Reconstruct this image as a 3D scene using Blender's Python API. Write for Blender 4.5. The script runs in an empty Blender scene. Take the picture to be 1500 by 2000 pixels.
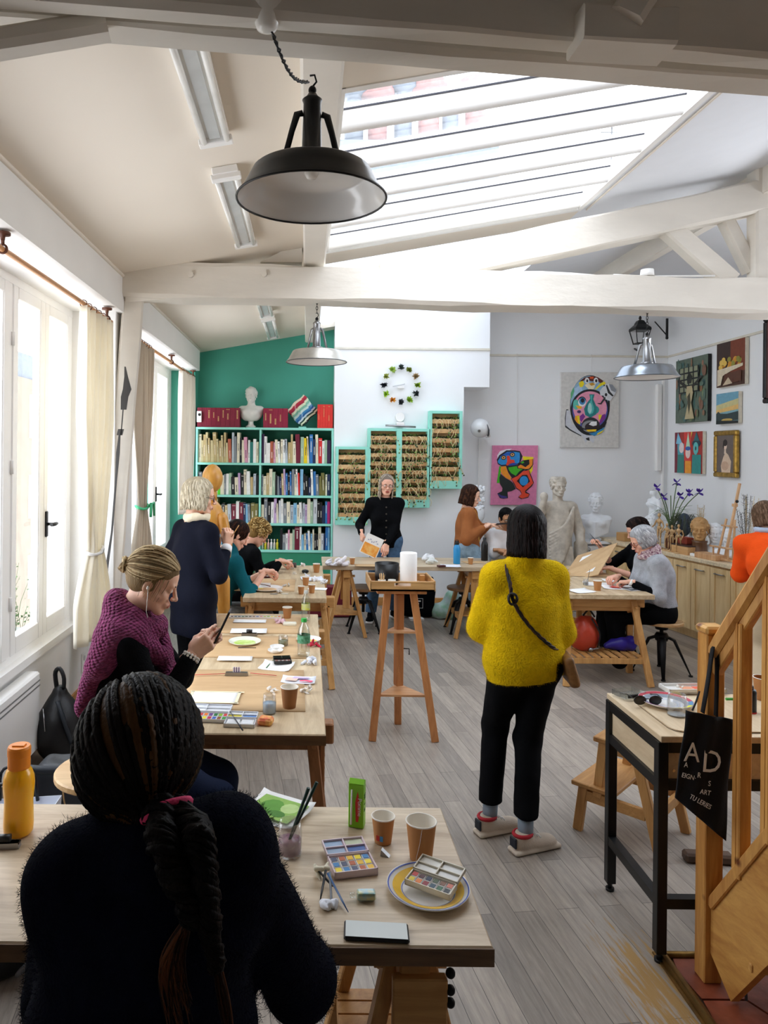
EXPO=0.7
import bpy, math, random, numpy as np
from mathutils import Vector, Matrix, Euler
random.seed(7); RNG = np.random.RandomState(5)
SC = bpy.context.scene; COL = SC.collection
PI = math.pi
def R(a): return math.radians(a)
# ---------- camera geometry: eye 1.9 m high looking along +Y, small roll ----------
FPX, CX, CY, CZ, ROLL = 1400.0, 600.0, 885.0, 1.9, 0.010
_c, _s = math.cos(ROLL), math.sin(ROLL)
def P(px, py, Y):
    a = (px-CX)/FPX; b = (CY-py)/FPX
    return Vector(((a*_c-b*_s)*Y, Y, CZ+(b*_c+a*_s)*Y))
def F(px, py, z=0.0):
    a = (px-CX)/FPX; b = (CY-py)/FPX
    Y = (z-CZ)/(b*_c+a*_s)
    return Vector(((a*_c-b*_s)*Y, Y, z))
# ---------- object helpers ----------
def frame(o):
    m = Matrix.Translation(o.location) @ o.rotation_euler.to_matrix().to_4x4()
    return frame(o.parent) @ m if o.parent else m
def tag(o, label=None, cat=None, group=None, kind=None):
    if label: o['label'] = label
    if cat: o['category'] = cat
    if group: o['group'] = group
    if kind: o['kind'] = kind
    return o
def thing(name, label, cat, loc=(0,0,0), rz=0.0, group=None):
    o = bpy.data.objects.new(name, None); COL.objects.link(o)
    o.empty_display_size = .05
    o.location = loc; o.rotation_euler = (0,0,rz)
    return tag(o, label, cat, group)
def copy_tree(o, parent=None):
    c = o.copy(); COL.objects.link(c); c.parent = parent
    for ch in list(o.children): copy_tree(ch, c)
    return c
def mesh_obj(name, V, Fc, mats, parent=None, world=False, mi=None, smooth=False, origin=None):
    me = bpy.data.meshes.new(name)
    V = np.asarray(V, dtype=float).reshape(-1,3)
    o = bpy.data.objects.new(name, me); COL.objects.link(o)
    if parent is not None:
        o.parent = parent
        if world:
            M = np.array(frame(parent).inverted())
            V = V @ M[:3,:3].T + M[:3,3]
    elif origin is None:
        lo = V.min(0); hi = V.max(0)
        origin = ((lo[0]+hi[0])/2, (lo[1]+hi[1])/2, lo[2])
    if parent is None:
        V = V - np.array(origin); o.location = origin
    me.from_pydata(V.tolist(), [], Fc if isinstance(Fc, list) else Fc.tolist())
    if not isinstance(mats, (list, tuple)): mats = [mats]
    for m in mats: me.materials.append(m)
    if mi is not None: me.polygons.foreach_set('material_index', np.asarray(mi, dtype=np.int32))
    if smooth is True: me.polygons.foreach_set('use_smooth', [True]*len(me.polygons))
    elif smooth not in (False, None): me.polygons.foreach_set('use_smooth', list(map(bool, smooth)))
    me.update()
    return o
class MB:
    """collects shapes, then links them as one mesh"""
    def __init__(s): s.v=[]; s.f=[]; s.mi=[]; s.sm=[]; s.m=0; s.T=None
    def add(s, vs, fs, smooth=False):
        n=len(s.v)
        if s.T is not None: vs=[tuple(s.T @ Vector(v)) for v in vs]
        s.v.extend([tuple(v) for v in vs]); 
        for f in fs: s.f.append([i+n for i in f]); s.mi.append(s.m); s.sm.append(smooth)
        return s
    def box(s, c, d, rot=None, bev=0.0):
        x,y,z=[k/2 for k in d]; b=min(bev, x*.9, y*.9, z*.9)
        if b<=0:
            vs=[(i*x,j*y,k*z) for i in(-1,1) for j in(-1,1) for k in(-1,1)]
            fs=[(0,1,3,2),(4,6,7,5),(0,4,5,1),(2,3,7,6),(0,2,6,4),(1,5,7,3)]
        else:
            vs=[];idx={}
            for i in(-1,1):
                for j in(-1,1):
                    for k in(-1,1):
                        for a in range(3):
                            p=[i*x,j*y,k*z]; q=[i,j,k]
                            for t in range(3):
                                if t!=a: p[t]-=q[t]*b
                            idx[(i,j,k,a)]=len(vs); vs.append(tuple(p))
            fs=[]
            for a in range(3):
                for sgn in(-1,1):
                    o=[t for t in range(3) if t!=a]; r=[]
                    for u,w in((-1,-1),(1,-1),(1,1),(-1,1)):
                        q=[0,0,0]; q[a]=sgn; q[o[0]]=u; q[o[1]]=w; r.append(idx[(q[0],q[1],q[2],a)])
                    if (sgn>0) != (a==1): pass
                    else: r=r[::-1]
                    fs.append(r)
            for a in range(3):
                o=[t for t in range(3) if t!=a]
                for u in(-1,1):
                    for w in(-1,1):
                        r=[]
                        for (e,ax) in((-1,o[0]),(1,o[0]),(1,o[1]),(-1,o[1])):
                            q=[0,0,0]; q[a]=e; q[o[0]]=u; q[o[1]]=w; r.append(idx[(q[0],q[1],q[2],ax)])
                        fs.append(r)
            for i in(-1,1):
                for j in(-1,1):
                    for k in(-1,1): fs.append([idx[(i,j,k,a)] for a in range(3)])
        M=Matrix.Translation(Vector(c))
        if rot is not None: M=M @ (rot if isinstance(rot,Matrix) else Euler(rot).to_matrix()).to_4x4()
        vs=[tuple(M@Vector(v)) for v in vs]
        # orient outward
        cc=Vector(c); fs2=[]
        for f in fs:
            a,b_,c_=[Vector(vs[f[t]]) for t in (0,1,2)]
            n=(b_-a).cross(c_-b_); m=sum((Vector(vs[t]) for t in f),Vector())/len(f)
            fs2.append(list(f) if n.dot(m-cc)>=0 else list(f)[::-1])
        return s.add(vs,fs2)
    def bb(s, x0,x1,y0,y1,z0,z1, bev=0.0): return s.box(((x0+x1)/2,(y0+y1)/2,(z0+z1)/2),(abs(x1-x0),abs(y1-y0),abs(z1-z0)),None,bev)
    def beam(s, p, q, w, h, up=(0,0,1), bev=0.0):
        p=Vector(p);q=Vector(q); d=q-p; L=d.length; d.normalize(); u=Vector(up); r=d.cross(u)
        if r.length<1e-4: r=d.cross(Vector((1,0,0)))
        r.normalize(); u=r.cross(d)
        M=Matrix((r,d,u)).transposed()
        return s.box((p+q)/2,(w,L,h),M,bev)
    def tube(s, pts, r, n=8, cap=True, flat=None, closed=False, smooth=True):
        pts=[Vector(p) for p in pts]; N=len(pts)
        if not hasattr(r,'__len__'): r=[r]*N
        vs=[];fs=[]; prev=None
        for i in range(N):
            if closed: t=pts[(i+1)%N]-pts[i-1]
            else: t=pts[min(i+1,N-1)]-pts[max(i-1,0)]
            if t.length<1e-9: t=Vector((0,0,1))
            t.normalize()
            if prev is None:
                a=Vector((0,0,1)) if abs(t.z)<.9 else Vector((1,0,0))
                u=t.cross(a).normalized()
            else:
                u=prev-t*prev.dot(t); u=u.normalized() if u.length>1e-6 else t.orthogonal().normalized()
            prev=u; w=t.cross(u); fl=1.0 if flat is None else flat
            for k in range(n):
                an=2*PI*k/n; vs.append(tuple(pts[i]+u*math.cos(an)*r[i]+w*math.sin(an)*r[i]*fl))
        M=N if closed else N-1
        for i in range(M):
            for k in range(n):
                a=i*n+k; b=i*n+(k+1)%n; c=((i+1)%N)*n+(k+1)%n; d=((i+1)%N)*n+k
                fs.append((a,b,c,d))
        s.add(vs,fs,smooth)
        if cap and not closed:
            n0=len(s.v)-len(vs)
            s.f.append([n0+k for k in range(n)][::-1]); s.f.append([n0+(N-1)*n+k for k in range(n)])
            s.mi+=[s.m]*2; s.sm+=[False]*2
        return s
    def cyl(s, p, q, r0, r1=None, n=20, smooth=True): return s.tube([p,q],[r0,r0 if r1 is None else r1],n,True,None,False,smooth)
    def lathe(s, prof, c=(0,0,0), n=28, sx=1.0, sy=1.0, M=None, smooth=True, close=False):
        vs=[];fs=[];m=len(prof)
        for k in range(n):
            a=2*PI*k/n
            for (r,z) in prof: vs.append((r*math.cos(a)*sx, r*math.sin(a)*sy, z))
        if M is not None: vs=[tuple(M@Vector(v)) for v in vs]
        vs=[(v[0]+c[0],v[1]+c[1],v[2]+c[2]) for v in vs]
        J=m if close else m-1
        for k in range(n):
            for j in range(J):
                j2=(j+1)%m; a=k*m+j; b=((k+1)%n)*m+j; d=k*m+j2; e=((k+1)%n)*m+j2
                if prof[j][0]<1e-7 and prof[j2][0]<1e-7: continue
                fs.append((a,b,e,d))
        return s.add(vs,fs,smooth)
    def ell(s, c, r, n=16, rot=None):
        prof=[(math.sin(PI*i/(n//2+2)),-math.cos(PI*i/(n//2+2))) for i in range(n//2+3)]
        M=Matrix.Diagonal(Vector((r[0],r[1],r[2])))
        if rot is not None: M=Euler(rot).to_matrix() @ M if not isinstance(rot,Matrix) else rot@M
        return s.lathe(prof,c,n,M=M)
    def prism(s, poly, y0, y1, M=None):
        """poly in (x,z), extruded along y; M maps to world"""
        n=len(poly); vs=[(p[0],y0,p[1]) for p in poly]+[(p[0],y1,p[1]) for p in poly]
        A=sum(poly[i][0]*poly[(i+1)%n][1]-poly[(i+1)%n][0]*poly[i][1] for i in range(n))
        fs=[list(range(n)),list(range(2*n-1,n-1,-1))]+[(i,i+n,(i+1)%n+n,(i+1)%n) for i in range(n)]
        if (A<0)^(y1<y0): fs=[list(f)[::-1] for f in fs]
        if M is not None: vs=[tuple(M@Vector(v)) for v in vs]
        return s.add(vs,fs)
    def quad(s, a,b,c,d): return s.add([a,b,c,d],[(0,1,2,3)])
    def grid(s, fn, nu, nv, smooth=True, closeu=False):
        vs=[tuple(fn(i/(nu-1) if not closeu else i/nu, j/(nv-1))) for i in range(nu) for j in range(nv)]
        fs=[]
        for i in range(nu if closeu else nu-1):
            for j in range(nv-1):
                i2=(i+1)%nu; fs.append((i*nv+j,i2*nv+j,i2*nv+j+1,i*nv+j+1))
        return s.add(vs,fs,smooth)
    def build(s, name, mats, parent=None, world=True, origin=None):
        return mesh_obj(name, s.v, s.f, mats, parent, world, s.mi, s.sm, origin)
def solidify(o, t, off=-1):
    m=o.modifiers.new('thick','SOLIDIFY'); m.thickness=t; m.offset=off; return o
# ---------- materials ----------
_mats={}
def rgb(h):
    if isinstance(h,str):
        h=h.lstrip('#'); c=[int(h[i:i+2],16)/255 for i in(0,2,4)]
        return tuple(x/12.92 if x<=.04045 else ((x+.055)/1.055)**2.4 for x in c)
    return tuple(h)
def mat(name, col, rough=.6, metal=0, var=.06, vscale=8, bump=0.0, bscale=60, stretch=(1,1,1), spec=.5, sheen=0, trans=0, coat=0, col2=None, sss=0, alpha=1, detail=4, ior=1.45):
    if name in _mats: return _mats[name]
    m=bpy.data.materials.new(name); m.use_nodes=True; nt=m.node_tree; b=nt.nodes['Principled BSDF']; L=nt.links
    c=rgb(col); b.inputs['Base Color'].default_value=(*c,1); b.inputs['Roughness'].default_value=rough
    b.inputs['Metallic'].default_value=metal; b.inputs['Specular IOR Level'].default_value=spec; b.inputs['IOR'].default_value=ior
    if sheen: b.inputs['Sheen Weight'].default_value=sheen; b.inputs['Sheen Roughness'].default_value=.5; b.inputs['Sheen Tint'].default_value=(*[min(1,x*1.5+.02) for x in c],1)
    if trans: b.inputs['Transmission Weight'].default_value=trans
    if coat: b.inputs['Coat Weight'].default_value=coat
    if sss: b.inputs['Subsurface Weight'].default_value=sss; b.inputs['Subsurface Radius'].default_value=(.01,.004,.002)
    if var or bump or col2:
        tc=nt.nodes.new('ShaderNodeTexCoord'); mp=nt.nodes.new('ShaderNodeMapping'); L.new(tc.outputs['Object'],mp.inputs[0]); mp.inputs['Scale'].default_value=stretch
        if var or col2:
            n=nt.nodes.new('ShaderNodeTexNoise'); n.inputs['Scale'].default_value=vscale; n.inputs['Detail'].default_value=detail; L.new(mp.outputs[0],n.inputs['Vector'])
            r=nt.nodes.new('ShaderNodeValToRGB'); L.new(n.outputs['Fac'],r.inputs[0])
            r.color_ramp.elements[0].position=.35; r.color_ramp.elements[1].position=.65
            c2=rgb(col2) if col2 else tuple(min(1,x*(1+var)) for x in c)
            c1=c if col2 else tuple(x*(1-var) for x in c)
            r.color_ramp.elements[0].color=(*c1,1); r.color_ramp.elements[1].color=(*c2,1)
            L.new(r.outputs[0],b.inputs['Base Color'])
        if bump:
            n2=nt.nodes.new('ShaderNodeTexNoise'); n2.inputs['Scale'].default_value=bscale; n2.inputs['Detail'].default_value=3; L.new(mp.outputs[0],n2.inputs['Vector'])
            bp=nt.nodes.new('ShaderNodeBump'); bp.inputs['Strength'].default_value=bump; bp.inputs['Distance'].default_value=.01; L.new(n2.outputs['Fac'],bp.inputs['Height']); L.new(bp.outputs[0],b.inputs['Normal'])
    _mats[name]=m; return m
def wood(name, c1, c2, rough=.5, axis='x', scale=6, knots=False, coat=0):
    if name in _mats: return _mats[name]
    m=bpy.data.materials.new(name); m.use_nodes=True; nt=m.node_tree; b=nt.nodes['Principled BSDF']; L=nt.links
    tc=nt.nodes.new('ShaderNodeTexCoord'); mp=nt.nodes.new('ShaderNodeMapping'); L.new(tc.outputs['Object'],mp.inputs[0])
    st={'x':(.12,1,1),'y':(1,.12,1),'z':(1,1,.12)}[axis]; mp.inputs['Scale'].default_value=st
    n=nt.nodes.new('ShaderNodeTexNoise'); n.inputs['Scale'].default_value=scale*4; n.inputs['Detail'].default_value=6; n.inputs['Roughness'].default_value=.65; n.inputs['Distortion'].default_value=.6
    L.new(mp.outputs[0],n.inputs['Vector'])
    n2=nt.nodes.new('ShaderNodeTexNoise'); n2.inputs['Scale'].default_value=scale*.5; n2.inputs['Detail'].default_value=2; L.new(mp.outputs[0],n2.inputs['Vector'])
    ad=nt.nodes.new('ShaderNodeMath'); ad.operation='MULTIPLY_ADD'; L.new(n2.outputs['Fac'],ad.inputs[0]); ad.inputs[1].default_value=.6; L.new(n.outputs['Fac'],ad.inputs[2])
    r=nt.nodes.new('ShaderNodeValToRGB'); L.new(ad.outputs[0],r.inputs[0]); r.color_ramp.elements[0].position=.55; r.color_ramp.elements[1].position=1.05 if False else 1.0
    r.color_ramp.elements[0].color=(*rgb(c1),1); r.color_ramp.elements[1].color=(*rgb(c2),1)
    out=r.outputs[0]
    if knots:
        v=nt.nodes.new('ShaderNodeTexVoronoi'); v.inputs['Scale'].default_value=7; L.new(tc.outputs['Object'],v.inputs['Vector'])
        r2=nt.nodes.new('ShaderNodeValToRGB'); L.new(v.outputs['Distance'],r2.inputs[0]); r2.color_ramp.elements[0].position=.05; r2.color_ramp.elements[1].position=.13
        r2.color_ramp.elements[0].color=(.25,.12,.05,1); r2.color_ramp.elements[1].color=(1,1,1,1)
        mx=nt.nodes.new('ShaderNodeMix'); mx.data_type='RGBA'; mx.blend_type='MULTIPLY'; mx.inputs[0].default_value=1; L.new(out,mx.inputs[6]); L.new(r2.outputs[0],mx.inputs[7]); out=mx.outputs[2]
    L.new(out,b.inputs['Base Color']); b.inputs['Roughness'].default_value=rough
    if coat: b.inputs['Coat Weight'].default_value=coat
    bp=nt.nodes.new('ShaderNodeBump'); bp.inputs['Strength'].default_value=.12; bp.inputs['Distance'].default_value=.003; L.new(n.outputs['Fac'],bp.inputs['Height']); L.new(bp.outputs[0],b.inputs['Normal'])
    _mats[name]=m; return m
def glassmat(name, col=(1,1,1), gloss=.08, haze=0.0, fr=.6):
    if name in _mats: return _mats[name]
    m=bpy.data.materials.new(name); m.use_nodes=True; nt=m.node_tree; nt.nodes.clear(); L=nt.links
    o=nt.nodes.new('ShaderNodeOutputMaterial'); t=nt.nodes.new('ShaderNodeBsdfTransparent'); t.inputs[0].default_value=(*col,1)
    g=nt.nodes.new('ShaderNodeBsdfGlossy'); g.inputs['Roughness'].default_value=.03
    lw=nt.nodes.new('ShaderNodeLayerWeight'); lw.inputs['Blend'].default_value=.25
    mu=nt.nodes.new('ShaderNodeMath'); mu.operation='MULTIPLY_ADD'; L.new(lw.outputs['Fresnel'],mu.inputs[0]); mu.inputs[1].default_value=fr; mu.inputs[2].default_value=gloss*.3
    mx=nt.nodes.new('ShaderNodeMixShader'); L.new(mu.outputs[0],mx.inputs[0]); L.new(t.outputs[0],mx.inputs[1]); L.new(g.outputs[0],mx.inputs[2])
    out=mx.outputs[0]
    if haze:
        d=nt.nodes.new('ShaderNodeBsdfTranslucent'); d.inputs[0].default_value=(.42,.44,.46,1) if haze>.5 else (.95,.97,1,1)
        m2=nt.nodes.new('ShaderNodeMixShader'); m2.inputs[0].default_value=haze; L.new(out,m2.inputs[1]); L.new(d.outputs[0],m2.inputs[2]); out=m2.outputs[0]
    L.new(out,o.inputs[0]); _mats[name]=m; return m
# ---------- implicit sculpting ----------
class Vol:
    def __init__(s, lo, hi, h):
        s.h=h; s.lo=np.array(lo,float); n=np.ceil((np.array(hi,float)-s.lo)/h).astype(int)+1; s.n=n
        s.f=np.full(tuple(n),.5,np.float32)
    def _win(s, lo, hi, pad):
        a=np.maximum(np.floor((np.array(lo)-pad-s.lo)/s.h).astype(int),0); b=np.minimum(np.ceil((np.array(hi)+pad-s.lo)/s.h).astype(int)+1,s.n)
        if np.any(b<=a): return None
        g=[s.lo[i]+s.h*np.arange(a[i],b[i]) for i in range(3)]
        return (slice(a[0],b[0]),slice(a[1],b[1]),slice(a[2],b[2])), g[0][:,None,None],g[1][None,:,None],g[2][None,None,:]
    def _mix(s, w, d, k, sub):
        f=s.f[w]
        if sub:
            if k<=0: s.f[w]=np.maximum(f,-d); return
            h=np.clip(.5-.5*(f+d)/k,0,1); s.f[w]=f*(1-h)-d*h+k*h*(1-h)
        else:
            if k<=0: s.f[w]=np.minimum(f,d); return
            h=np.clip(.5+.5*(f-d)/k,0,1); s.f[w]=f*(1-h)+d*h-k*h*(1-h)
    def cap(s, a, b, ra, rb=None, k=.02, sub=False, sq=None):
        """tapered capsule; sq=(axis vec, factor) squashes across the axis vec"""
        rb=ra if rb is None else rb; a=np.array(a,float); b=np.array(b,float); R_=max(ra,rb)*(1 if not sq else max(1,1/sq[1]))
        w=s._win(np.minimum(a,b)-R_,np.maximum(a,b)+R_,k+.02)
        if w is None: return s
        w,X,Y,Z=w; d=b-a; L2=max(float(d@d),1e-12)
        px,py,pz=X-a[0],Y-a[1],Z-a[2]; t=np.clip((px*d[0]+py*d[1]+pz*d[2])/L2,0,1)
        qx,qy,qz=px-t*d[0],py-t*d[1],pz-t*d[2]
        if sq:
            v=np.array(sq[0],float); v/=np.linalg.norm(v); dt=qx*v[0]+qy*v[1]+qz*v[2]; g=(1/sq[1]-1); g2=sq[1]
            qx,qy,qz=qx+dt*v[0]*g,qy+dt*v[1]*g,qz+dt*v[2]*g
        dd=np.sqrt(qx*qx+qy*qy+qz*qz)-(ra+(rb-ra)*t)
        if sq: dd=dd*min(1,sq[1])*1.15 if sq[1]<1 else dd
        s._mix(w,dd.astype(np.float32),k,sub); return s
    def ell(s, c, r, rot=None, k=.02, sub=False):
        c=np.array(c,float); r=np.array(r,float); m=max(r)
        if rot is None: w=s._win(c-r,c+r,k+.02)
        else: w=s._win(c-m,c+m,k+.02)
        if w is None: return s
        w,X,Y,Z=w; x,y,z=X-c[0],Y-c[1],Z-c[2]
        if rot is not None:
            M=np.array(rot if isinstance(rot,Matrix) else Euler(rot).to_matrix())[:3,:3].T
            x,y,z=(M[0,0]*x+M[0,1]*y+M[0,2]*z),(M[1,0]*x+M[1,1]*y+M[1,2]*z),(M[2,0]*x+M[2,1]*y+M[2,2]*z)
        k0=np.sqrt((x/r[0])**2+(y/r[1])**2+(z/r[2])**2); k1=np.sqrt((x/r[0]**2)**2+(y/r[1]**2)**2+(z/r[2]**2)**2)+1e-9
        s._mix(w,(k0*(k0-1)/k1).astype(np.float32),k,sub); return s
    def box(s, c, d, rot=None, rad=.005, k=.005, sub=False):
        c=np.array(c,float); d=np.array(d,float)/2; m=float(np.linalg.norm(d))
        w=s._win(c-m,c+m,k+.02)
        if w is None: return s
        w,X,Y,Z=w; x,y,z=X-c[0],Y-c[1],Z-c[2]
        if rot is not None:
            M=np.array(rot if isinstance(rot,Matrix) else Euler(rot).to_matrix())[:3,:3].T
            x,y,z=(M[0,0]*x+M[0,1]*y+M[0,2]*z),(M[1,0]*x+M[1,1]*y+M[1,2]*z),(M[2,0]*x+M[2,1]*y+M[2,2]*z)
        qx,qy,qz=abs(x)-d[0]+rad,abs(y)-d[1]+rad,abs(z)-d[2]+rad
        dd=np.sqrt(np.maximum(qx,0)**2+np.maximum(qy,0)**2+np.maximum(qz,0)**2)+np.minimum(np.maximum(qx,np.maximum(qy,qz)),0)-rad
        s._mix(w,dd.astype(np.float32)+0*s.f[w],k,sub); return s
    def cut(s, p, n, k=.0):
        """remove the side n points to, beyond p"""
        g=[s.lo[i]+s.h*np.arange(s.n[i]) for i in range(3)]; n=np.array(n,float); n/=np.linalg.norm(n); p=np.array(p,float)
        d=(g[0][:,None,None]-p[0])*n[0]+(g[1][None,:,None]-p[1])*n[1]+(g[2][None,None,:]-p[2])*n[2]
        s.f=np.maximum(s.f,d.astype(np.float32)); return s
    def mesh(s):
        f=s.f; f=np.pad(f,1,constant_values=.5); lo=s.lo-s.h
        sg=f<0
        c8=[sg[i:sg.shape[0]-1+i,j:sg.shape[1]-1+j,k:sg.shape[2]-1+k] for i in(0,1) for j in(0,1) for k in(0,1)]
        anyi=np.zeros_like(c8[0]); alli=np.ones_like(c8[0])
        for c in c8: anyi|=c; alli&=c
        act=anyi&~alli; I=np.argwhere(act); idx=np.full(act.shape,-1,np.int64); idx[act]=np.arange(len(I))
        acc=np.zeros((len(I),3)); cnt=np.zeros(len(I))
        fv=lambda o: f[I[:,0]+o[0],I[:,1]+o[1],I[:,2]+o[2]]
        for ax in range(3):
            for u in(0,1):
                for v in(0,1):
                    o=[0,0,0]; oo=[t for t in range(3) if t!=ax]; o[oo[0]]=u; o[oo[1]]=v; o2=list(o); o2[ax]=1
                    a=fv(o); b=fv(o2); m=(a<0)!=(b<0); t=np.where(m,a/(a-b+1e-12),0)
                    pos=np.tile(np.array(o,float),(len(I),1)); pos[:,ax]+=t; acc+=pos*m[:,None]; cnt+=m
        V=lo+s.h*(I+acc/cnt[:,None]); Q=[]
        for ax in range(3):
            oo=[t for t in range(3) if t!=ax]; u,v=oo
            sl=[slice(0,None)]*3
            A=np.moveaxis(sg,ax,0); a=A[:-1]; b=A[1:]; E=np.argwhere((a!=b)[:,1:-1,1:-1])
            if len(E)==0: continue
            i=E[:,0]; j=E[:,1]+1; k=E[:,2]+1; inv=A[i,j,k]
            X=np.moveaxis(idx,ax,0)
            q=np.stack([X[i,j-1,k-1],X[i,j,k-1],X[i,j,k],X[i,j-1,k]],1)
            flip=~inv if ax!=1 else inv
            q[flip]=q[flip][:,::-1]; Q.append(q)
        Q=np.concatenate(Q); return V,Q
def wobble(V, amp=.004, scale=18, seed=0, stretch=(1,1,1), oct=3):
    """soft fold-like displacement field evaluated at V (scalar)"""
    r=np.random.RandomState(seed); S=np.array(stretch); out=np.zeros(len(V)); W=V*S
    for o in range(oct):
        for t in range(3):
            d=r.normal(size=3); d/=np.linalg.norm(d); ph=r.rand()*6.28; d2=r.normal(size=3)
            out+=np.sin((W@d)*scale*(1.7**o)+ph+1.5*np.sin((W@d2)*scale*.35))*(.6**o)
    return amp*out/3
def vnormals(V,Q):
    n=np.zeros_like(V); a,b,c,d=[V[Q[:,i]] for i in range(4)]; fn=np.cross(c-a,d-b)
    for i in range(4): np.add.at(n,Q[:,i],fn)
    return n/(np.linalg.norm(n,axis=1,keepdims=True)+1e-12)
def relax(V,Q,it=2,lam=.5):
    for _ in range(it):
        s=np.zeros_like(V); c=np.zeros(len(V))
        for i in range(4):
            a=Q[:,i]; b=Q[:,(i+1)%4]; np.add.at(s,a,V[b]); np.add.at(c,a,1); np.add.at(s,b,V[a]); np.add.at(c,b,1)
        V=V*(1-lam)+lam*s/c[:,None]
    return V
def vmesh(vol, it=1, fold=None, seed=0):
    V,Q=vol.mesh(); V=relax(V,Q,it)
    if fold: V=V+vnormals(V,Q)*wobble(V,fold[0],fold[1],seed,fold[2] if len(fold)>2 else (1,1,1))[:,None]
    return V,Q
def xf(V,M):
    M=np.array(M); return V@M[:3,:3].T+M[:3,3]
def joinm(parts):
    Vs=[];Qs=[];n=0;mi=[]
    for p in parts:
        V,Q=p[0],p[1]; Vs.append(V); Qs.append(np.asarray(Q)+n); n+=len(V); mi+= [p[2] if len(p)>2 else 0]*len(Q)
    return np.concatenate(Vs), np.concatenate(Qs), mi
# ================= materials for the room =================
M_white=mat('white_paint','#e9e8e6',.7,var=.015,vscale=3,bump=.05,bscale=40)
M_cool=mat('white_wall','#eceef0',.75,var=.012,vscale=2,bump=.03,bscale=60)
M_cream=mat('cream_ceiling_paint','#e6ddd0',.8,var=.015,vscale=1.5)
M_beam=mat('painted_timber','#dcd6cc',.6,var=.05,vscale=5,bump=.35,bscale=18,stretch=(.4,.4,1))
M_green=mat('green_wall_paint','#459c88',.7,var=.04,vscale=2)
M_mint=mat('mint_paint','#6cc9b8',.55,var=.04,vscale=6)
M_mint2=mat('pale_mint_paint','#93dccb',.55,var=.04,vscale=6)
M_dkgreen=mat('deep_green_paint','#17604d',.7,var=.05)
M_frame=mat('window_frame_paint','#efeeec',.45,var=.01)
M_glass=glassmat('window_glass')
M_sky_glass=glassmat('wet_skylight_glass',haze=.045)
M_frost=glassmat('frosted_pane',col=(.4,.4,.4),haze=.75)
M_black=mat('black_metal','#0c0d0f',.4,var=.1)
M_iron=mat('dark_iron','#1a1a1b',.5,metal=.6,var=.2)
M_steel=mat('brushed_steel','#9a9b9d',.35,metal=1,var=.1)
M_chrome=mat('chrome','#c8c8ca',.15,metal=1,var=0)
M_pine=wood('honey_pine','#a86a2b','#e0a95c',.45,'z',6,True)
M_pinex=wood('honey_pine_boards','#b87a36','#e9b96c',.45,'x',6,True)
M_skirt=wood('skirting_wood','#b5793a','#dba565',.5,'y',6)
M_brass=mat('worn_brass','#8a6a3a',.4,metal=.9,var=.25,vscale=20)
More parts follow.
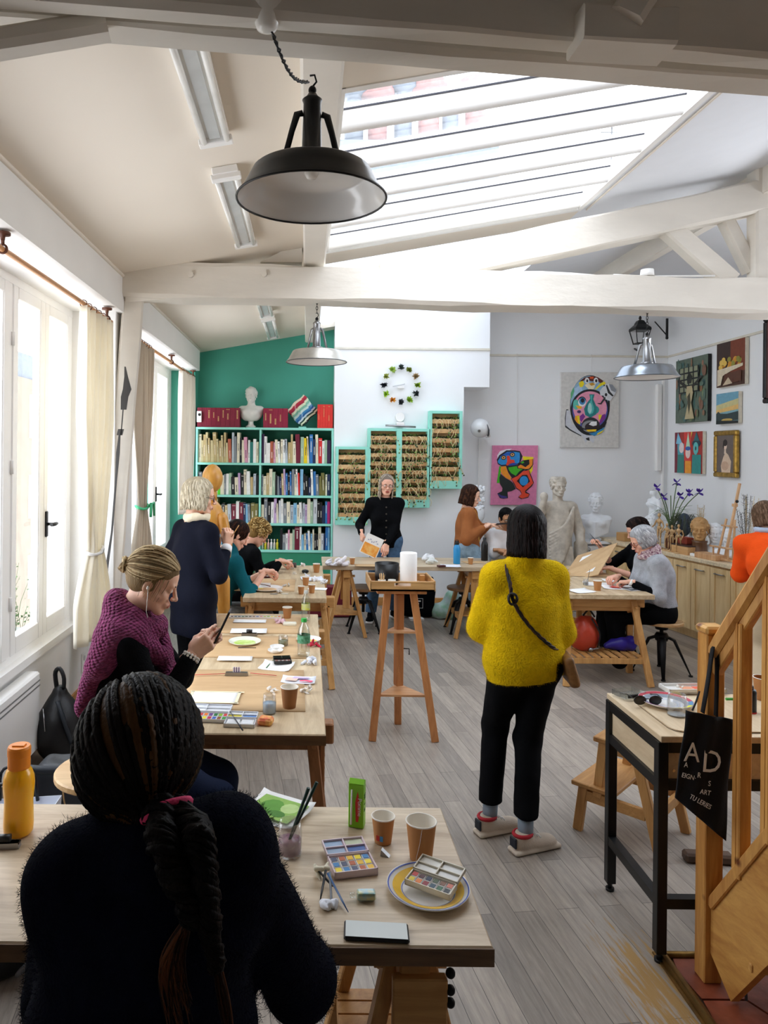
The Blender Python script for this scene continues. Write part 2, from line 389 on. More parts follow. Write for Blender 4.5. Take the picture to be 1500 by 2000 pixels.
# ----- floor boards -----
def floor_mat():
    m=bpy.data.materials.new('grey_floor_boards'); m.use_nodes=True; nt=m.node_tree; b=nt.nodes['Principled BSDF']; L=nt.links
    g=nt.nodes.new('ShaderNodeNewGeometry'); mp=nt.nodes.new('ShaderNodeMapping'); L.new(g.outputs['Position'],mp.inputs[0]); mp.inputs['Rotation'].default_value=(0,0,R(90-7))
    br=nt.nodes.new('ShaderNodeTexBrick'); L.new(mp.outputs[0],br.inputs['Vector']); br.inputs['Scale'].default_value=1
    br.inputs['Brick Width'].default_value=.95; br.inputs['Row Height'].default_value=.095; br.inputs['Mortar Size'].default_value=.0012; br.inputs['Mortar Smooth'].default_value=.2; br.offset=.37
    br.inputs['Color1'].default_value=(*rgb('#8c847c'),1); br.inputs['Color2'].default_value=(*rgb('#aba196'),1); br.inputs['Mortar'].default_value=(*rgb('#4a4541'),1); br.inputs['Bias'].default_value=-.1
    mp2=nt.nodes.new('ShaderNodeMapping'); L.new(mp.outputs[0],mp2.inputs[0]); mp2.inputs['Scale'].default_value=(.09,1,1)
    n=nt.nodes.new('ShaderNodeTexNoise'); n.inputs['Scale'].default_value=55; n.inputs['Detail'].default_value=7; n.inputs['Roughness'].default_value=.7; n.inputs['Distortion'].default_value=.4; L.new(mp2.outputs[0],n.inputs['Vector'])
    r=nt.nodes.new('ShaderNodeValToRGB'); L.new(n.outputs['Fac'],r.inputs[0]); r.color_ramp.elements[0].position=.3; r.color_ramp.elements[0].color=(.7,.7,.7,1); r.color_ramp.elements[1].position=.72; r.color_ramp.elements[1].color=(1.22,1.21,1.19,1)
    mx=nt.nodes.new('ShaderNodeMix'); mx.data_type='RGBA'; mx.blend_type='MULTIPLY'; mx.inputs[0].default_value=1; L.new(br.outputs['Color'],mx.inputs[6]); L.new(r.outputs[0],mx.inputs[7])
    # worn yellow patch by the tiled landing
    sp=nt.nodes.new('ShaderNodeVectorMath'); sp.operation='SUBTRACT'; L.new(g.outputs['Position'],sp.inputs[0]); sp.inputs[1].default_value=(1.26,2.52,0)
    ms=nt.nodes.new('ShaderNodeVectorMath'); ms.operation='MULTIPLY'; L.new(sp.outputs[0],ms.inputs[0]); ms.inputs[1].default_value=(5.2,1.7,0)
    ln=nt.nodes.new('ShaderNodeVectorMath'); ln.operation='LENGTH'; L.new(ms.outputs[0],ln.inputs[0])
    ad=nt.nodes.new('ShaderNodeMath'); ad.operation='MULTIPLY_ADD'; L.new(n.outputs['Fac'],ad.inputs[0]); ad.inputs[1].default_value=3.4; L.new(ln.outputs['Value'],ad.inputs[2])
    r3=nt.nodes.new('ShaderNodeValToRGB'); L.new(ad.outputs[0],r3.inputs[0]); r3.color_ramp.elements[0].position=.0; r3.color_ramp.elements[1].position=1.0
    mr=nt.nodes.new('ShaderNodeMapRange'); L.new(ad.outputs[0],mr.inputs[0]); mr.inputs[1].default_value=1.95; mr.inputs[2].default_value=2.25; mr.inputs[3].default_value=.85; mr.inputs[4].default_value=0
    m3=nt.nodes.new('ShaderNodeMix'); m3.data_type='RGBA'; L.new(mr.outputs[0],m3.inputs[0]); L.new(mx.outputs[2],m3.inputs[6]); m3.inputs[7].default_value=(*rgb('#a88242'),1)
    L.new(m3.outputs[2],b.inputs['Base Color']); b.inputs['Roughness'].default_value=.42; b.inputs['Specular IOR Level'].default_value=.4
    bp=nt.nodes.new('ShaderNodeBump'); bp.inputs['Strength'].default_value=.15; bp.inputs['Distance'].default_value=.002; L.new(n.outputs['Fac'],bp.inputs['Height']); L.new(bp.outputs[0],b.inputs['Normal'])
    return m
def S(o): o['kind']='structure'; return o
XL=-1.72; XH=-1.36; XR=4.77; YB=9.0; YB2=9.5; Y0=-2.0
zc=lambda x: 3.2+.18*(x+1.36)
zr=lambda x: 4.05-.22*(x-3.38)
m=MB(); m.bb(XL-.3,XR+.3,Y0-.2,YB2+.2,-.2,0); S(m.build('floor',floor_mat()))
# tiled landing
def hexmat(): return mat('terracotta_tile','#8f4a33',.38,var=.22,vscale=14,bump=.15,bscale=30)
m=MB(); m.bb(1.375,3.2,.6,2.70,.0,.006); 
o=m.build('trim_1',mat('dark_grout','#2c2420',.8)); S(o)
m=MB(); s_=.155
for i in range(-1,16):
    for j in range(-1,12):
        cx=1.47+i*s_*1.5; cy=.75+j*s_*math.sqrt(3)+(s_*math.sqrt(3)/2 if i%2 else 0)
        pts=[(cx+s_*.965*math.cos(PI/3*k),cy+s_*.965*math.sin(PI/3*k)) for k in range(6)]
        pts=[(min(max(x,1.378),3.2),min(max(y,.6),2.697)) for x,y in pts]
        if max(p[0] for p in pts)-min(p[0] for p in pts)<.03 or max(p[1] for p in pts)-min(p[1] for p in pts)<.03: continue
        m.add([(x,y,.006) for x,y in pts]+[(x,y,.012) for x,y in pts],[list(range(6,12))]+[(k,(k+1)%6,(k+1)%6+6,k+6) for k in range(6)])
o=m.build('trim_2',hexmat()); S(o)
m=MB(); m.tube([(1.365,1.2,.012),(1.365,2.715,.012)],.016,8); m.tube([(1.365,2.715,.012),(1.75,2.715,.012)],.014,8)
m.bb(1.34,1.39,1.2,2.72,0,.008); m.bb(1.34,1.75,2.70,2.745,0,.006)
o=m.build('trim_3',M_brass); S(o)
# back walls
m=MB(); m.bb(-2.1,.334,9.3,9.6,0,3.7); S(m.build('wall_green',M_green))
m=MB(); m.bb(XL-.02,XL+.30,9.02,9.3,0,3.2); S(m.build('wall_green_return',M_green))
m=MB(); m.bb(.334,1.96,YB,9.6,0,3.5); m.bb(1.96,2.28,YB,9.6,2.75,3.5); m.add([(x,y,z) for x in(.334,2.28) for y in(YB,9.6) for z in(3.5,zc(x)+.08)],[(4,6,7,5),(0,4,5,1),(2,3,7,6),(1,5,7,3)]); S(m.build('wall_chimney_breast',M_cool))
m=MB(); m.bb(1.96,XR+.2,YB2,9.7,0,4.3); S(m.build('wall_back',M_cool))
m=MB(); m.bb(XR,XR+.2,Y0,3.0,0,4.2); m.bb(XR,XR+.2,6.6,YB2,0,4.2); m.bb(XR,XR+.2,3.0,6.6,0,1.9); m.bb(XR,XR+.2,3.0,6.6,3.45,4.2); S(m.build('wall_right',M_cool))
r=thing('window_3',None,None,(XR+.1,4.8,1.9)); tag(r,'added unseen high window that brightens the right side','window',kind='structure')  # out-of-view window added to bring daylight onto the right side and roof slope
m=MB(); [m.bb(XR+.06,XR+.12,y,y+.05,1.9,3.45) for y in (3.0,4.17,5.36,6.55)]; m.bb(XR+.06,XR+.12,3.0,6.6,1.9,1.96); m.bb(XR+.06,XR+.12,3.0,6.6,3.39,3.45); m.build('frame',M_frame,r)
m=MB(); m.quad((XR+.09,3.0,1.9),(XR+.09,6.6,1.9),(XR+.09,6.6,3.45),(XR+.09,3.0,3.45)); m.build('pane',M_glass,r)
m=MB(); m.bb(XL-.3,XR+.2,Y0-.2,Y0,0,4.3); S(m.build('wall_front',M_white))
# left wall: parapet, pier, header, ends
m=MB()
m.bb(XL-.25,XL,Y0,9.3,0,.62); m.bb(XL-.25,XH-.05,5.24,5.78,.62,2.93); m.bb(XL-.25,XH,Y0,9.0,2.92,3.3)
m.bb(XL-.25,XL,8.9,9.3,.62,2.93); m.bb(XL-.25,XL,Y0,2.2,.62,2.93)
m.bb(XL-.05,XL+.05,Y0,5.24,.60,.65); m.bb(XL-.05,XL+.05,5.78,8.9,.60,.65)
S(m.build('wall_left',M_white))
m=MB(); m.tube([(XH+.006,Y0,zc(XH)-.02),(XH+.006,8.98,zc(XH)-.02)],.012,6); S(m.build('trim_4',M_cream))
# ceiling: one long slope with two roof-light openings, ridge, far slope
def slab(m,x0,x1,y0,y1,t=.16,z=zc):
    vs=[(x,y,z(x)+k*t) for x in(x0,x1) for y in(y0,y1) for k in(0,1)]
    m.add(vs,[(0,2,6,4),(1,5,7,3),(0,1,3,2),(4,6,7,5),(0,4,5,1),(2,3,7,6)])
SX0,SX1=.12,2.12; SY0,SY1=3.08,5.62; TY0,TY1=5.95,9.0
m=MB(); slab(m,-2.0,SX0,Y0,9.6); slab(m,SX0,SX1,Y0,SY0); slab(m,SX0,SX1,SY1,TY0); slab(m,SX0,SX1+.16,TY1+.05,9.6)
S(m.build('ceiling',M_cream))
m=MB(); slab(m,SX1,3.40,Y0,TY0); slab(m,SX1+.16,3.40,TY0,9.6); slab(m,3.38,XR+.2,Y0,9.6,.16,zr)
o=S(m.build('ceiling_ridge',mat('roof_slope_paint','#dfe2e8',.8,var=.01)))
m=MB(); m.beam((3.40,1.6,zc(3.4)-.10),(3.40,9.5,zc(3.4)-.10),.10,.20,bev=.01); tag(m.build('ridge_beam',M_beam),'white painted ridge beam running under the roof peak','beam',kind='structure')
m=MB(); m.beam((.04,1.9,zc(.04)-.08),(.04,9.0,zc(.04)-.08),.16,.17,bev=.012); tag(m.build('trimmer_beam',M_beam),'white painted purlin along the left side of the skylight','beam',kind='structure')
# skylight
sk=thing('skylight',None,None,(SX0,SY0,zc(SX0))); tag(sk,'large sloping glazed skylight crossed by white bars','skylight',kind='structure')
zg=lambda x: zc(x)+.13
def slope_bar(m,y,w,z0,z1,x0=SX0,x1=SX1):
    vs=[(x,yy,zc(x)+k) for x in(x0,x1) for yy in(y-w/2,y+w/2) for k in(z0,z1)]
    m.add(vs,[(0,2,6,4),(1,5,7,3),(0,1,3,2),(4,6,7,5),(0,4,5,1),(2,3,7,6)])
for k in range(5):
    y=3.48+.5*k
    m=MB(); n=10
    def fb(u,v,y=y):
        a=PI*v; x=SX0+(SX1-SX0)*u
        return (x,y+.045+.045*math.cos(a),zc(x)+.10-.10*math.sin(a)**.7)
    m.grid(fb,2,12); slope_bar(m,y+.045,.09,.09,.125); m.build('glazing_bar',M_frame,sk)
    m=MB(); slope_bar(m,y-.004,.006,.092,.100); m.build('gasket',mat('dark_gasket','#20202a',.6),sk)
m=MB(); vs=[(x,y,zg(x)) for x in(SX0-.02,SX1+.02) for y in(SY0-.02,SY1+.02)]; m.add(vs,[(0,1,3,2)]); o=m.build('pane',M_sky_glass,sk); 
m=MB(); m.bb(SX1-.035,SX1,SY0,SY1,zc(SX1)-.01,zc(SX1)+.12); slope_bar(m,SY0+.02,.04,-.005,.125); slope_bar(m,SY1-.02,.04,-.005,.125); m.bb(SX0,SX0+.03,SY0,SY1,zc(SX0),zc(SX0)+.12)
m.build('frame',M_frame,sk)
m=MB(); m.tube([(SX1+.05,SY0,zc(SX1+.05)-.006),(SX1+.05,SY1,zc(SX1+.05)-.006)],.007,6); m.build('trim',M_cream,sk)
sk=thing('skylight',None,None,(SX0,TY0,zc(SX0))); tag(sk,'frosted skylight beyond the roof truss, glowing white','skylight',kind='structure')
m=MB(); vs=[(x,y,zc(x)+.10) for x in(SX0-.02,SX1+.18) for y in(TY0-.02,TY1+.02)]; m.add(vs,[(0,1,3,2)]); m.build('pane',M_frost,sk)
# windows of the left wall
def casement(root,y0,y1,z0,z1,handle=None):
    m=MB(); w=.075; x=XL-.03
    for (a,b,c,d) in((y0,y0+w,z0,z1),(y1-w,y1,z0,z1),(y0+w,y1-w,z0,z0+w+.03),(y0+w,y1-w,z1-w,z1)): m.bb(x-.025,x+.03,a,b,c,d,.006)
    for (a,b,c,d) in((y0+w-.012,y0+w+.006,z0+w,z1-w),(y1-w-.006,y1-w+.012,z0+w,z1-w)): m.bb(x-.01,x+.022,a,b,c,d)
    s=m.build('sash',M_frame,root)
    m=MB(); m.quad((x,y0+w-.01,z0+w),(x,y1-w+.01,z0+w),(x,y1-w+.01,z1-w+.01),(x,y0+w-.01,z1-w+.01)); m.build('pane',M_glass,s)
    if handle:
        m=MB(); hy=handle; m.bb(x+.03,x+.042,hy-.018,hy+.018,1.33,1.50,.004); m.cyl((x+.04,hy,1.415),(x+.085,hy,1.415),.011,n=10); m.tube([(x+.085,hy-.05,1.415),(x+.09,hy,1.415),(x+.085,hy+.05,1.415)],[.012,.014,.012],8); m.build('handle',M_black,s)
    else:
        m=MB()
        for zz in(1.0,1.8,2.55): m.cyl((x+.03,y0-.004,zz-.04),(x+.03,y0-.004,zz+.04),.011,n=8)
        m.build('hinge',M_frame,s)
def window(n,y0,y1,edges,handles,label):
    r=thing('window_%d'%n,None,None,(XL,y0,.65)); tag(r,label,'window',kind='structure')
    m=MB(); x=XL-.05; z0,z1=.65,2.92
    m.bb(x-.04,x+.045,y0,y1,z0,z0+.05); m.bb(x-.04,x+.045,y0,y1,z1-.05,z1)
    for e in [y0]+[e for e in edges if e in MULL]+[y1-.04]: m.bb(x-.038,x+.043,e-.0,e+.05,z0+.05,z1-.05)
    m.build('frame',M_frame,r)
    for i in range(len(edges)-1): casement(r,edges[i]+(.05 if edges[i] in MULL or i==0 else .0),edges[i+1]-(.0 if i+2<len(edges) else .04),z0+.04,z1-.05,handles.get(i))
MULL={2.2,4.13,7.34}
window(1,2.2,5.24,[2.2,3.17,4.13,4.69,5.24],{0:3.12,3:4.73},'tall white casement window nearest the camera')
window(2,5.78,8.9,[5.78,6.56,7.34,8.12,8.9],{0:6.5,1:6.62,3:8.16},'tall white casement window nearest the bookcase')
# baseboards
m=MB(); m.bb(XL,XL+.018,2.4,9.0,0,.10); S(m.build('baseboard_left',M_skirt))
m=MB(); m.bb(.34,1.95,YB-.018,YB,0,.10); S(m.build('baseboard_back',wood('skirting_back','#b5793a','#dba565',.5,'x',6)))
# picture rails
m=MB(); m.bb(.334,2.28,YB-.02,YB,3.21,3.235); m.bb(2.28,XR,YB2-.02,YB2,3.21,3.235); m.bb(XR-.02,XR,2,YB2,3.21,3.235); S(m.build('trim_5',mat('rail_paint','#d9d4c6',.6)))
# ---------- trusses ----------
t=thing('roof_truss','white painted timber roof truss across the middle of the room with a king post','truss',(0,5.4,3.0)); t['kind']='structure'
def rough_beam(name,p,q,w,h,parent,mt=M_beam,bev=.015,seg=24,jit=.006,seed=0):
    p=Vector(p);q=Vector(q); d=(q-p); L=d.length; d.normalize(); up=Vector((0,0,1)); r=d.cross(up)
    if r.length<.05: r=Vector((1,0,0))
    r.normalize(); u=r.cross(d); rr=np.random.RandomState(seed); ph=rr.rand(8)*6
    sec=[(-w/2+bev,-h/2),(w/2-bev,-h/2),(w/2,-h/2+bev),(w/2,h/2-bev),(w/2-bev,h/2),(-w/2+bev,h/2),(-w/2,h/2-bev),(-w/2,-h/2+bev)]
    vs=[];fs=[]
    for i in range(seg+1):
        c=p+d*(L*i/seg); s=i*L/seg
        for k,(a,b) in enumerate(sec):
            e=jit*(math.sin(s*3+ph[k])+.5*math.sin(s*9+ph[k]*2)); vs.append(tuple(c+r*(a+e*(1 if a>0 else -1)*.6)+u*(b+e)))
    for i in range(seg):
        for k in range(8): fs.append((i*8+k,i*8+(k+1)%8,(i+1)*8+(k+1)%8,(i+1)*8+k))
    fs.append(tuple(range(8))[::-1]); fs.append(tuple(seg*8+k for k in range(8)))
    m=MB(); m.add(vs,fs); return m.build(name,mt,parent)
b_=rough_beam('tie_beam',P(243,551,5.36),P(1620,588,5.36),.26,.25,t,seed=3,jit=.008)
m=MB()
for (px,py) in((373,537),(516,536)): 
    q=P(px,py,5.23); m.cyl(q,q+Vector((0,-.03,0)),.022,.02,12)
m.build('peg',M_beam,b_)
rough_beam('rafter',P(748,545,5.40),P(1505,382,5.40),.18,.235,t,seed=4,jit=.004)
rough_beam('corbel',P(250,578,5.34),P(440,568,5.34),.16,.10,t,seed=5)
rough_beam('king_post',P(1484,560,5.38),P(1484,300,5.38),.13,.14,t,seed=6,jit=.003)
rough_beam('brace',P(1425,552,5.40),P(1305,445,5.40),.12,.15,t,seed=7,jit=.003)
rough_beam('brace',P(1466,530,5.44),P(1415,428,5.44),.10,.10,t,seed=8,jit=.003)
rough_beam('leaning_post',(-1.50,5.30,.05),P(262,560,5.36),.13,.15,t,seed=9,jit=.003)
m=MB(); q=[P(508,512,5.36),P(590,470,5.36),P(590,512,5.36)]; n_=[v+Vector((0,.12,0)) for v in q]; m.add(q+n_,[(0,1,2),(5,4,3),(0,3,4,1),(1,4,5,2),(2,5,3,0)]); m.build('gusset',M_beam,t)
m=MB(); c=P(1264,540,5.30); m.cyl(c,c+Vector((0,0,.05)),.05,.045,16); m.tube([c+Vector((-.25,0,.008)),c,c+Vector((.5,0,.01))],.008,6); m.build('junction_box',M_frame,t)
t=thing('roof_truss','white painted double tie beam of the truss right above the camera','truss',(0,1.9,3.0)); t['kind']='structure'
# front beam, rear beam of the pair (slightly skewed in plan)
def yb(x,y0,k): return y0+k*x
rough_beam('tie_beam',(-1.9,1.67,3.225),(3.6,2.30,3.215),.075,.40,t,seed=11,jit=.003,bev=.012)
rough_beam('tie_beam',(-1.9,1.82,3.225),(3.6,2.50,3.215),.105,.34,t,seed=12,jit=.003,bev=.012)
m=MB(); c=P(1215,64,1.925); rough_beam('bearing_block',c+Vector((-.125,0,.0)),c+Vector((.125,.01,-.005)),.12,.10,t,seed=13,bev=.01,jit=.002)
rough_beam('brace',P(1222,38,1.88),P(1300,-90,1.86),.08,.085,t,seed=14,jit=.002)
rough_beam('knee_brace',P(-150,110,1.86),P(210,52,1.92),.08,.06,t,seed=15,jit=.002)
# mezzanine soffit over the camera
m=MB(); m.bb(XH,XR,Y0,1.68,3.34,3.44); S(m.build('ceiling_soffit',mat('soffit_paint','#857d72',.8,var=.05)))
# leaning painted blade on the post
m=MB(); a=P(243,716,5.20); 
def q3(px,py): return P(px,py,5.19)
for pts,w in (([(244,716),(246,735),(248,760),(243,775),(241,800)],[.004,.012,.030,.026,.020]),([(240,800),(236,850)],[.003,.003]),([(236,838),(233,850)],[.02,.02]),([(233,850),(230,885),(226,940),(218,1040),(208,1110),(206,1140),(206,1212)],[.006,.012,.006,.006,.010,.014,.010])):
    P3=[q3(*p) for p in pts]; W=w
    vs=[];
    for p,ww in zip(P3,W): vs+= [tuple(p+Vector((-ww,0,0))),tuple(p+Vector((ww,0,0))),tuple(p+Vector((ww,.012,0))),tuple(p+Vector((-ww,.012,0)))]
    fs=[]
    for i in range(len(P3)-1):
        for k in range(4): fs.append((i*4+k,i*4+(k+1)%4,(i+1)*4+(k+1)%4,(i+1)*4+k))
    fs+=[(3,2,1,0),tuple(4*(len(P3)-1)+k for k in range(4))]
    m.add(vs,fs)
tag(m.build('wall_ornament',mat('charcoal_wood','#3a3838',.6)),'long thin dark blade-shaped ornament fixed to the leaning white post','ornament')
# radiator, socket
r=thing('radiator','white panel radiator low on the wall under the near window','radiator',(XL+.07,4.0,.09))
m=MB(); m.bb(XL+.02,XL+.11,2.6,4.36,.09,.56,.012); m.build('panel',M_white,r)
m=MB(); 
for k in range(2): m.bb(XL+.108,XL+.114,2.62,4.35,.475+k*.03,.482+k*.03)
m.build('grille',mat('grille_grey','#777777',.5),r)
for k in range(2):
    m=MB(); m.cyl((XL+.06,2.75+1.45*k,0),(XL+.06,2.75+1.45*k,.1),.012,n=8); m.build('foot',M_white,r)
r=thing('wall_socket','white double socket plate on the wall behind the black bags','socket',(XL,5.05,.30)); 
m=MB(); c=P(163,1303,5.55); m.bb(XL,XL+.012,5.50,5.58,.19,.34,.004); m.build('plate',M_frame,r)
for zz in(.30,.23): m=MB(); m.cyl((XL+.012,5.54,zz),(XL+.016,5.54,zz),.02,n=16); m.build('outlet',mat('socket_grey','#b9b9b9',.5),r)
# ---------- outside ----------
M_stone=mat('pale_stone','#70675a',.9,var=.06,vscale=2); M_roof=mat('zinc_roof','#525a63',.6,var=.1); M_pot=mat('terracotta_pot','#7a5550',.8,var=.15)
def building(x,y0,y1,z0,z1,label,name='building'):
    r=thing(name,label,'building',(x,(y0+y1)/2,z0))
    m=MB(); m.bb(x-2,x,y0,y1,z0,z1); m.build('facade',M_stone,r)
    m=MB(); m.bb(x-1.8,x-.1,y0,y1,z1,z1+.8); m.build('roof',M_roof,r)
    y=y0+.8
    while y<y1-1:
        z=z1-1.9
        while z>z0+.5:
            m=MB(); m.bb(x-.02,x+.04,y,y+.8,z,z+1.4); w=m.build('window',M_frame,r)
            m=MB(); m.bb(x+.03,x+.05,y+.08,y+.38,z+.08,z+1.32); m.bb(x+.03,x+.05,y+.42,y+.72,z+.08,z+1.32); m.build('pane',mat('far_window','#5c6670',.2),w); z-=2.6
        y+=2.2
    for k in range(3):
        yy=y0+1+k*(y1-y0-2)/2.5; m=MB(); m.bb(x-1.2,x-.7,yy,yy+1.0,z1+.4,z1+1.7); s=m.build('chimney',M_stone,r)
        for q in range(3): m=MB(); m.lathe([(0,0),(.09,0),(.10,.3),(.08,.5),(0,.5)],(x-.95,yy+.2+.3*q,z1+1.7),10); m.build('chimney_pot',M_pot,s)
    return r
building(-11,6,17,-6,2.6,'pale stone apartment building seen through the near window')
building(-9,18,40,-6,4.2,'stone building seen through the far window')
def chim():
    r=thing('chimney_stack','row of chimney pots on a stone stack seen up through the skylight','chimney',(2.3,14,7))
    m=MB(); a=P(640,262,14); b=P(975,300,14); m.bb(a.x,b.x,14,15,4.2,a.z-.1); m.build('stack',M_roof,r)
    for px,top,w,c in ((692,165,.26,M_roof),(738,170,.26,M_pot),(788,155,.24,M_roof),(838,158,.28,M_pot),(880,180,.22,M_roof),(928,155,.26,M_pot)):
        t=P(px,top,14.3); m=MB(); z0=a.z-.12; h=t.z-z0
        m.lathe([(0,0),(w*.75,0),(w*.75,h*.7),(w*.55,h*.72),(w*.55,h*.8),(w*1.3,h*.82),(w*1.3,h*.95),(w*.6,h),(0,h)],(t.x,14.3,z0),14); m.build('chimney_pot',c,r)
    m=MB(); a=P(1020,300,14); b=P(1200,330,14); m.bb(a.x,b.x+1,16,17,4.2,a.z-.6); m.build('wall',M_roof,r)
    m=MB(); c=P(1195,250,16); m.tube([c+Vector((0,0,-2)),c+Vector((0,0,.5))],.02,5)
    for k in range(4): m.tube([c+Vector((-.25,0,.4-.25*k)),c+Vector((.25,0,.4-.25*k))],.012,4)
    m.build('aerial',M_iron,r)
chim()
# greenery on the ledge outside the near window
def ledge(y0,y1,label):
    r=thing('window_box',label,'plant',(XL-.35,(y0+y1)/2,.5)); rr=random.Random(int(y0*7))
    m=MB(); m.bb(XL-.48,XL-.28,y0,y1,.42,.62,.01); m.build('trough',mat('trough_grey','#8d8d86',.7),r)
    m=MB(); 
    for k in range(140):
        y=rr.uniform(y0,y1); x=XL-.38+rr.uniform(-.08,.08); h=rr.uniform(.15,.5); dx,dy=rr.uniform(-.12,.12),rr.uniform(-.15,.15)
        a=Vector((x,y,.6)); b=a+Vector((dx*.4,dy*.4,h*.6)); c=a+Vector((dx,dy,h)); m.tube([a,b,c],[.002,.002,.001],3)
        for q in range(5):
            t=.3+.16*q; p=a.lerp(c,t); s=rr.uniform(.015,.035); d=Vector((rr.uniform(-1,1),rr.uniform(-1,1),rr.uniform(-.2,.8))).normalized()*s; e=d.orthogonal().normalized()*s*.35
            m.add([p,p+d*.5+e,p+d,p+d*.5-e],[(0,1,2,3)])
    m.build('foliage',mat('box_leaves','#3c5a2c',.6,var=.3,vscale=30),r)
ledge(3.9,5.2,'green leafy window box outside the near window')
ledge(6.2,8.0,'green leafy window box outside the far window')
# ================= furniture =================
M_top=wood('pale_oak_top','#a98d69','#dac6a4',.42,'y',5); M_topx=wood('grey_oak_top','#a18a6d','#dccbb0',.42,'x',5)
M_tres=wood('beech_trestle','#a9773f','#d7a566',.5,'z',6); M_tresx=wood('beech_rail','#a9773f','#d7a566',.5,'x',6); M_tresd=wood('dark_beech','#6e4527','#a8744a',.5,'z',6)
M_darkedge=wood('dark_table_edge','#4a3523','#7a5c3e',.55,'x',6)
def trestle(parent,c,h,L,rz=0,dark=False,splay=.22,slats=True):
    """parts: rail (with its legs), shelf"""
    T=Matrix.Translation(Vector(c)-Vector(frame(parent).translation))@Matrix.Rotation(rz,4,'Z')
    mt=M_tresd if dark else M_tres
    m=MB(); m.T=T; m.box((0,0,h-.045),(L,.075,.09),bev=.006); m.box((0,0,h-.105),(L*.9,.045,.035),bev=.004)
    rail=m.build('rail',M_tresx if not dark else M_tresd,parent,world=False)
    for sx in(-1,1):
        for sy in(-1,1):
            m=MB(); m.T=T; m.beam((sx*(L/2-.10),sy*.035,h-.03),(sx*(L/2-.02),sy*splay,0.0),.05,.038,up=(0,1,0),bev=.004)
            m.cyl((sx*(L/2-.088),sy*.06,h-.08),(sx*(L/2-.088),sy*.09,h-.08),.012,n=8)
            m.build('leg',mt,rail,world=False)
        m=MB(); m.T=T; m.box((sx*(L/2-.05),0,h-.24),(.022,.075,.34),bev=.004)
        for k in range(5): m.cyl((sx*(L/2-.05)-.0125,0,h-.15-.055*k),(sx*(L/2-.05)+.0125,0,h-.15-.055*k),.009,n=8)
        m.build('height_stile',mt,rail,world=False)
    if slats:
        m=MB(); m.T=T; z=.20; b=.035+(splay-.035)*(h-.03-z)/(h-.03)
        for sy in(-1,1): m.box((0,sy*b,z),(L-.08,.022,.045),bev=.003)
        for k in range(9): m.box((-(L-.16)/2+(L-.16)*k/8,0,z+.028),(.045,2*b+.02,.012))
        m.build('shelf',mt,rail,world=False)
def tabletop(parent,x0,x1,y0,y1,z,t=.04,mt=None,edge=True,bev=.004):
    m=MB(); m.bb(x0,x1,y0,y1,z-t,z,bev); o=m.build('tabletop',[mt or M_top],parent)
    return o
# --- front table ---
T1=thing('trestle_table','wide oak trestle table nearest the camera, holding the orange bottle and juice carton','table',(-.6,2.0,0))
tabletop(T1,-1.66,.447,1.675,2.335,.75,.045,M_topx)
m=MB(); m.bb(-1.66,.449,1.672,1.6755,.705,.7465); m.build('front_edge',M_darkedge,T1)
trestle(T1,(.27,2.0,0),.705,.58,rz=R(90),splay=.2); trestle(T1,(-1.25,2.0,0),.705,.58,rz=R(90),splay=.2)
m=MB(); m.bb(.215,.345,1.69,1.72,.50,.66,.004)
for k in range(3): m.bb(.222+k*.045,.248+k*.045,1.70,1.715,.30,.50)
m.build('adjusting_block',M_tresx,T1)
m=MB()
for zz in(.67,.63,.60): m.ell((.352,1.70,zz),(.012,.012,.012),10)
m.build('wing_nut',M_iron,T1)
# --- second table ---
T2=thing('trestle_table','long oak trestle table where the woman in the burgundy knit sits','table',(-.28,4.0,0))
tabletop(T2,-.655,.088,2.93,5.12,.75,.045)
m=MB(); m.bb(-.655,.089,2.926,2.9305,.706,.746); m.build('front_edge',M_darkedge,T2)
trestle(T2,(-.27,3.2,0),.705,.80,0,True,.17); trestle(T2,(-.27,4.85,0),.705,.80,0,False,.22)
# --- third table ---
T3=thing('trestle_table','oak trestle table nearest the bookcase where two women paint','table',(-.15,6.6,0))
tabletop(T3,-.50,.165,5.69,7.34,.75,.04)
trestle(T3,(-.15,5.97,0),.71,.78,0,False,.2); trestle(T3,(-.15,7.05,0),.71,.78,0,False,.2)
# --- back table ---
T4=thing('trestle_table','long narrow table in front of the chimney breast with a blue bottle on it','table',(1.0,7.65,0))
tabletop(T4,.17,1.98,7.35,7.98,.75,.045,M_topx)
trestle(T4,(.42,7.66,0),.705,.56,rz=R(90),splay=.2); trestle(T4,(1.75,7.66,0),.705,.56,rz=R(90),splay=.2)
# --- right table ---
T5=thing('trestle_table','oak trestle table at the right where the grey-haired woman paints','table',(2.5,6.6,0))
tabletop(T5,2.13,2.90,5.95,7.5,.75,.04)
trestle(T5,(2.5,6.1,0),.71,.74,0,False,.2); trestle(T5,(2.5,7.25,0),.71,.74,0,False,.2)
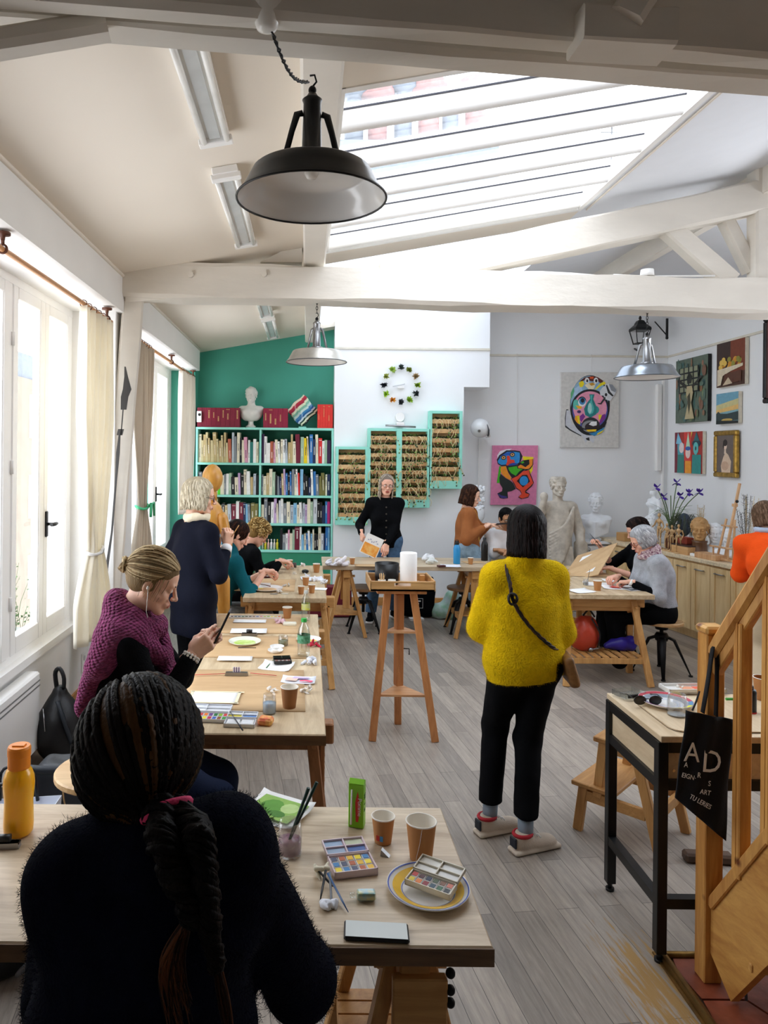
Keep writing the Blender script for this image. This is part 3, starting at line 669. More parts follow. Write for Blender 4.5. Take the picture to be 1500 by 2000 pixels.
# --- turning stools ---
M_seat=wood('stool_seat','#7d5b3c','#a98258',.5,'x',6); M_seatl=wood('light_stool_seat','#b98f5d','#e0bd8c',.45,'x',6)
def stool(loc,h,label,r=.175,rz=0,light=False,t=.03):
    s=thing('swivel_stool',label,'stool',loc,rz,'swivel stools')
    m=MB(); m.lathe([(0,h-t),(r-.006,h-t),(r,h-t+.006),(r,h-.006),(r-.006,h),(0,h)],(0,0,0),36,smooth=False); m.build('seat',M_seatl if light else M_seat,s,world=False)
    m=MB(); m.cyl((0,0,h*.42),(0,0,h-t),.016,n=12); m.cyl((0,0,h-.08),(0,0,h-t),.05,.06,16); m.lathe([(.0,h*.62),(.05,h*.62),(.06,h*.70),(.045,h*.76),(0,h*.76)],(0,0,0),16); m.build('spindle',M_iron,s,world=False)
    for k in range(4):
        a=k*PI/2+PI/4; d=Vector((math.cos(a),math.sin(a),0)); m=MB()
        m.tube([d*.03+Vector((0,0,h*.70)),d*.10+Vector((0,0,h*.64)),d*.23+Vector((0,0,.01))],[.03,.032,.013],8,flat=.45); m.cyl(d*.23,d*.23+Vector((0,0,.012)),.018,n=10); m.build('leg',M_iron,s,world=False)
    return s
stool((1.70,7.74,0),.475,'brown topped swivel stool behind the long back table, beside the brown jacket woman')
stool((.62,7.72,0),.47,'brown topped swivel stool in front of the standing woman in black')
stool((3.12,6.28,0),.47,'pale topped swivel stool under the woman in the grey jumper',light=True,rz=.4)
stool((-.80,2.85,0),.64,'pale round stool under the woman in the burgundy knit',light=True,r=.185,rz=.2)
stool((-.26,1.12,0),.55,'stool under the woman with braids',r=.17)
stool((-.78,6.75,0),.47,'stool under the woman in teal',r=.17)
stool((-.78,7.35,0),.47,'stool under the curly haired woman',r=.17)
stool((3.0,7.0,0),.47,'stool under the dark haired woman at the right table',r=.17)
stool((2.10,8.30,0),.47,'stool under the man in the white shirt',r=.17)
# --- tripod stand with tray ---
st=thing('sculpture_stand','tall three-legged wooden sculpting stand in the middle of the floor','stand',(.62,4.88,0))
W=wood('stand_beech','#9a5f33','#c98a55',.45,'z',7); Wx=wood('stand_shelf','#b07a4c','#dcab7c',.5,'x',7)
feet=[F(727,1447),F(850,1449),F(777,1414)]; c0=Vector((.635,4.87,0))
tops=[c0+Vector((-.085,-.06,.975)),c0+Vector((.085,-.06,.975)),c0+Vector((0,.09,.975))]
for a,b in zip(feet,tops):
    m=MB(); m.beam(a+Vector((0,0,0)),b,.048,.03,up=(0,1,0),bev=.003); m.build('leg',W,st)
m=MB(); m.box(c0+Vector((0,0,.64)),(.052,.052,.62),(0,0,R(20)),bev=.004)
for k in range(6): m.ell(c0+Vector((.0,-.03,.62-.05*k)),(.004,.004,.004),6)
m.build('post',W,st)
for z,n in((.70,'upper_shelf'),(.285,'lower_shelf')):
    pts=[f.lerp(t,z/.975) for f,t in zip(feet,tops)]; m=MB(); cc=sum(pts,Vector())/3
    pts=[p+(cc-p)*.06 for p in pts]; vs=[(p.x,p.y,z) for p in pts]+[(p.x,p.y,z+.014) for p in pts]; m.add(vs,[(0,2,1),(3,4,5),(0,1,4,3),(1,2,5,4),(2,0,3,5)]); m.build(n,Wx,st)
m=MB(); m.bb(.47,.80,4.73,5.03,.975,1.0,.004); m.build('top_board',W,st)
m=MB(); m.tube([c0+Vector((.03,0,.58)),c0+Vector((.07,-.01,.58)),c0+Vector((.07,-.01,.54))],.004,6); m.build('pin',M_iron,st)
tr=thing('serving_tray','wooden tray with handle slots on top of the tall stand','tray',(.635,4.87,1.0))
m=MB(); x0,x1,y0,y1=.425,.845,4.70,5.04
m.bb(x0,x1,y0,y1,1.0,1.012); m.build('base',Wx,tr)
def tray_side(p,q,h0,h1,nm='side'):
    m=MB(); m.beam((p[0],p[1],(h0+h1)/2),(q[0],q[1],(h0+h1)/2),.012,h1-h0,bev=.003); m.build(nm,wood('tray_wood','#8a6238','#c49a63',.5,'x',7),tr)
m=MB(); m.bb(x0,x1,y0,y0+.012,1.0,1.032); m.bb(x0,x0+.155,y0,y0+.012,1.032,1.052); m.bb(x1-.155,x1,y0,y0+.012,1.032,1.052); m.bb(x0,x1,y0,y0+.012,1.052,1.065,.002); m.build('front_side',wood('tray_wood','#8a6238','#c49a63',.5,'x',7),tr)
tray_side((x0,y1),(x1,y1),1.0,1.065); tray_side((x0,y0),(x0,y1),1.0,1.07); tray_side((x1,y0),(x1,y1),1.0,1.07)
# --- metal workbench ---
wb=thing('workbench','tall black steel framed workbench with pale wood top behind the newel post','workbench',(1.9,2.95,0))
x0,x1,y0,y1,zt=1.345,2.30,2.70,3.14,.855; q=.019
for (x,y) in((x0,y0),(x0,y1),(x1,y0),(x1,y1)):
    m=MB(); m.bb(x-q,x+q,y-q,y+q,.035,zt-.025,.002); m.cyl((x,y,.0),(x,y,.012),.018,n=12); m.cyl((x,y,.012),(x,y,.035),.010,n=10); m.build('leg',M_black,wb)
m=MB()
for z in(zt-.045,.67,.225):
    for (a,b,c,d) in((x0,x0,y0,y1),(x1,x1,y0,y1)): m.bb(a-q*.9,a+q*.9,c,d,z-q,z+q)
    m.bb(x0,x1,y0-q*.9,y0+q*.9,z-q,z+q); 
    if z>.5: m.bb(x0,x1,y1-q*.9,y1+q*.9,z-q,z+q)
m.build('frame',M_black,wb)
Mp=wood('bench_veneer','#c0a783','#e2cfb0',.5,'y',5)
m=MB(); m.bb(x0-.012,x1+.012,y0-.022,y1+.024,zt-.024,zt,.002); m.build('worktop',Mp,wb)
for n_,a in(('side_panel',(x0-.004,x0+.004,y0+q,y1-q)),('front_panel',(x0+q,x1-q,y0-.004,y0+.004))):
    m=MB(); m.bb(*a,.69,zt-.06); m.build(n_,Mp,wb)
m=MB(); 
for z in(.72,.79): m.cyl((x0+.045,y0-.006,z),(x0+.045,y0-.003,z),.006,n=8)
m.build('screw',M_chrome,wb)
# --- step stool ---
ss=thing('step_stool','wooden two-step stool between the workbench and the yellow sweater woman','step stool',(F(1125,1622).x,F(1125,1622).y,0),R(45))
Ws=wood('step_wood','#a4733c','#cf9d60',.5,'x',6); Wz=wood('step_leg','#a4733c','#cf9d60',.5,'z',6)
# local: x = width, y negative = depth towards viewer right
for x in(.02,.38):
    for (a,b) in (((x,0,0),(x,-.03,.235)),((x,-.40,0),(x,-.28,.485)),((x,-.10,.20),(x,-.13,.485))):
        m=MB(); m.beam(a,b,.03,.045,up=(0,1,0),bev=.003); m.build('leg',Wz,ss,world=False)
    m=MB(); m.beam((x,-.02,.19),(x,-.33,.19),.025,.05); m.build('side_rail',Ws,ss,world=False); m=MB(); m.beam((x,-.13,.455),(x,-.28,.455),.025,.04); m.build('side_rail',Ws,ss,world=False)
m=MB(); m.beam((.02,-.36,.17),(.38,-.36,.17),.022,.05); m.build('cross_rail',Ws,ss,world=False)
m=MB(); m.bb(-.02,.42,-.20,.02,.235,.258,.004); m.build('lower_step',Ws,ss,world=False)
m=MB(); m.bb(-.02,.42,-.32,-.09,.485,.51,.004); m.build('upper_step',Ws,ss,world=False)
# --- base cabinets along the right wall ---
Mc=wood('cabinet_oak','#cfab74','#ecd1a0',.5,'z',4); Mct=mat('stone_worktop','#dcc9a8',.35,var=.16,vscale=60)
ang=math.atan2(1,-.18)  # direction along the run, towards the back
A=Vector((3.77,8.8,0)); B=Vector((4.25,6.12,0)); D=(B-A).normalized(); N=Vector((-D.y,D.x,0)); 
if N.x<0: N=-N
rzc=math.atan2(D.y,D.x)
Lc=(B-A).length; nd=10; wd=Lc/nd
def loc_(u,v,z): return A+D*u+N*v+Vector((0,0,z))
M3=Matrix((D,N,Vector((0,0,1)))).transposed()
for k in range(nd//2+1):
    u0=k*2*wd; n2=2 if k<nd//2 else 1; u1=u0+n2*wd-.002
    which='nearest the corner' if k==0 else ('nearest the camera' if k==nd//2 else ['','just left of the clay head','below the wooden table easel','partly behind the orange sweater','behind the stair rail','further behind the stair rail'][min(k,5)])
    cb=thing('base_cabinet','pale oak shaker base cabinet '+which,'cabinet',tuple(loc_((u0+u1)/2,.2,0)),0,'pale oak base cabinets')
    m=MB(); m.box(loc_((u0+u1)/2,.23,.46),(u1-u0,.42,.72),M3); m.box(loc_((u0+u1)/2,.26,.05),(u1-u0,.36,.10),M3); m.build('carcass',Mc,cb)
    for q_ in range(n2):
        uc=u0+wd*(q_+.5); m=MB(); w=wd-.006; z0,z1=.105,.80
        m.box(loc_(uc,.009,(z0+z1)/2),(w-.10,.010,z1-z0-.10),M3)
        for s_ in(-1,1): m.box(loc_(uc+s_*(w/2-.03),.004,(z0+z1)/2),(.06,.022,z1-z0),M3,bev=.002)
        for zz in(z0+.03,z1-.03): m.box(loc_(uc,.004,zz),(w-.12,.022,.06),M3)
        d=m.build('door',Mc,cb)
        m=MB(); zz=z1-.055; m.tube([loc_(uc-.055,.0,zz),loc_(uc-.055,-.03,zz),loc_(uc+.055,-.03,zz),loc_(uc+.055,.0,zz)],.006,8); m.build('handle',M_steel,d)
ct=thing('worktop','long pale speckled worktop on top of the oak cabinets','worktop',tuple(loc_(Lc/2,.3,.82)))
m=MB(); m.box(loc_(Lc/2,.215,.84),(Lc+.02,.47,.04),M3,bev=.004); m.box(loc_(-.21,.25,.84),(.40,.40,.04),M3,bev=.004); m.build('slab',Mct,ct)
m=MB(); m.box(loc_(-.17,.26,.41),(.30,.34,.80),M3); tag(m.build('corner_cabinet',Mc),'plain oak end cabinet in the corner behind the dark haired woman','cabinet')
# --- stairs ---
sr=thing('staircase','honey pine staircase with newel post and balusters rising at the right edge','staircase',(1.5,2.54,0))
dS=Vector((.0585,-.234,.383)); pA=Vector((1.475,2.58,1.19)); pB=Vector((1.475,2.58,.27))
m=MB(); m.bb(1.44,1.506,2.568,2.634,.012,1.262,.004); post=m.build('newel_post',M_pine,sr)
m=MB(); m.bb(1.434,1.512,2.562,2.64,1.262,1.292,.008); m.build('newel_cap',M_pinex,post)
upn=Vector((0,0,1)); 
m=MB(); m.beam(pA+Vector((0,-.0,-.0)),pA+dS*6,.066,.05,bev=.012); m.beam(pA+Vector((0,0,-.06)),pA+dS*6+Vector((0,0,-.06)),.036,.045,bev=.004); m.build('handrail',M_pine,sr)
for k in(.50,.97,1.44,1.91,2.38,2.85,3.3,3.8,4.3):
    p=pB+dS*k; q_=pA+dS*k; m=MB(); m.bb(p.x-.022,p.x+.022,p.y-.022,p.y+.022,p.z-.005,q_.z-.05,.004); m.bb(p.x-.024,p.x-.018,p.y-.006,p.y+.006,p.z+.02,q_.z-.05); m.build('baluster',M_pine,sr)
m=MB(); off=Vector((0,0,-.27)); hs=Vector((.014,0,0)); a=pB+dS*.02; b=pB+dS*6; 
a0=Vector((1.51+.0585*.05,2.66-.234*.05,.02)); lo=[Vector((1.51,2.655,.02)),pB+dS*.42+Vector((0,0,-.43))]
poly=[Vector((1.475,2.572,.30)),Vector((1.475,2.572,.13)),pB+dS*.42+Vector((0,0,-.415)),pB+dS*6+Vector((0,0,-.44)),pB+dS*6+Vector((0,0,.03))]
n=len(poly); vs=[p-hs for p in poly]+[p+hs for p in poly]; m.add(vs,[tuple(range(n)),tuple(range(2*n-1,n-1,-1))]+[(i,(i+1)%n,(i+1)%n+n,i+n) for i in range(n)]); 
st_=m.build('stringer',wood('stair_panel','#b87a36','#e6b262',.45,'y',5,True),sr)
m=MB(); m.beam(pB+dS*.02+Vector((0,0,.015)),pB+dS*6+Vector((0,0,.015)),.05,.035,bev=.004); m.build('stringer_cap',M_pine,st_)
for k in range(7):
    p=Vector((1.475,2.58,0))+dS*(.35+k*.52); p.z=.19*(k+1)-.0; m=MB(); m.box(p+Vector((.42,-.08,0)),(.80,.24,.03),(0,0,-.24),bev=.004); m.build('tread',M_pinex,sr)
m=MB(); vs=[p+Vector((.83,-.02,0))-hs for p in poly]+[p+Vector((.83,-.02,0))+hs for p in poly]; m.add(vs,[tuple(range(n)),tuple(range(2*n-1,n-1,-1))]+[(i,(i+1)%n,(i+1)%n+n,i+n) for i in range(n)]); m.build('far_stringer',M_pinex,sr)
# ---------- pendant lamps ----------
def pendant(c,D,label,dark,chain_top,name='pendant_lamp'):
    r=D/2; t=thing(name,label,'pendant lamp',(c.x,c.y,c.z),0,'industrial pendant lamps')
    Mo=mat('black_enamel','#15181a',.3,var=.1) if dark==1 else (mat('aged_aluminium','#b9b6ae',.4,metal=.7,var=.15) if dark==2 else mat('polished_aluminium','#8f969e',.25,metal=.95,var=.12))
    Mi=mat('white_enamel','#e3e2e0',.22,var=.01,coat=.3)
    k=D/.44
    prof=[(.225*r/.22,0),(.222*r/.22,.006),(.208*r/.22,.022),(.190*r/.22,.055),(.176*r/.22,.082),(.168*r/.22,.088),(.10*r/.22,.098),(.07*r/.22,.102),(.055*r/.22,.105)]
    m=MB(); m.lathe(prof,(0,0,0),48); o=m.build('shade',Mo,t,world=False)
    m=MB(); m.lathe([(p*.985,z-.004 if z>.01 else z+.001) for p,z in prof]+[(0,.100)],(0,0,0),48); m.build('reflector',Mi,t,world=False)
    m=MB(); m.tube([(r*1.01*math.cos(a),r*1.01*math.sin(a),.002) for a in [2*PI*i/48 for i in range(48)]],.0035,6,closed=True); m.build('rim',M_black if dark==1 else mat('rim_grey','#3c3f44',.4),t,world=False)
    m=MB(); m.lathe([(.0,.10),(.045,.10),(.045,.115),(.030,.12),(.026,.285),(.030,.295),(.018,.305),(.012,.315),(0,.315)],(0,0,0),20); m.build('housing',Mo if dark==1 else M_steel,t,world=False)
    m=MB(); m.lathe([(0,.062),(.014,.064),(.022,.078),(.018,.094),(.016,.10),(0,.10)],(0,0,0),16); m.build('bulb',mat('bulb_glass','#f4f2ec',.15),t,world=False)
    for k_ in range(2 if dark==1 else 3):
        a=PI*k_+.15 if dark==1 else 2*PI*k_/3+.4; d=Vector((math.cos(a),math.sin(a),0)); m=MB()
        m.tube([d*.028+Vector((0,0,.255)),d*.045+Vector((0,0,.25)),d*.06+Vector((0,0,.20)),d*.085+Vector((0,0,.10))],[.005,.006,.005,.005],6,flat=2); m.build('bracket',Mo if dark==1 else M_steel,t,world=False)
    m=MB(); m.ell((0,0,.325),(.012,.008,.014),10); m.tube([(0,0,.335),(.012,0,.35),(.006,0,.37),(-.008,0,.368)],.003,6); z=.385; H=chain_top-c.z; i=0
    while z<H:
        a=(1,0) if i%2 else (0,1); m.tube([(a[0]*.007*math.cos(b),a[1]*.007*math.cos(b),z+.013*math.sin(b)) for b in [2*PI*j/10 for j in range(10)]],.0022,5,closed=True); z+=.021; i+=1
    m.build('chain',M_iron,t,world=False)
    return t
c=P(608,391,2.12); pendant(c,.437,'big black enamel pendant lamp hanging nearest the camera',1,3.0)
c=P(618,708,5.36); pendant(c,.447,'weathered pale metal pendant lamp hanging in front of the green wall',2,3.03)
c=P(1263,738,5.36); pendant(c,.447,'shiny aluminium pendant lamp hanging near the wall lantern',3,3.02)
t=thing('ceiling_rose','white porcelain ceiling rose with a twisted cable to the black lamp','ceiling rose',tuple(P(521,50,1.87)))
c=P(521,30,1.87); m=MB(); m.lathe([(0,.09),(.055,.09),(.056,.05),(.050,.02),(.036,-.008),(.026,-.035),(.010,-.042),(0,-.042)],tuple(c),28); m.build('cup',mat('porcelain','#eceae4',.2),t)
m=MB(); p0=c+Vector((.012,-.0,-.035)); p3=P(601,160,2.10)
for q_ in range(2):
    pts=[]
    for i in range(26):
        s=i/25; p=p0.lerp(p3,s)+Vector((0,0,-.045*math.sin(PI*s)))+Vector((.004*math.cos(s*50+q_*PI),0,.004*math.sin(s*50+q_*PI))); pts.append(p)
    m.tube(pts,.0028,6)
m.build('cable',M_black,t)
# fluorescent fixtures
def tube_light(y0,y1,label,x=-.44):
    t=thing('fluorescent_fixture',label,'ceiling light',(x,(y0+y1)/2,zc(x)-.05),0,'fluorescent ceiling fixtures')
    sl=Euler((0,-math.atan(.18),0)).to_matrix().to_4x4(); T=Matrix.Translation((x,0,zc(x)))@sl
    Tl=Matrix.Translation(-Vector((x,(y0+y1)/2,zc(x)-.05)))@T
    m=MB(); m.T=Tl; m.box((0,(y0+y1)/2,-.02),(.135,y1-y0,.04),bev=.004); 
    for y in(y0+.03,y1-.03): m.box((0,y,-.05),(.155,.05,.03),bev=.004)
    m.build('housing',M_frame,t,world=False)
    for s_ in(-1,1):
        m=MB(); m.T=Tl; m.cyl((s_*.052,y0+.05,-.055),(s_*.052,y1-.05,-.055),.014,n=12); m.build('tube',mat('tube_glass','#f2f2ee',.2),t,world=False)
    m=MB(); m.T=Tl; m.box((0,(y0+y1)/2,-.044),(.05,y1-y0-.12,.01)); m.build('louver',mat('louver_grey','#c9cccc',.3),t,world=False)
tube_light(2.02,3.30,'twin tube ceiling light nearest the camera')
tube_light(3.66,4.92,'twin tube ceiling light just left of the big black lamp')
tube_light(6.2,7.45,'twin tube ceiling light just beyond the truss')
tube_light(7.62,8.85,'twin tube ceiling light nearest the bookcase')
# curtain poles
M_pole=wood('curtain_pole','#b5794a','#dca777',.45,'y',6); M_dkw=mat('brown_wood_bracket','#5f3420',.5,var=.15)
def pole(y0,y1,label,br):
    t=thing('curtain_pole',label,'curtain pole',(XH-.05,(y0+y1)/2,2.82)); x=XH-.06; z=2.83
    m=MB(); m.cyl((x,y0,z),(x,y1,z),.014,n=14); m.build('rod',M_pole,t)
    for y in br:
        m=MB(); m.lathe([(0,0),(.035,0),(.035,.012),(.012,.016),(.010,.035)],(x,y,z+.078),16,M=Matrix.Rotation(PI,3,'X')); m.tube([(x+.02*math.cos(a),y,z+.02*math.sin(a)+.002) for a in [2*PI*i/16 for i in range(16)]],.006,6,closed=True); m.tube([(x,y,z+.02),(x,y,z+.06)],.009,8); m.build('bracket',M_dkw,t)
pole(.8,5.16,'long pale wood curtain pole over the near window',(1.6,3.32,5.05))
pole(5.84,8.92,'long pale wood curtain pole over the far window',(5.95,7.45,8.86))
def curtain(px0,px1,py_top,py_bot,Y0_,Y1_,label,mt,tie=None,tiecol=None,folds=7,amp=.03,xx=None,seed=0):
    x=xx if xx is not None else XH-.06; z1=2.815; z0=P(px0,py_bot,(Y0_+Y1_)/2).z
    t=thing('curtain',label,'curtain',(x,(Y0_+Y1_)/2,z0)); ym=(Y0_+Y1_)/2; rr=np.random.RandomState(seed); ph=rr.rand(4)*6
    def fn(u,v):
        z=z1+(z0-z1)*v; w=1.0
        if tie is not None:
            d=(z-tie)/.9 if z>tie else (tie-z)/.30
            w=.36+.64*min(1,abs(d))**.8
        y=ym+(u-.5)*(Y1_-Y0_)*w
        a=amp*(.6+.4*w)
        return (x+a*math.sin(u*2*PI*folds+ph[0]+.6*math.sin(v*3+ph[1]))+.010*math.sin(u*31+v*5+ph[2]), y+.01*math.sin(v*9+u*14+ph[3]), z)
    m=MB(); m.grid(fn,folds*12,44); o=m.build('cloth',mt,t); solidify(o,.003)
    if tie is not None and tiecol:
        wv=(Y1_-Y0_)*.36/2+.012; m=MB(); m.tube([(x+(amp+.018)*math.cos(a),ym+wv*math.sin(a),tie+.01*math.sin(2*a)) for a in [2*PI*i/24 for i in range(24)]],.011,8,closed=True,flat=1.8)
        if tiecol is not M_white:
            for s_ in(-1,1): m.tube([(x+amp+.03,ym,tie),(x+amp+.06,ym+s_*.05,tie+.04),(x+amp+.06,ym+s_*.07,tie-.08)],[.01,.014,.012],6,flat=.4)
        m.build('tie',tiecol,t)
    m=MB()
    for k in range(6):
        y=Y0_+.04+(Y1_-Y0_-.08)*k/5; m.tube([(x+.022*math.cos(a),y,2.83+.022*math.sin(a)) for a in [2*PI*i/12 for i in range(12)]],.003,5,closed=True)
    m.build('ring',M_dkw,t)
    return t
def curt_mat(n,c):
    m=mat(n,c,.9,var=.04,vscale=3,bump=.1,bscale=300)
    nt=m.node_tree; b=nt.nodes['Principled BSDF']; o=[x for x in nt.nodes if x.type=='OUTPUT_MATERIAL'][0]
    tr_=nt.nodes.new('ShaderNodeBsdfTranslucent'); tr_.inputs[0].default_value=(*rgb(c),1); mx=nt.nodes.new('ShaderNodeMixShader'); mx.inputs[0].default_value=.35
    nt.links.new(b.outputs[0],mx.inputs[1]); nt.links.new(tr_.outputs[0],mx.inputs[2]); nt.links.new(mx.outputs[0],o.inputs[0]); return m
Mcur=curt_mat('cream_cotton','#f5f0e2'); Mcur2=curt_mat('taupe_linen','#cdc1b0'); Mcur3=curt_mat('white_linen','#ece7de')
curtain(150,208,605,1243,4.48,5.10,'cream curtain gathered beside the near window',Mcur,1.23,M_white,6,.035,seed=1)
curtain(247,288,690,1100,5.92,6.45,'taupe curtain tied with a green ribbon at the far window',Mcur2,1.42,mat('green_ribbon','#4fc48c',.5),6,.03,seed=2)
curtain(350,385,755,1000,8.05,8.80,'off-white curtain hanging right beside the bookcase',Mcur3,None,None,6,.035,seed=3)
# ================= people toolkit =================
def skinmat(n,c,lips='#b0605a'):
    return [mat('skin_'+n,c,.5,var=.05,vscale=14,sss=.12,bump=.05,bscale=120), mat('lips_'+n,lips,.4,var=.05)]
def make_head(male=False, h=.0031):
    v=Vol((-.11,-.13,-.24),(.11,.14,.13),h); k=.018
    v.ell((0,-.016,.030),(.073,.094,.084),k=k); v.ell((0,.030,.030),(.062,.058,.062),k=.02)
    v.ell((0,.030,-.045),(.053,.052,.062),k=.02)
    for s in(-1,1):
        v.cap((s*.052,-.005,-.050),(s*.020,.062,-.098),.017,.014,k=.022)
        v.ell((s*.040,.056,-.030),(.024,.022,.020),k=.018)
    v.ell((0,.066,-.098),(.022 if not male else .026,.020,.018),k=.02)
    v.cap((-.034,.079,.014),(.034,.079,.014),.009 if not male else .012,k=.016)
    for s in(-1,1): v.ell((s*.031,.094,-.004),(.018,.015,.011),k=.014,sub=True)
    v.cap((0,.086,.006),(0,.106,-.030),.0075,.0095,k=.010); v.ell((0,.108,-.034),(.0105,.0105,.009),k=.006)
    for s in(-1,1): v.ell((s*.012,.098,-.038),(.0075,.009,.0065),k=.006); v.ell((s*.0055,.103,-.0445),(.004,.005,.003),k=.003,sub=True)
    v.ell((0,.084,-.066),(.026,.014,.016),k=.012)
    v.ell((0,.0935,-.0635),(.019,.007,.0045),k=.005); v.ell((0,.0915,-.0725),(.017,.0075,.0055),k=.005)
    v.cap((-.020,.1005,-.0682),(.020,.1005,-.0682),.0018,k=.003,sub=True)
    for s in(-1,1):
        v.ell((s*.031,.0735,-.003),(.0150,.0140,.0125),k=.006)      # eye ball and lids
        v.cap((s*.031-.011,.0885,-.0035),(s*.031+.011,.0885,-.0035),.0032,k=.002,sub=True)
        v.ell((s*.076,-.006,-.010),(.0075,.018,.030),rot=(R(-12),0,s*R(18)),k=.005); v.ell((s*.084,-.002,-.008),(.004,.010,.018),rot=(R(-12),0,s*R(18)),k=.004,sub=True)
    v.cap((0,-.022,-.06),(0,-.030,-.175),.049 if not male else .055,.047 if not male else .053,k=.03)
    V,Q=v.mesh(); V=relax(V,Q,1,.4); c=V[Q].mean(1)
    lip=((c[:,0]/.021)**2+((c[:,2]+.068)/.0105)**2<1)&(c[:,1]>.086)
    return V,Q,lip.astype(int)
_H={}
def head_mesh(male=False,h=.0031):
    key=(male,h)
    if key not in _H: _H[key]=make_head(male,h)
    return _H[key]
def make_hand(tb, curls, thumb, h=.0028, spread=1.0):
    """wrist at origin, fingers +y, back of hand +z; tb=+1 thumb on +x"""
    v=Vol((-.075,-.05,-.10),(.075,.215,.05),h)
    v.cap((0,-.04,0),(0,.012,0),.026,.025,k=.02,sq=((0,0,1),.72))
    v.box((0,.050,-.002),(.070,.078,.024),rad=.011,k=.02); v.ell((tb*.026,.034,-.010),(.020,.032,.015),k=.014)
    bx=[.029,.0098,-.0100,-.0285]; ln=[.070,.079,.073,.056]; rd=[.0086,.0088,.0084,.0074]
    for i in range(4):
        a=np.array([tb*bx[i]*1.0,.084-(.004 if i in(0,2) else (.011 if i==3 else 0)),0.0]); ang=0; sp=tb*bx[i]*spread*2.2
        v.cap((a[0]*.7,.03,.002),a,.0095,rd[i]+.0012,k=.008)
        for j,f in enumerate((.46,.30,.24)):
            ang+=R(curls[i][j]); L=ln[i]*f; d=np.array([math.sin(sp)*math.cos(ang)*1.0,math.cos(ang)*math.cos(sp),-math.sin(ang)]); b=a+d*L
            v.cap(a,b,rd[i]*(1-.07*j),rd[i]*(.93-.07*j),k=.0025); a=b
    a=np.array([tb*.026,.018,-.008]); pts=[a]+[np.array([tb*p[0],p[1],p[2]]) for p in thumb]
    rr=[.014,.0112,.0098,.0082]
    for j in range(3): v.cap(pts[j],pts[j+1],rr[j],rr[j+1],k=.006)
    V,Q=v.mesh(); return relax(V,Q,1,.4),Q
RELAX=([(18,24,14),(22,28,16),(26,30,18),(30,32,18)],[(.042,.046,-.018),(.046,.074,-.026),(.044,.096,-.030)])
GRIP=([(45,60,35),(50,65,35),(55,65,38),(58,65,38)],[(.040,.044,-.024),(.034,.068,-.042),(.020,.084,-.052)])
PINCH=([(42,48,22),(48,50,26),(38,50,28),(34,48,28)],[(.040,.044,-.022),(.036,.070,-.038),(.028,.092,-.050)])
FIST=([(70,85,45),(74,88,45),(76,88,45),(78,88,45)],[(.040,.040,-.026),(.036,.062,-.040),(.012,.070,-.044)])
FLAT=([(6,10,6),(5,8,6),(6,10,6),(8,12,8)],[(.046,.044,-.010),(.056,.068,-.012),(.060,.088,-.014)])
_HD={}
def hand_mesh(tb,pose,h=.0028):
    key=(tb,id(pose),h)
    if key not in _HD: _HD[key]=make_hand(tb,pose[0],pose[1],h)
    return _HD[key]
def basis(fwd,up):
    f=Vector(fwd).normalized(); u=Vector(up); r=f.cross(u)
    if r.length<1e-5: r=f.orthogonal()
    r.normalize(); u=r.cross(f); M=Matrix((r,f,u)).transposed().to_4x4(); return M
def smooth_path(pts,n):
    pts=[Vector(p) for p in pts]; out=[]; N=len(pts)-1
    for i in range(n+1):
        t=i/n*N; k=min(int(t),N-1); u=t-k
        p0=pts[max(k-1,0)];p1=pts[k];p2=pts[k+1];p3=pts[min(k+2,N)]
        out.append(.5*((2*p1)+(-p0+p2)*u+(2*p0-5*p1+4*p2-p3)*u*u+(-p0+3*p1-3*p2+p3)*u**3))
    return out
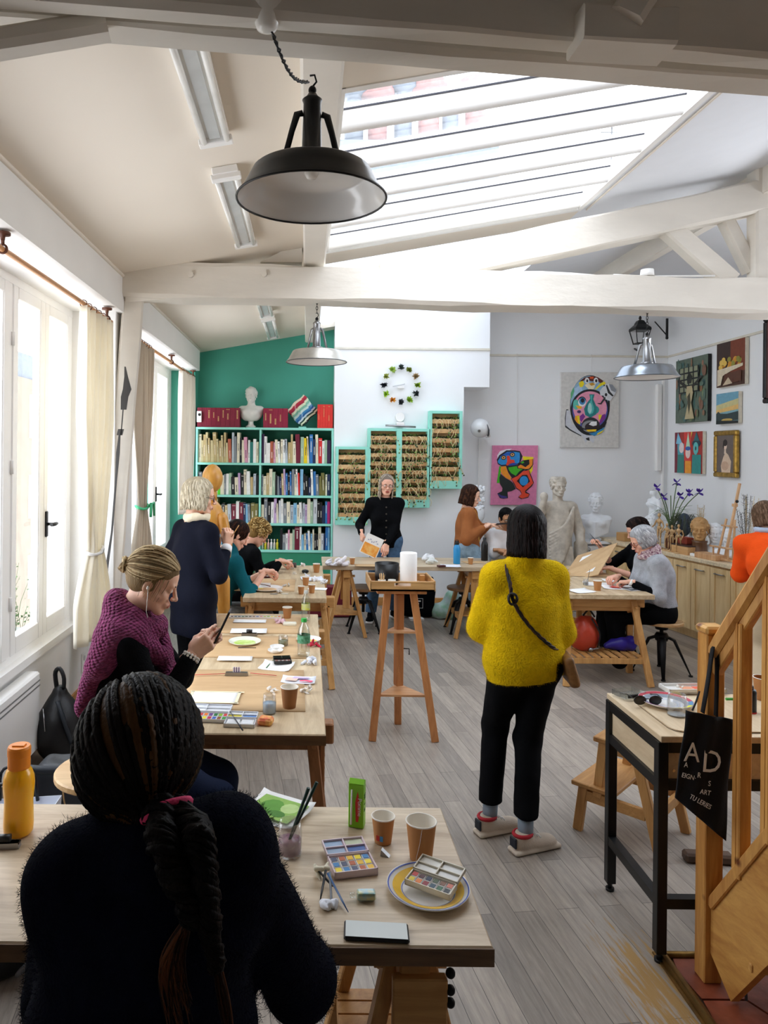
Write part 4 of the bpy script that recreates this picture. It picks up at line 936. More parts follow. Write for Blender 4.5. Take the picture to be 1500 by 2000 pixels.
# ---- hair ----
def scalp(th,ph,r=1.0):
    """th azimuth (0=front,+y ; + towards +x), ph from the top down"""
    return Vector((math.sin(th)*math.sin(ph)*.075*r, (math.cos(th)*math.sin(ph)*.095-.014)*1.0*r if True else 0, .030+math.cos(ph)*.086*r))
def hair_mats(n,cols,rough=.38):
    rough=max(rough,.5)
    return [mat('hair_%s_%d'%(n,i),c,rough,var=.10,vscale=40,stretch=(1,1,.25),bump=.35,bscale=160,spec=.10) for i,c in enumerate(cols)]
def hair(style,seed=1,**kw):
    """returns an MB in head space"""
    m=MB(); rr=random.Random(seed); nc=kw.get('nc',3)
    vol=kw.get('vol',1.07)
    # base cap
    hv=Vol((-.12,-.15,-.16),(.12,.13,.15),.006)
    fr=kw.get('front',.062); 
    hv.ell((0,-.018,.034),(.078*vol,.098*vol,.088*vol),k=.01)
    if style in('fall','curly'):
        hv.ell((0,-.050,-.02+kw.get('nape',0)),(.070*vol,.055*vol,.070),k=.03)
    if style=='gather': hv.ell((0,-.04,-.01),(.068,.062,.06),k=.03)
    hv.box((0,.075,-.070),(.30,kw.get('facecut',.10),.20),rad=.02,k=.01,sub=True)      # open the face
    hv.box((0,.10,.0),(.112,.10,fr*2),rad=.03,k=.01,sub=True)
    hv.box((0,0,-.22),(.4,.4,.20),rad=.01,sub=True,k=.005)
    V,Q=hv.mesh(); V=relax(V,Q,2); m.m=nc-1; m.add(V.tolist(),Q.tolist(),True)
    if style=='fall':
        N=kw.get('n',230); zend=kw.get('zend',-.10); part=kw.get('part',0.0); fringe=kw.get('fringe',None); flare=kw.get('flare',1.0); wave=kw.get('wave',.002); wid=kw.get('w',.0085)
        for i in range(N):
            th=-PI+2*PI*(i+rr.random()*.8)/N; layer=rr.random(); a=abs(th)
            ze=zend+rr.uniform(-.006,.006)+kw.get('backlift',0)*max(0,(a-1.6)/1.54)
            front=a<kw.get('open',.95)
            if front:
                if fringe is None: # swept to the side
                    sgn=1 if (th-part)>0 else -1; th_e=sgn*kw.get('open',.95)*1.05; ze=zend*.9
                else: th_e=th; ze=fringe+rr.uniform(-.004,.004)
            else: th_e=th
            r=vol*(1.0+.035*layer); pts=[]
            p0=part*.3; start=Vector((p0*.06+.004*math.sin(th),-.02+.01*math.cos(th),.03+.088*r))
            nseg=9
            for j in range(nseg+1):
                u=j/nseg; ph=.12+u*(1.50); tt=th+(th_e-th)*min(1,u*1.3)
                p=scalp(tt,min(ph,1.6),r)
                pts.append(p)
            last=pts[-1]; k_=0
            if ze<last.z:
                nd=max(3,int((last.z-ze)/.018)); 
                for j in range(1,nd+1):
                    u=j/nd; q=Vector((last.x*(1+(flare-1)*u-.10*u*u*kw.get('tuck',1)),(last.y+.014)*(1+(flare-1)*u-.10*u*u*kw.get('tuck',1))-.014,last.z+(ze-last.z)*u)); pts.append(q)
            else:
                pts=[p for p in pts if p.z>ze] or pts[:3]
            ph=rr.random()*6
            pts=[p+Vector((math.sin(ph+p.z*90),math.cos(ph+p.z*80),0))*wave for p in pts]
            n=len(pts); W=wid*rr.uniform(.7,1.2); rad=[W*(.5+.5*min(1,3*(j/n)))*(1 if j<n-2 else .55) for j in range(n)]
            m.m=rr.randrange(nc); m.tube(pts,rad,5,flat=.45)
    elif style=='curly':
        N=kw.get('n',260); cl=kw.get('curl',.012)
        for i in range(N):
            th=rr.uniform(-PI,PI); ph=math.acos(1-rr.random()*1.35); 
            if abs(th)<.9 and ph>kw.get('fph',1.05): continue
            c=scalp(th,ph,vol*rr.uniform(.98,1.06)); out=(c-Vector((0,-.014,.03))).normalized(); d=Vector((rr.uniform(-1,1),rr.uniform(-1,1),rr.uniform(-1.2,.3))); d=(d-out*d.dot(out)).normalized(); e=out.cross(d); L=rr.uniform(.03,.055); tw=rr.uniform(1.2,2.2); ph0=rr.random()*6
            pts=[c+d*(L*(u-.3))+ (out*math.cos(ph0+tw*2*PI*u)+e*math.sin(ph0+tw*2*PI*u))*cl*(1-.3*u)+out*.006 for u in [j/10 for j in range(11)]]
            m.m=rr.randrange(nc); m.tube(pts,[.0045*(1-.6*j/10)+.001 for j in range(11)],5)
    elif style=='gather':
        N=kw.get('n',150); tie=Vector(kw.get('tie',(0,-.115,-.02))); wid=kw.get('w',.007); rope=kw.get('rope',False)
        for i in range(N):
            th=-PI+2*PI*(i+rr.random())/N; a=abs(th); ph=1.05 if a<.7 else 1.05+.75*min(1,(a-.7)/.8)
            if a>1.9: ph=2.25
            if rr.random()<kw.get('inner',.45): ph*=rr.uniform(.12,.95)
            p0=scalp(th,ph,vol*1.0); pts=[p0]; n=12
            for j in range(1,n+1):
                u=j/n; q=p0.lerp(tie,u); c=Vector((0,-.018,.034)); d=q-c; rr_=math.sqrt((d.x/.078)**2+(d.y/.098)**2+(d.z/.088)**2)
                if rr_<vol*1.03 and rr_>1e-6: d=d*(vol*1.03/rr_)
                q2=c+d; q2=q2.lerp(q,u**6); pts.append(q2)
            W=wid*rr.uniform(.8,1.15); m.m=rr.choices(range(nc),kw.get('wts',[1]*nc))[0]
            if rope:
                P_=smooth_path(pts,46); m.tube(P_,[W*(.82+.22*abs(math.sin(j*1.15+i))) for j in range(len(P_))],5)
            else: m.tube(pts,[W*(.6+.4*math.sin(PI*min(1,.15+j/n))) for j in range(n+1)],5,flat=.5)
    return m
def norm(v): return Vector(v).normalized()
# ---- the figure ----
def figure(name_label,J,fwd,skin,outfit,hairfn,hand_pose=(RELAX,RELAX),hand_up=(None,None),hand_dir=(None,None),male=False,headrot=(0,0,0),hs=1.0,hh=.0034,cat='person',group=None,bodyh=.013,legs=True,face=True,eyecol='#4a3526',brow='#4a3628',glasses=None):
    """J: pelvis chest neck head sh el wr hip kn an (pairs are (left,right)); world coordinates"""
    V3=lambda a: Vector(a)
    Jn={k:([V3(p) for p in v] if isinstance(v[0],(tuple,list,Vector)) else V3(v)) for k,v in J.items()}
    pel=Jn['pelvis']; base=(pel.x,pel.y,0)
    root=thing('person',name_label,cat,base,0,group)
    f=norm(fwd)
    Mh=Matrix.Translation(Jn['head'])@basis(f,(0,0,1))@Matrix.Rotation(R(headrot[0]),4,'Z')@Matrix.Rotation(R(headrot[1]),4,'X')@Matrix.Rotation(R(headrot[2]),4,'Y')@Matrix.Scale(hs,4)
    allp=[pel,Jn['chest'],Jn['neck'],Jn['head']]+Jn['sh']+Jn['el']+Jn['wr']+(Jn['hip']+Jn['kn']+Jn['an'] if legs else [])
    lo=np.array([min(p[i] for p in allp) for i in range(3)])-.24; hi=np.array([max(p[i] for p in allp) for i in range(3)])+.24; lo[2]=max(lo[2],-.05)
    v=Vol(lo,hi,bodyh); torso(v,Jn,f,-.012,outfit); neckpt=Mh@Vector((0,-.03,-.10)); v.cap(Jn['neck'],neckpt,.050,.047,k=.02)
    for i in(0,1):
        v.cap(Jn['sh'][i],Jn['el'][i],.040,.033,k=.03); v.cap(Jn['el'][i],Jn['wr'][i],.034,.0245,k=.02)
    if legs: leg_shapes(v,Jn,f,-.022)
    Vb,Qb=v.mesh(); Vb=relax(Vb,Qb,1); parts=[(Vb,Qb,0)]
    Vh,Qh,lip=head_mesh(male); Vh=xf(Vh,Mh); Vs=[Vb,Vh]; Qs=[Qb,Qh+len(Vb)]; mi=[0]*len(Qb)+list(lip if face else [0]*len(Qh)); n=len(Vb)+len(Vh)
    for i in(0,1):
        d=hand_dir[i] or (Jn['wr'][i]-Jn['el'][i]); u=hand_up[i] or (0,0,1)
        Mx=Matrix.Translation(Jn['wr'][i])@basis(d,u)@Matrix.Scale(.95 if not male else 1.05,4)
        tb=1 if i==0 else -1   # left hand palm down: thumb towards its right (+x in hand space)
        Vh2,Qh2=hand_mesh(tb,hand_pose[i],hh); Vh2=xf(Vh2,Mx); Vs.append(Vh2); Qs.append(Qh2+n); n+=len(Vh2); mi+=[0]*len(Qh2)
    Vb=np.concatenate(Vs); Qb=np.concatenate(Qs)
    mesh_obj('body',Vb,Qb,skin,root,True,mi,True)
    if face:
        for s in(-1,1):
            m=MB(); Me=Mh@Matrix.Translation((s*.031,.0735,-.003)); 
            m.m=0; m.T=Me; m.ell((0,.0006,0),(.0141,.0138,.0118),16); m.m=1; m.ell((0,.0078,-.0012),(.0056,.0052,.0052),12); m.m=2; m.ell((0,.0107,-.0012),(.0024,.0024,.0024),8)
            m.build('eye',[mat('eye_white','#e9e4de',.2,var=0),mat('iris_'+eyecol,eyecol,.2,var=0),mat('pupil','#050505',.1,var=0)],root)
            m=MB(); m.T=Mh; m.tube([(s*.014,.0905,.0135),(s*.028,.0910,.0185),(s*.044,.078,.0150)],[.0026,.0028,.0014],6); m.build('eyebrow',mat('brow_'+brow,brow,.7),root)
    if glasses:
        m=MB(); m.T=Mh
        for s in(-1,1):
            m.tube([(s*.031+.024*math.cos(a)*1.0,.101-.010*abs(s*.031+.024*math.cos(a))/.055,-.006+.017*math.sin(a)*(1.0)) for a in [2*PI*i/20 for i in range(20)]],.0017,5,closed=True)
            m.tube([(s*.055,.092,-.001),(s*.075,.05,.002),(s*.080,-.005,-.001),(s*.079,-.02,-.012)],.0015,5)
        m.tube([(-.007,.102,-.004),(.007,.102,-.004)],.0016,5); m.build('glasses',mat('spectacle_frame'+glasses,glasses,.3),root)
    if hairfn:
        hm,hmat=hairfn; hm2=MB(); hm2.v=[tuple(Mh@Vector(p)) for p in hm.v]; hm2.f=hm.f; hm2.mi=hm.mi; hm2.sm=hm.sm; hm2.build('hair',hmat,root)
    # clothes
    for g in outfit['clothes']: garment(root,g,Jn,f,Mh,lo,hi)
    return root,Mh,Jn
def torso(v,J,f,inf,o={}):
    pel,ch,nk=J['pelvis'],J['chest'],J['neck']; sw=o.get('w',1.0) if isinstance(o,dict) else 1.0
    lat=norm(J['sh'][1]-J['sh'][0]); lat2=norm(J['hip'][1]-J['hip'][0]) if 'hip' in J else lat
    def fr(up,l):
        up=norm(up); fw=norm(Vector(up).cross(l)); return Matrix((l-up*l.dot(up),fw,up)).transposed()
    s1=norm(ch-pel); s2=norm(nk-ch); M1=fr(s1,lat2); M2=fr(s2,lat)
    for M in(M1,M2): M.col[0]=M.col[0].normalized()
    v.ell(pel,(.165*sw+inf,.118*sw+inf,.125),rot=M1,k=.05); v.ell(pel.lerp(ch,.5),(.138*sw+inf,.104*sw+inf,.14),rot=M1,k=.06)
    v.ell(ch,(.150*sw+inf,.110*sw+inf,.155),rot=M2,k=.06); v.ell(ch.lerp(nk,.55),(.140*sw+inf,.082+inf,.085),rot=M2,k=.05)
    for i in(0,1): v.cap(nk+(J['sh'][i]-nk)*.15+Vector((0,0,-.01)),J['sh'][i],.040+inf*.8,.038+inf*.7,k=.05)
    if isinstance(o,dict) and o.get('bust',1):
        for s in(-1,1): v.ell(ch+Vector(M2.col[0])*s*.070+Vector(M2.col[1])*.085-Vector(M2.col[2])*.02,(.056+inf,.048+inf,.056+inf),k=.04)
def leg_shapes(v,J,f,inf,frac=1.0,straight=0.0):
    for i in(0,1):
        h,k_,a=J['hip'][i],J['kn'][i],J['an'][i]
        v.ell(h,(.095+inf,.095+inf,.10+inf),k=.05); v.cap(h,k_,.084+inf,.056+inf+straight*.4,k=.04)
        e=k_.lerp(a,frac); v.cap(k_,e,.054+inf+straight*.4,.036+inf+straight,k=.03)
        if not straight and inf>-.02: v.ell(k_.lerp(a,.3)-Vector(f)*.018,(.045+inf,.045+inf,.09),k=.03)
def garment(root,g,J,f,Mh,lo,hi):
    h=g.get('h',.009); t=g['type']; inf=g.get('inf',.014); v=Vol(lo,hi,h)
    if t=='top':
        torso(v,J,f,inf,g)
        if not g.get('skirt'):
            fw_=norm((f[0],f[1],0)); p_=J['pelvis']; v.cap(p_+Vector((0,0,.02)),p_-Vector((0,0,.13)),.142*g.get('w',1)+inf,.142*g.get('w',1)+inf,k=.05,sq=(fw_,.76))
        if g.get('skirt'): # long coat / tunic below the pelvis
            z=g['skirt']; pel=J['pelvis']; lat=norm(J['hip'][1]-J['hip'][0]); 
            v.cap(pel,Vector((pel.x,pel.y,z)),.150+inf,.165+inf+g.get('flare',.02),k=.05,sq=(norm(lat.cross(Vector((0,0,1)))),.72))
        if 'hem' in g:
            n=g.get('hemn',(0,0,-1)); v.cut(Vector((J['pelvis'].x,J['pelvis'].y,g['hem'])),n)
        if 'neckcut' in g: v.cut(J['neck']+norm(J['neck']-J['chest'])*g['neckcut'],norm(J['neck']-J['chest']))
        sl=g.get('sleeve',.95); ri=g.get('sl_inf',inf)
        for i in(0,1):
            s,e,w=J['sh'][i],J['el'][i],J['wr'][i]
            v.ell(s,(.043+ri*.8,)*3,k=.05)
            v.cap(s,e,.041+ri*.8,.037+ri*.9,k=.045)
            if sl>0:
                q=e.lerp(w,sl); v.cap(e,q,.037+ri*.9,.027+ri*g.get('cuff',.6),k=.03)
                if g.get('ribcuff'): v.cap(e.lerp(w,sl-.12),q,.030+ri*.4,.029+ri*.3,k=.015)
        if g.get('turtle'):
            npt=Mh@Vector((0,-.03,-.10)); d=norm(npt-J['neck']); v.cap(J['neck']-d*.02,J['neck']+d*g['turtle'],.060+inf*.5,.058+inf*.4,k=.03)
        if g.get('open'): # open front
            pel=J['pelvis']; lat=norm(J['sh'][1]-J['sh'][0]); fw=norm(lat.cross(Vector((0,0,1)))); fw=fw if fw.dot(f)>0 else -fw
            c=J['chest']+fw*.12; v.box(c+Vector((0,0,-.1)),(g['open'],.14,.9),rot=basis(fw,(0,0,1)).to_3x3(),rad=.01,k=.02,sub=True)
        if g.get('slit'): 
            p,d=g['slit']; v.box(p,d,rad=.004,k=.004,sub=True)
    elif t=='trousers':
        pel=J['pelvis']; v.ell(pel,(.165+inf,.120+inf,.12),rot=basis(f,(0,0,1)).to_3x3(),k=.05); leg_shapes(v,J,f,inf,g.get('frac',.93),g.get('straight',.02))
        if 'waist' in g: v.cut((0,0,g['waist']),(0,0,1))
        if 'cuffz' in g: v.cut((0,0,g['cuffz']),(0,0,-1))
    fo=g.get('fold',(.004,26,(1,1,.6))); V,Q=vmesh(v,g.get('relax',2),fo,g.get('seed',1))
    m=mesh_obj(g['name'],V,Q,g['mat'],root,True,None,True)
    if g.get('label'): m['label']=g['label']
    return m
def shoe(root,an,fwd,mt,L=.25,name='shoe',mt2=None):
    an=Vector(an); f=norm((fwd[0],fwd[1],0)); M=Matrix.Translation((an.x,an.y,0))@basis(f,(0,0,1))
    v=Vol((-.07,-.12,-.01),(.07,.22,.14),.005)
    v.ell((0,-.02,.050),(.036,.052,.046),k=.02); v.ell((0,.075,.034),(.043,.085,.032),k=.03); v.ell((0,.125,.028),(.040,.048,.026),k=.02); v.cap((0,-.02,.05),(0,-.012,.095),.036,.034,k=.02)
    v.box((0,.055,.012),(.082,L+.01,.024),rad=.012,k=.008); v.cut((0,0,.002),(0,0,-1)); v.cut((0,0,.098),(0,0,1))
    V,Q=v.mesh(); V=relax(V,Q,2); V=xf(V,M); o=mesh_obj(name,V,Q,[mt,mt2 or mt],root,True,None,True)
    if mt2:
        mi=[1 if V[q][:,2].mean()<.028 else 0 for q in Q]; o.data.polygons.foreach_set('material_index',mi)
    return o,M
def ik(a,b,l1,l2,hint):
    """elbow/knee position between a and b bending towards hint"""
    a=Vector(a);b=Vector(b);d=b-a;L=min(d.length,(l1+l2)*.999);d.normalize(); x=(l1*l1-l2*l2+L*L)/(2*L); hh=math.sqrt(max(0,l1*l1-x*x)); h=Vector(hint); h=(h-d*h.dot(d)).normalized(); return a+d*x+h*hh

def fuzz(parent,o,mt,n,L,seed=0):
    me=o.data; nv=len(me.vertices); co=np.empty(nv*3); me.vertices.foreach_get('co',co); co=co.reshape(-1,3); no=np.empty(nv*3); me.vertices.foreach_get('normal',no); no=no.reshape(-1,3)
    r=np.random.RandomState(seed); i=r.randint(0,nv,n); p=co[i]+r.normal(0,.002,(n,3)); d=no[i]+r.normal(0,.55,(n,3)); d/=np.linalg.norm(d,axis=1,keepdims=True); l=r.uniform(.4,1,(n,1))*L; s=np.cross(d,r.normal(size=(n,3))); s/=np.linalg.norm(s,axis=1,keepdims=True)
    b=r.normal(0,.35,(n,3))*l; V=np.stack([p-s*.0003,p+s*.0003,p+d*l*.6+s*.0003+b*.3,p+d*l*.6-s*.0003+b*.3,p+d*l+b],1).reshape(-1,3); k=np.arange(n)*5
    Fc=[[a,a+1,a+2,a+3] for a in k]+[[a+3,a+2,a+4] for a in k]
    f=mesh_obj('wool_fuzz',V,Fc,mt,o,False,None,True); f['kind']='stuff'; return f
# ================= the people =================
def JJ(pelvis,chest,neck,head,fwd,wr,elh,an,knh=None,shw=.142,drop=.07,legw=.088,l=(.285,.25),tilt=0):
    V=Vector; pelvis,chest,neck,head=map(V,(pelvis,chest,neck,head)); f=norm((fwd[0],fwd[1],0)); r=f.cross(V((0,0,1)))
    up=norm(neck-chest); dn=V((0,0,-1))*drop
    sh=[neck-r*shw+dn+V((0,0,tilt)),neck+r*shw+dn-V((0,0,tilt))]; wr=[V(w) for w in wr]
    el=[ik(sh[i],wr[i],l[0],l[1],elh[i]) for i in(0,1)]
    hip=[pelvis-r*legw+V((0,0,-.03)),pelvis+r*legw+V((0,0,-.03))]; an=[V(a) for a in an]
    kh=knh or f; kn=[ik(hip[i],an[i],.42,.42,kh) for i in(0,1)]
    # keep wrists within reach
    for i in(0,1):
        d=wr[i]-el[i]
        if d.length>.27: wr[i]=el[i]+d.normalized()*.26
    return dict(pelvis=pelvis,chest=chest,neck=neck,head=head,sh=sh,el=el,wr=wr,hip=hip,kn=kn,an=an)
def cloth(n,c,bump=.25,bs=220,rough=.85,sheen=.3,var=.06,vs=10,st=(1,1,1)): return mat(n,c,rough,var=var,vscale=vs,bump=bump,bscale=bs,sheen=sheen,stretch=st,spec=.12)
def knit(n,c,sc=70,c2=None):
    m=mat(n,c,.9,var=.18,vscale=40,sheen=.4); nt=m.node_tree; b=nt.nodes['Principled BSDF']; tc=[x for x in nt.nodes if x.type=='TEX_COORD'][0]
    v=nt.nodes.new('ShaderNodeTexVoronoi'); v.inputs['Scale'].default_value=sc; v.inputs['Randomness'].default_value=.35; mp=nt.nodes.new('ShaderNodeMapping'); mp.inputs['Scale'].default_value=(1,1,1.7); mp.inputs['Rotation'].default_value=(0,.5,.6)
    nt.links.new(tc.outputs['Object'],mp.inputs[0]); nt.links.new(mp.outputs[0],v.inputs['Vector']); bp=nt.nodes.new('ShaderNodeBump'); bp.invert=True; bp.inputs['Strength'].default_value=1; bp.inputs['Distance'].default_value=.02; nt.links.new(v.outputs['Distance'],bp.inputs['Height']); nt.links.new(bp.outputs[0],b.inputs['Normal'])
    return m
SK1=skinmat('fair','#ecbda3'); SK2=skinmat('rosy','#e6b199','#b4574f'); SK3=skinmat('brown','#6f4630','#6a3a33'); SK4=skinmat('olive','#c9966f','#a4584c')
M_denim=cloth('blue_denim','#4f6c8c',.3,300,.8,.1,.15,30); M_ldenim=cloth('light_denim','#8fa9bd',.3,300,.8,.1,.18,20); M_blk=cloth('black_trousers','#08090c',.2,300,.9,0)
M_blkknit=cloth('black_knit','#08090c',.5,180,.95,0); M_navyknit=cloth('navy_mohair','#0a0f1e',.4,200,1.0,0,.2,30)
# --- 1: braided hair, nearest ---
J=JJ((-.25,1.02,.66),(-.24,1.09,1.02),(-.232,1.11,1.285),(-.275,1.195,1.378),(0,1,0),((-.40,1.53,.80),(-.035,1.56,.815)),((-.6,-.1,-.8),(.75,-.1,-.65)),((-.36,1.45,.10),(-.12,1.45,.10)),shw=.115,drop=.018,tilt=-.022)
J['el'][1]=Vector((-.002,1.31,.94)); J['el'][0]=Vector((-.415,1.24,.95))
HB=hair_mats('braids',['#0c0908','#15100d','#4a3218'],.42)
hb=hair('gather',seed=3,nc=3,vol=1.24,tie=(.060,-.118,-.062),n=210,w=.0066,rope=True,wts=[10,6,1.6],inner=.6)
fo=(.004,20,(1,1,.6))
root,Mh,_=figure('woman with long dark braids and fluffy navy sweater, back to camera at nearest table',J,(0,1,0),SK3,
 dict(w=1.0,bust=1,clothes=[dict(type='top',name='sweater',mat=M_navyknit,inf=.030,sl_inf=.030,sleeve=.97,h=.008,fold=(.006,16,(1,1,.7)),hem=.60,turtle=.05),dict(type='trousers',name='trousers',mat=M_blk,inf=.012)]),
 (hb,HB),hand_pose=(RELAX,PINCH),hand_dir=((.4,1,-.1),(-.3,1,-.15)),headrot=(0,-8,4),hh=.003)
fuzz(root,[c for c in root.children if c.name.startswith('sweater')][0],M_navyknit,40000,.009)
# ponytail of two twisted bundles, tie, loose brown ends
def bundle(m,path,r0,r1,n=9,tw=5.0,w=.006,seed=0,ms=(0,1)):
    rr=random.Random(seed); S_=smooth_path(path,44)
    for k in range(n):
        ph=2*PI*k/n+rr.uniform(-.2,.2); pts=[]; q=rr.uniform(.75,1.05)
        for i,p in enumerate(S_):
            u=i/44; r=(r0+(r1-r0)*u)*q*(1+.10*math.sin(u*26+seed)); a=ph+tw*2*PI*u
            t=(S_[min(i+1,44)]-S_[max(i-1,0)]).normalized(); s=t.cross(Vector((0,1,0))).normalized(); v=s.cross(t)
            pts.append(p+s*math.cos(a)*r+v*math.sin(a)*r)
        m.m=ms[0] if rr.random()<.7 else ms[1]; m.tube(pts,[w*(.9+.25*math.sin(i*1.3+k))*(1-.35*i/44) for i in range(45)],5)
m=MB(); HBm=hair_mats('braids',[],.4) if False else HB
bundle(m,[P(318,1588,1.055),P(318,1640,.985),P(345,1710,.955),P(372,1770,.945),P(376,1795,.95)],.021,.012,10,3.2,.0085,1)
bundle(m,[P(340,1588,1.055),P(385,1630,.985),P(398,1700,.955),P(408,1770,.945),P(412,1830,.945),P(424,1890,.945)],.019,.008,9,3.6,.0080,2)
pony=m.build('ponytail',HB,root)
m=MB(); HE=hair_mats('loose',['#3a2114','#5a3722','#26150d'],.45); rr=random.Random(4)
for k in range(46):
    o=rr.uniform(-.010,.010); e=rr.uniform(-.014,.014); bow=rr.uniform(.2,1.2); a=P(372,1790,.95)+Vector((o*.5,rr.uniform(-.008,.004),0)); c=P(352+e*1800,1980+rr.uniform(-30,40),.94); b=a.lerp(c,.45)+Vector((-.022*bow,-.005,0))
    m.m=rr.randrange(3); m.tube(smooth_path([a,b,c],12),[.0022*(1-.75*i/12) for i in range(13)],4)
for k in range(26):
    e=rr.uniform(-.008,.008); a=P(424,1886,.948)+Vector((e*.5,rr.uniform(-.006,.003),0)); c=P(448+e*1200,2030,.94); m.m=rr.randrange(3); m.tube(smooth_path([a,a.lerp(c,.5)+Vector((e*.4,0,0)),c],8),[.0022*(1-.7*i/8) for i in range(9)],4)
m.build('hair_ends',HE,pony)
m=MB(); c=P(325,1585,1.06); ax=(P(290,1600,1.05)-P(366,1574,1.05)).normalized(); dn=Vector((-.3,-.45,-.84)).normalized(); e=dn.cross(ax).normalized()
for off in(-.006,.003):
    m.tube([c+dn*off+ax*.033*math.cos(a)+e*.026*math.sin(a) for a in [2*PI*i/28 for i in range(28)]],.0058,7,closed=True)
m.build('hair_tie',mat('pink_elastic','#e8447c',.7,bump=.3,bscale=300),root)
# --- 2: burgundy knit, profile with phone ---
f2=(1,.05,0)
J=JJ((-.73,2.86,.745),(-.725,2.85,1.05),(-.672,2.835,1.245),(-.600,2.825,1.392),f2,((-.415,2.905,1.125),(-.435,2.775,1.118)),((.0,.5,-1),(-.2,-.35,-1)),((-.34,3.0,.12),(-.34,2.8,.12)),shw=.140)
hb=hair('gather',seed=5,nc=3,vol=1.07,tie=(0,-.128,.012),n=210,w=.0048,inner=.35,front=.048,facecut=.11)
for k in range(40): # bun
    rr=random.Random(k); c=Vector((0,-.128,.012)); a0=rr.random()*6; tl=Euler((rr.uniform(-.6,.6),rr.uniform(-.6,.6),0)).to_matrix(); hb.m=rr.randrange(3)
    R_=rr.uniform(.012,.030); hb.tube([c+tl@Vector((R_*math.cos(a0+i*.5),rr.uniform(-.003,.003)-.004,R_*math.sin(a0+i*.5))) for i in range(9)],.0052,5)
for k in range(26): # loose wisps
    rr=random.Random(k+90); th=rr.choice([-1,1])*rr.uniform(.75,1.9); p=scalp(th,1.5,1.08); hb.m=rr.randrange(3); hb.tube([p,p+Vector((.004,0,-.03)),p+Vector((rr.uniform(-.01,.01),rr.uniform(-.012,.012),-.07-.03*rr.random()))],[.0014,.001,.0006],4)
HBL=hair_mats('ash_blonde',['#a48b66','#c4af88','#7c6749'],.4)
root,Mh,_=figure('woman with ash blonde updo and burgundy knit shawl, in profile, looking at a phone',J,f2,SK1,
 dict(w=.98,bust=1,clothes=[dict(type='top',name='jumper',mat=M_blkknit,inf=.012,sl_inf=.012,sleeve=.86,h=.0075,hem=.70,neckcut=-.02),dict(type='trousers',name='jeans',mat=cloth('navy_denim','#141d33'),inf=.012)]),
 (hb,HBL),hand_pose=(GRIP,GRIP),hand_dir=((.80,-.18,.62),(.80,.12,.62)),hand_up=((.3,.9,.15),(.3,-.9,.15)),headrot=(0,-24,0),hh=.0026)
sv=Vol((-1.0,2.5,.85),(-.42,3.2,1.40),.0065); nk=Vector((-.672,2.835,1.245))
for i in range(12):
    a0=2*PI*i/12; a1=2*PI*(i+1)/12; q=lambda a:(nk.x+.005+.082*math.cos(a),nk.y+.090*math.sin(a),nk.z+.012-.055*math.cos(a)); sv.cap(q(a0),q(a1),.036,k=.02)
sv.cap((-.69,2.83,1.24),(-.70,2.71,1.205),.066,.060,k=.04); sv.cap((-.69,2.84,1.24),(-.70,3.01,1.19),.066,.062,k=.04)
sv.cap((-.71,2.70,1.20),(-.76,2.66,1.10),.062,.05,k=.04); sv.cap((-.70,3.01,1.19),(-.72,3.05,1.07),.066,.060,k=.04)
sv.cap((-.74,2.83,1.22),(-.83,2.84,.97),.105,.070,k=.05,sq=((1,0,.2),.5)); sv.cap((-.76,2.74,1.16),(-.845,2.72,.93),.075,.045,k=.05,sq=((1,0,.2),.6)); sv.cap((-.76,2.94,1.16),(-.845,2.96,.95),.075,.045,k=.05,sq=((1,0,.2),.6))
sv.cap((-.64,2.70,1.20),(-.565,2.79,1.10),.050,.036,k=.03); sv.cap((-.64,2.98,1.20),(-.565,2.87,1.10),.050,.036,k=.03)
sv.ell((-.555,2.825,1.085),(.036,.042,.036),k=.02); sv.cap((-.55,2.80,1.07),(-.535,2.785,.985),.028,.034,k=.015); sv.cap((-.55,2.85,1.07),(-.53,2.875,.99),.028,.034,k=.015)
V,Q=vmesh(sv,2,(.004,34,(1,1,1)),3); mesh_obj('knitted_shawl',V,Q,knit('burgundy_knit','#7a2a58',62),root,True,None,True)
m=MB(); w_=_['wr'][1]; e_=_['el'][1]; d=norm(w_-e_); s1=d.orthogonal().normalized(); s2=d.cross(s1)
for off in(-.018,-.008):
    for k in range(14): a=2*PI*k/14; m.ell(w_+d*off+s1*.031*math.cos(a)+s2*.031*math.sin(a),(.0058,.0058,.0058),6)
m.build('bracelet',mat('pearl','#ece9e2',.25),root)
m=MB(); e0=Mh@Vector((.083,-.002,-.016)); m.tube([e0,e0+Vector((0,0,-.02)),e0+Vector((-.005,0,-.09)),e0+Vector((.02,0,-.20))],.0016,5); m.ell(e0,(.006,.006,.008),8); m.build('earphone_cable',mat('white_cable','#e9e6e0',.4),root)
m=MB(); c=(_['wr'][0]+_['wr'][1])/2+Vector((.095,-.0,.085)); Mx=basis((.42,0,.90),(-.9,0,.42)); m.T=Matrix.Translation(c)@Mx; m.box((0,0,0),(.074,.150,.009),bev=.003); o=m.build('smartphone',M_black); tag(o,'black smartphone held up by the woman in the burgundy knit','phone'); PHONE_C=c
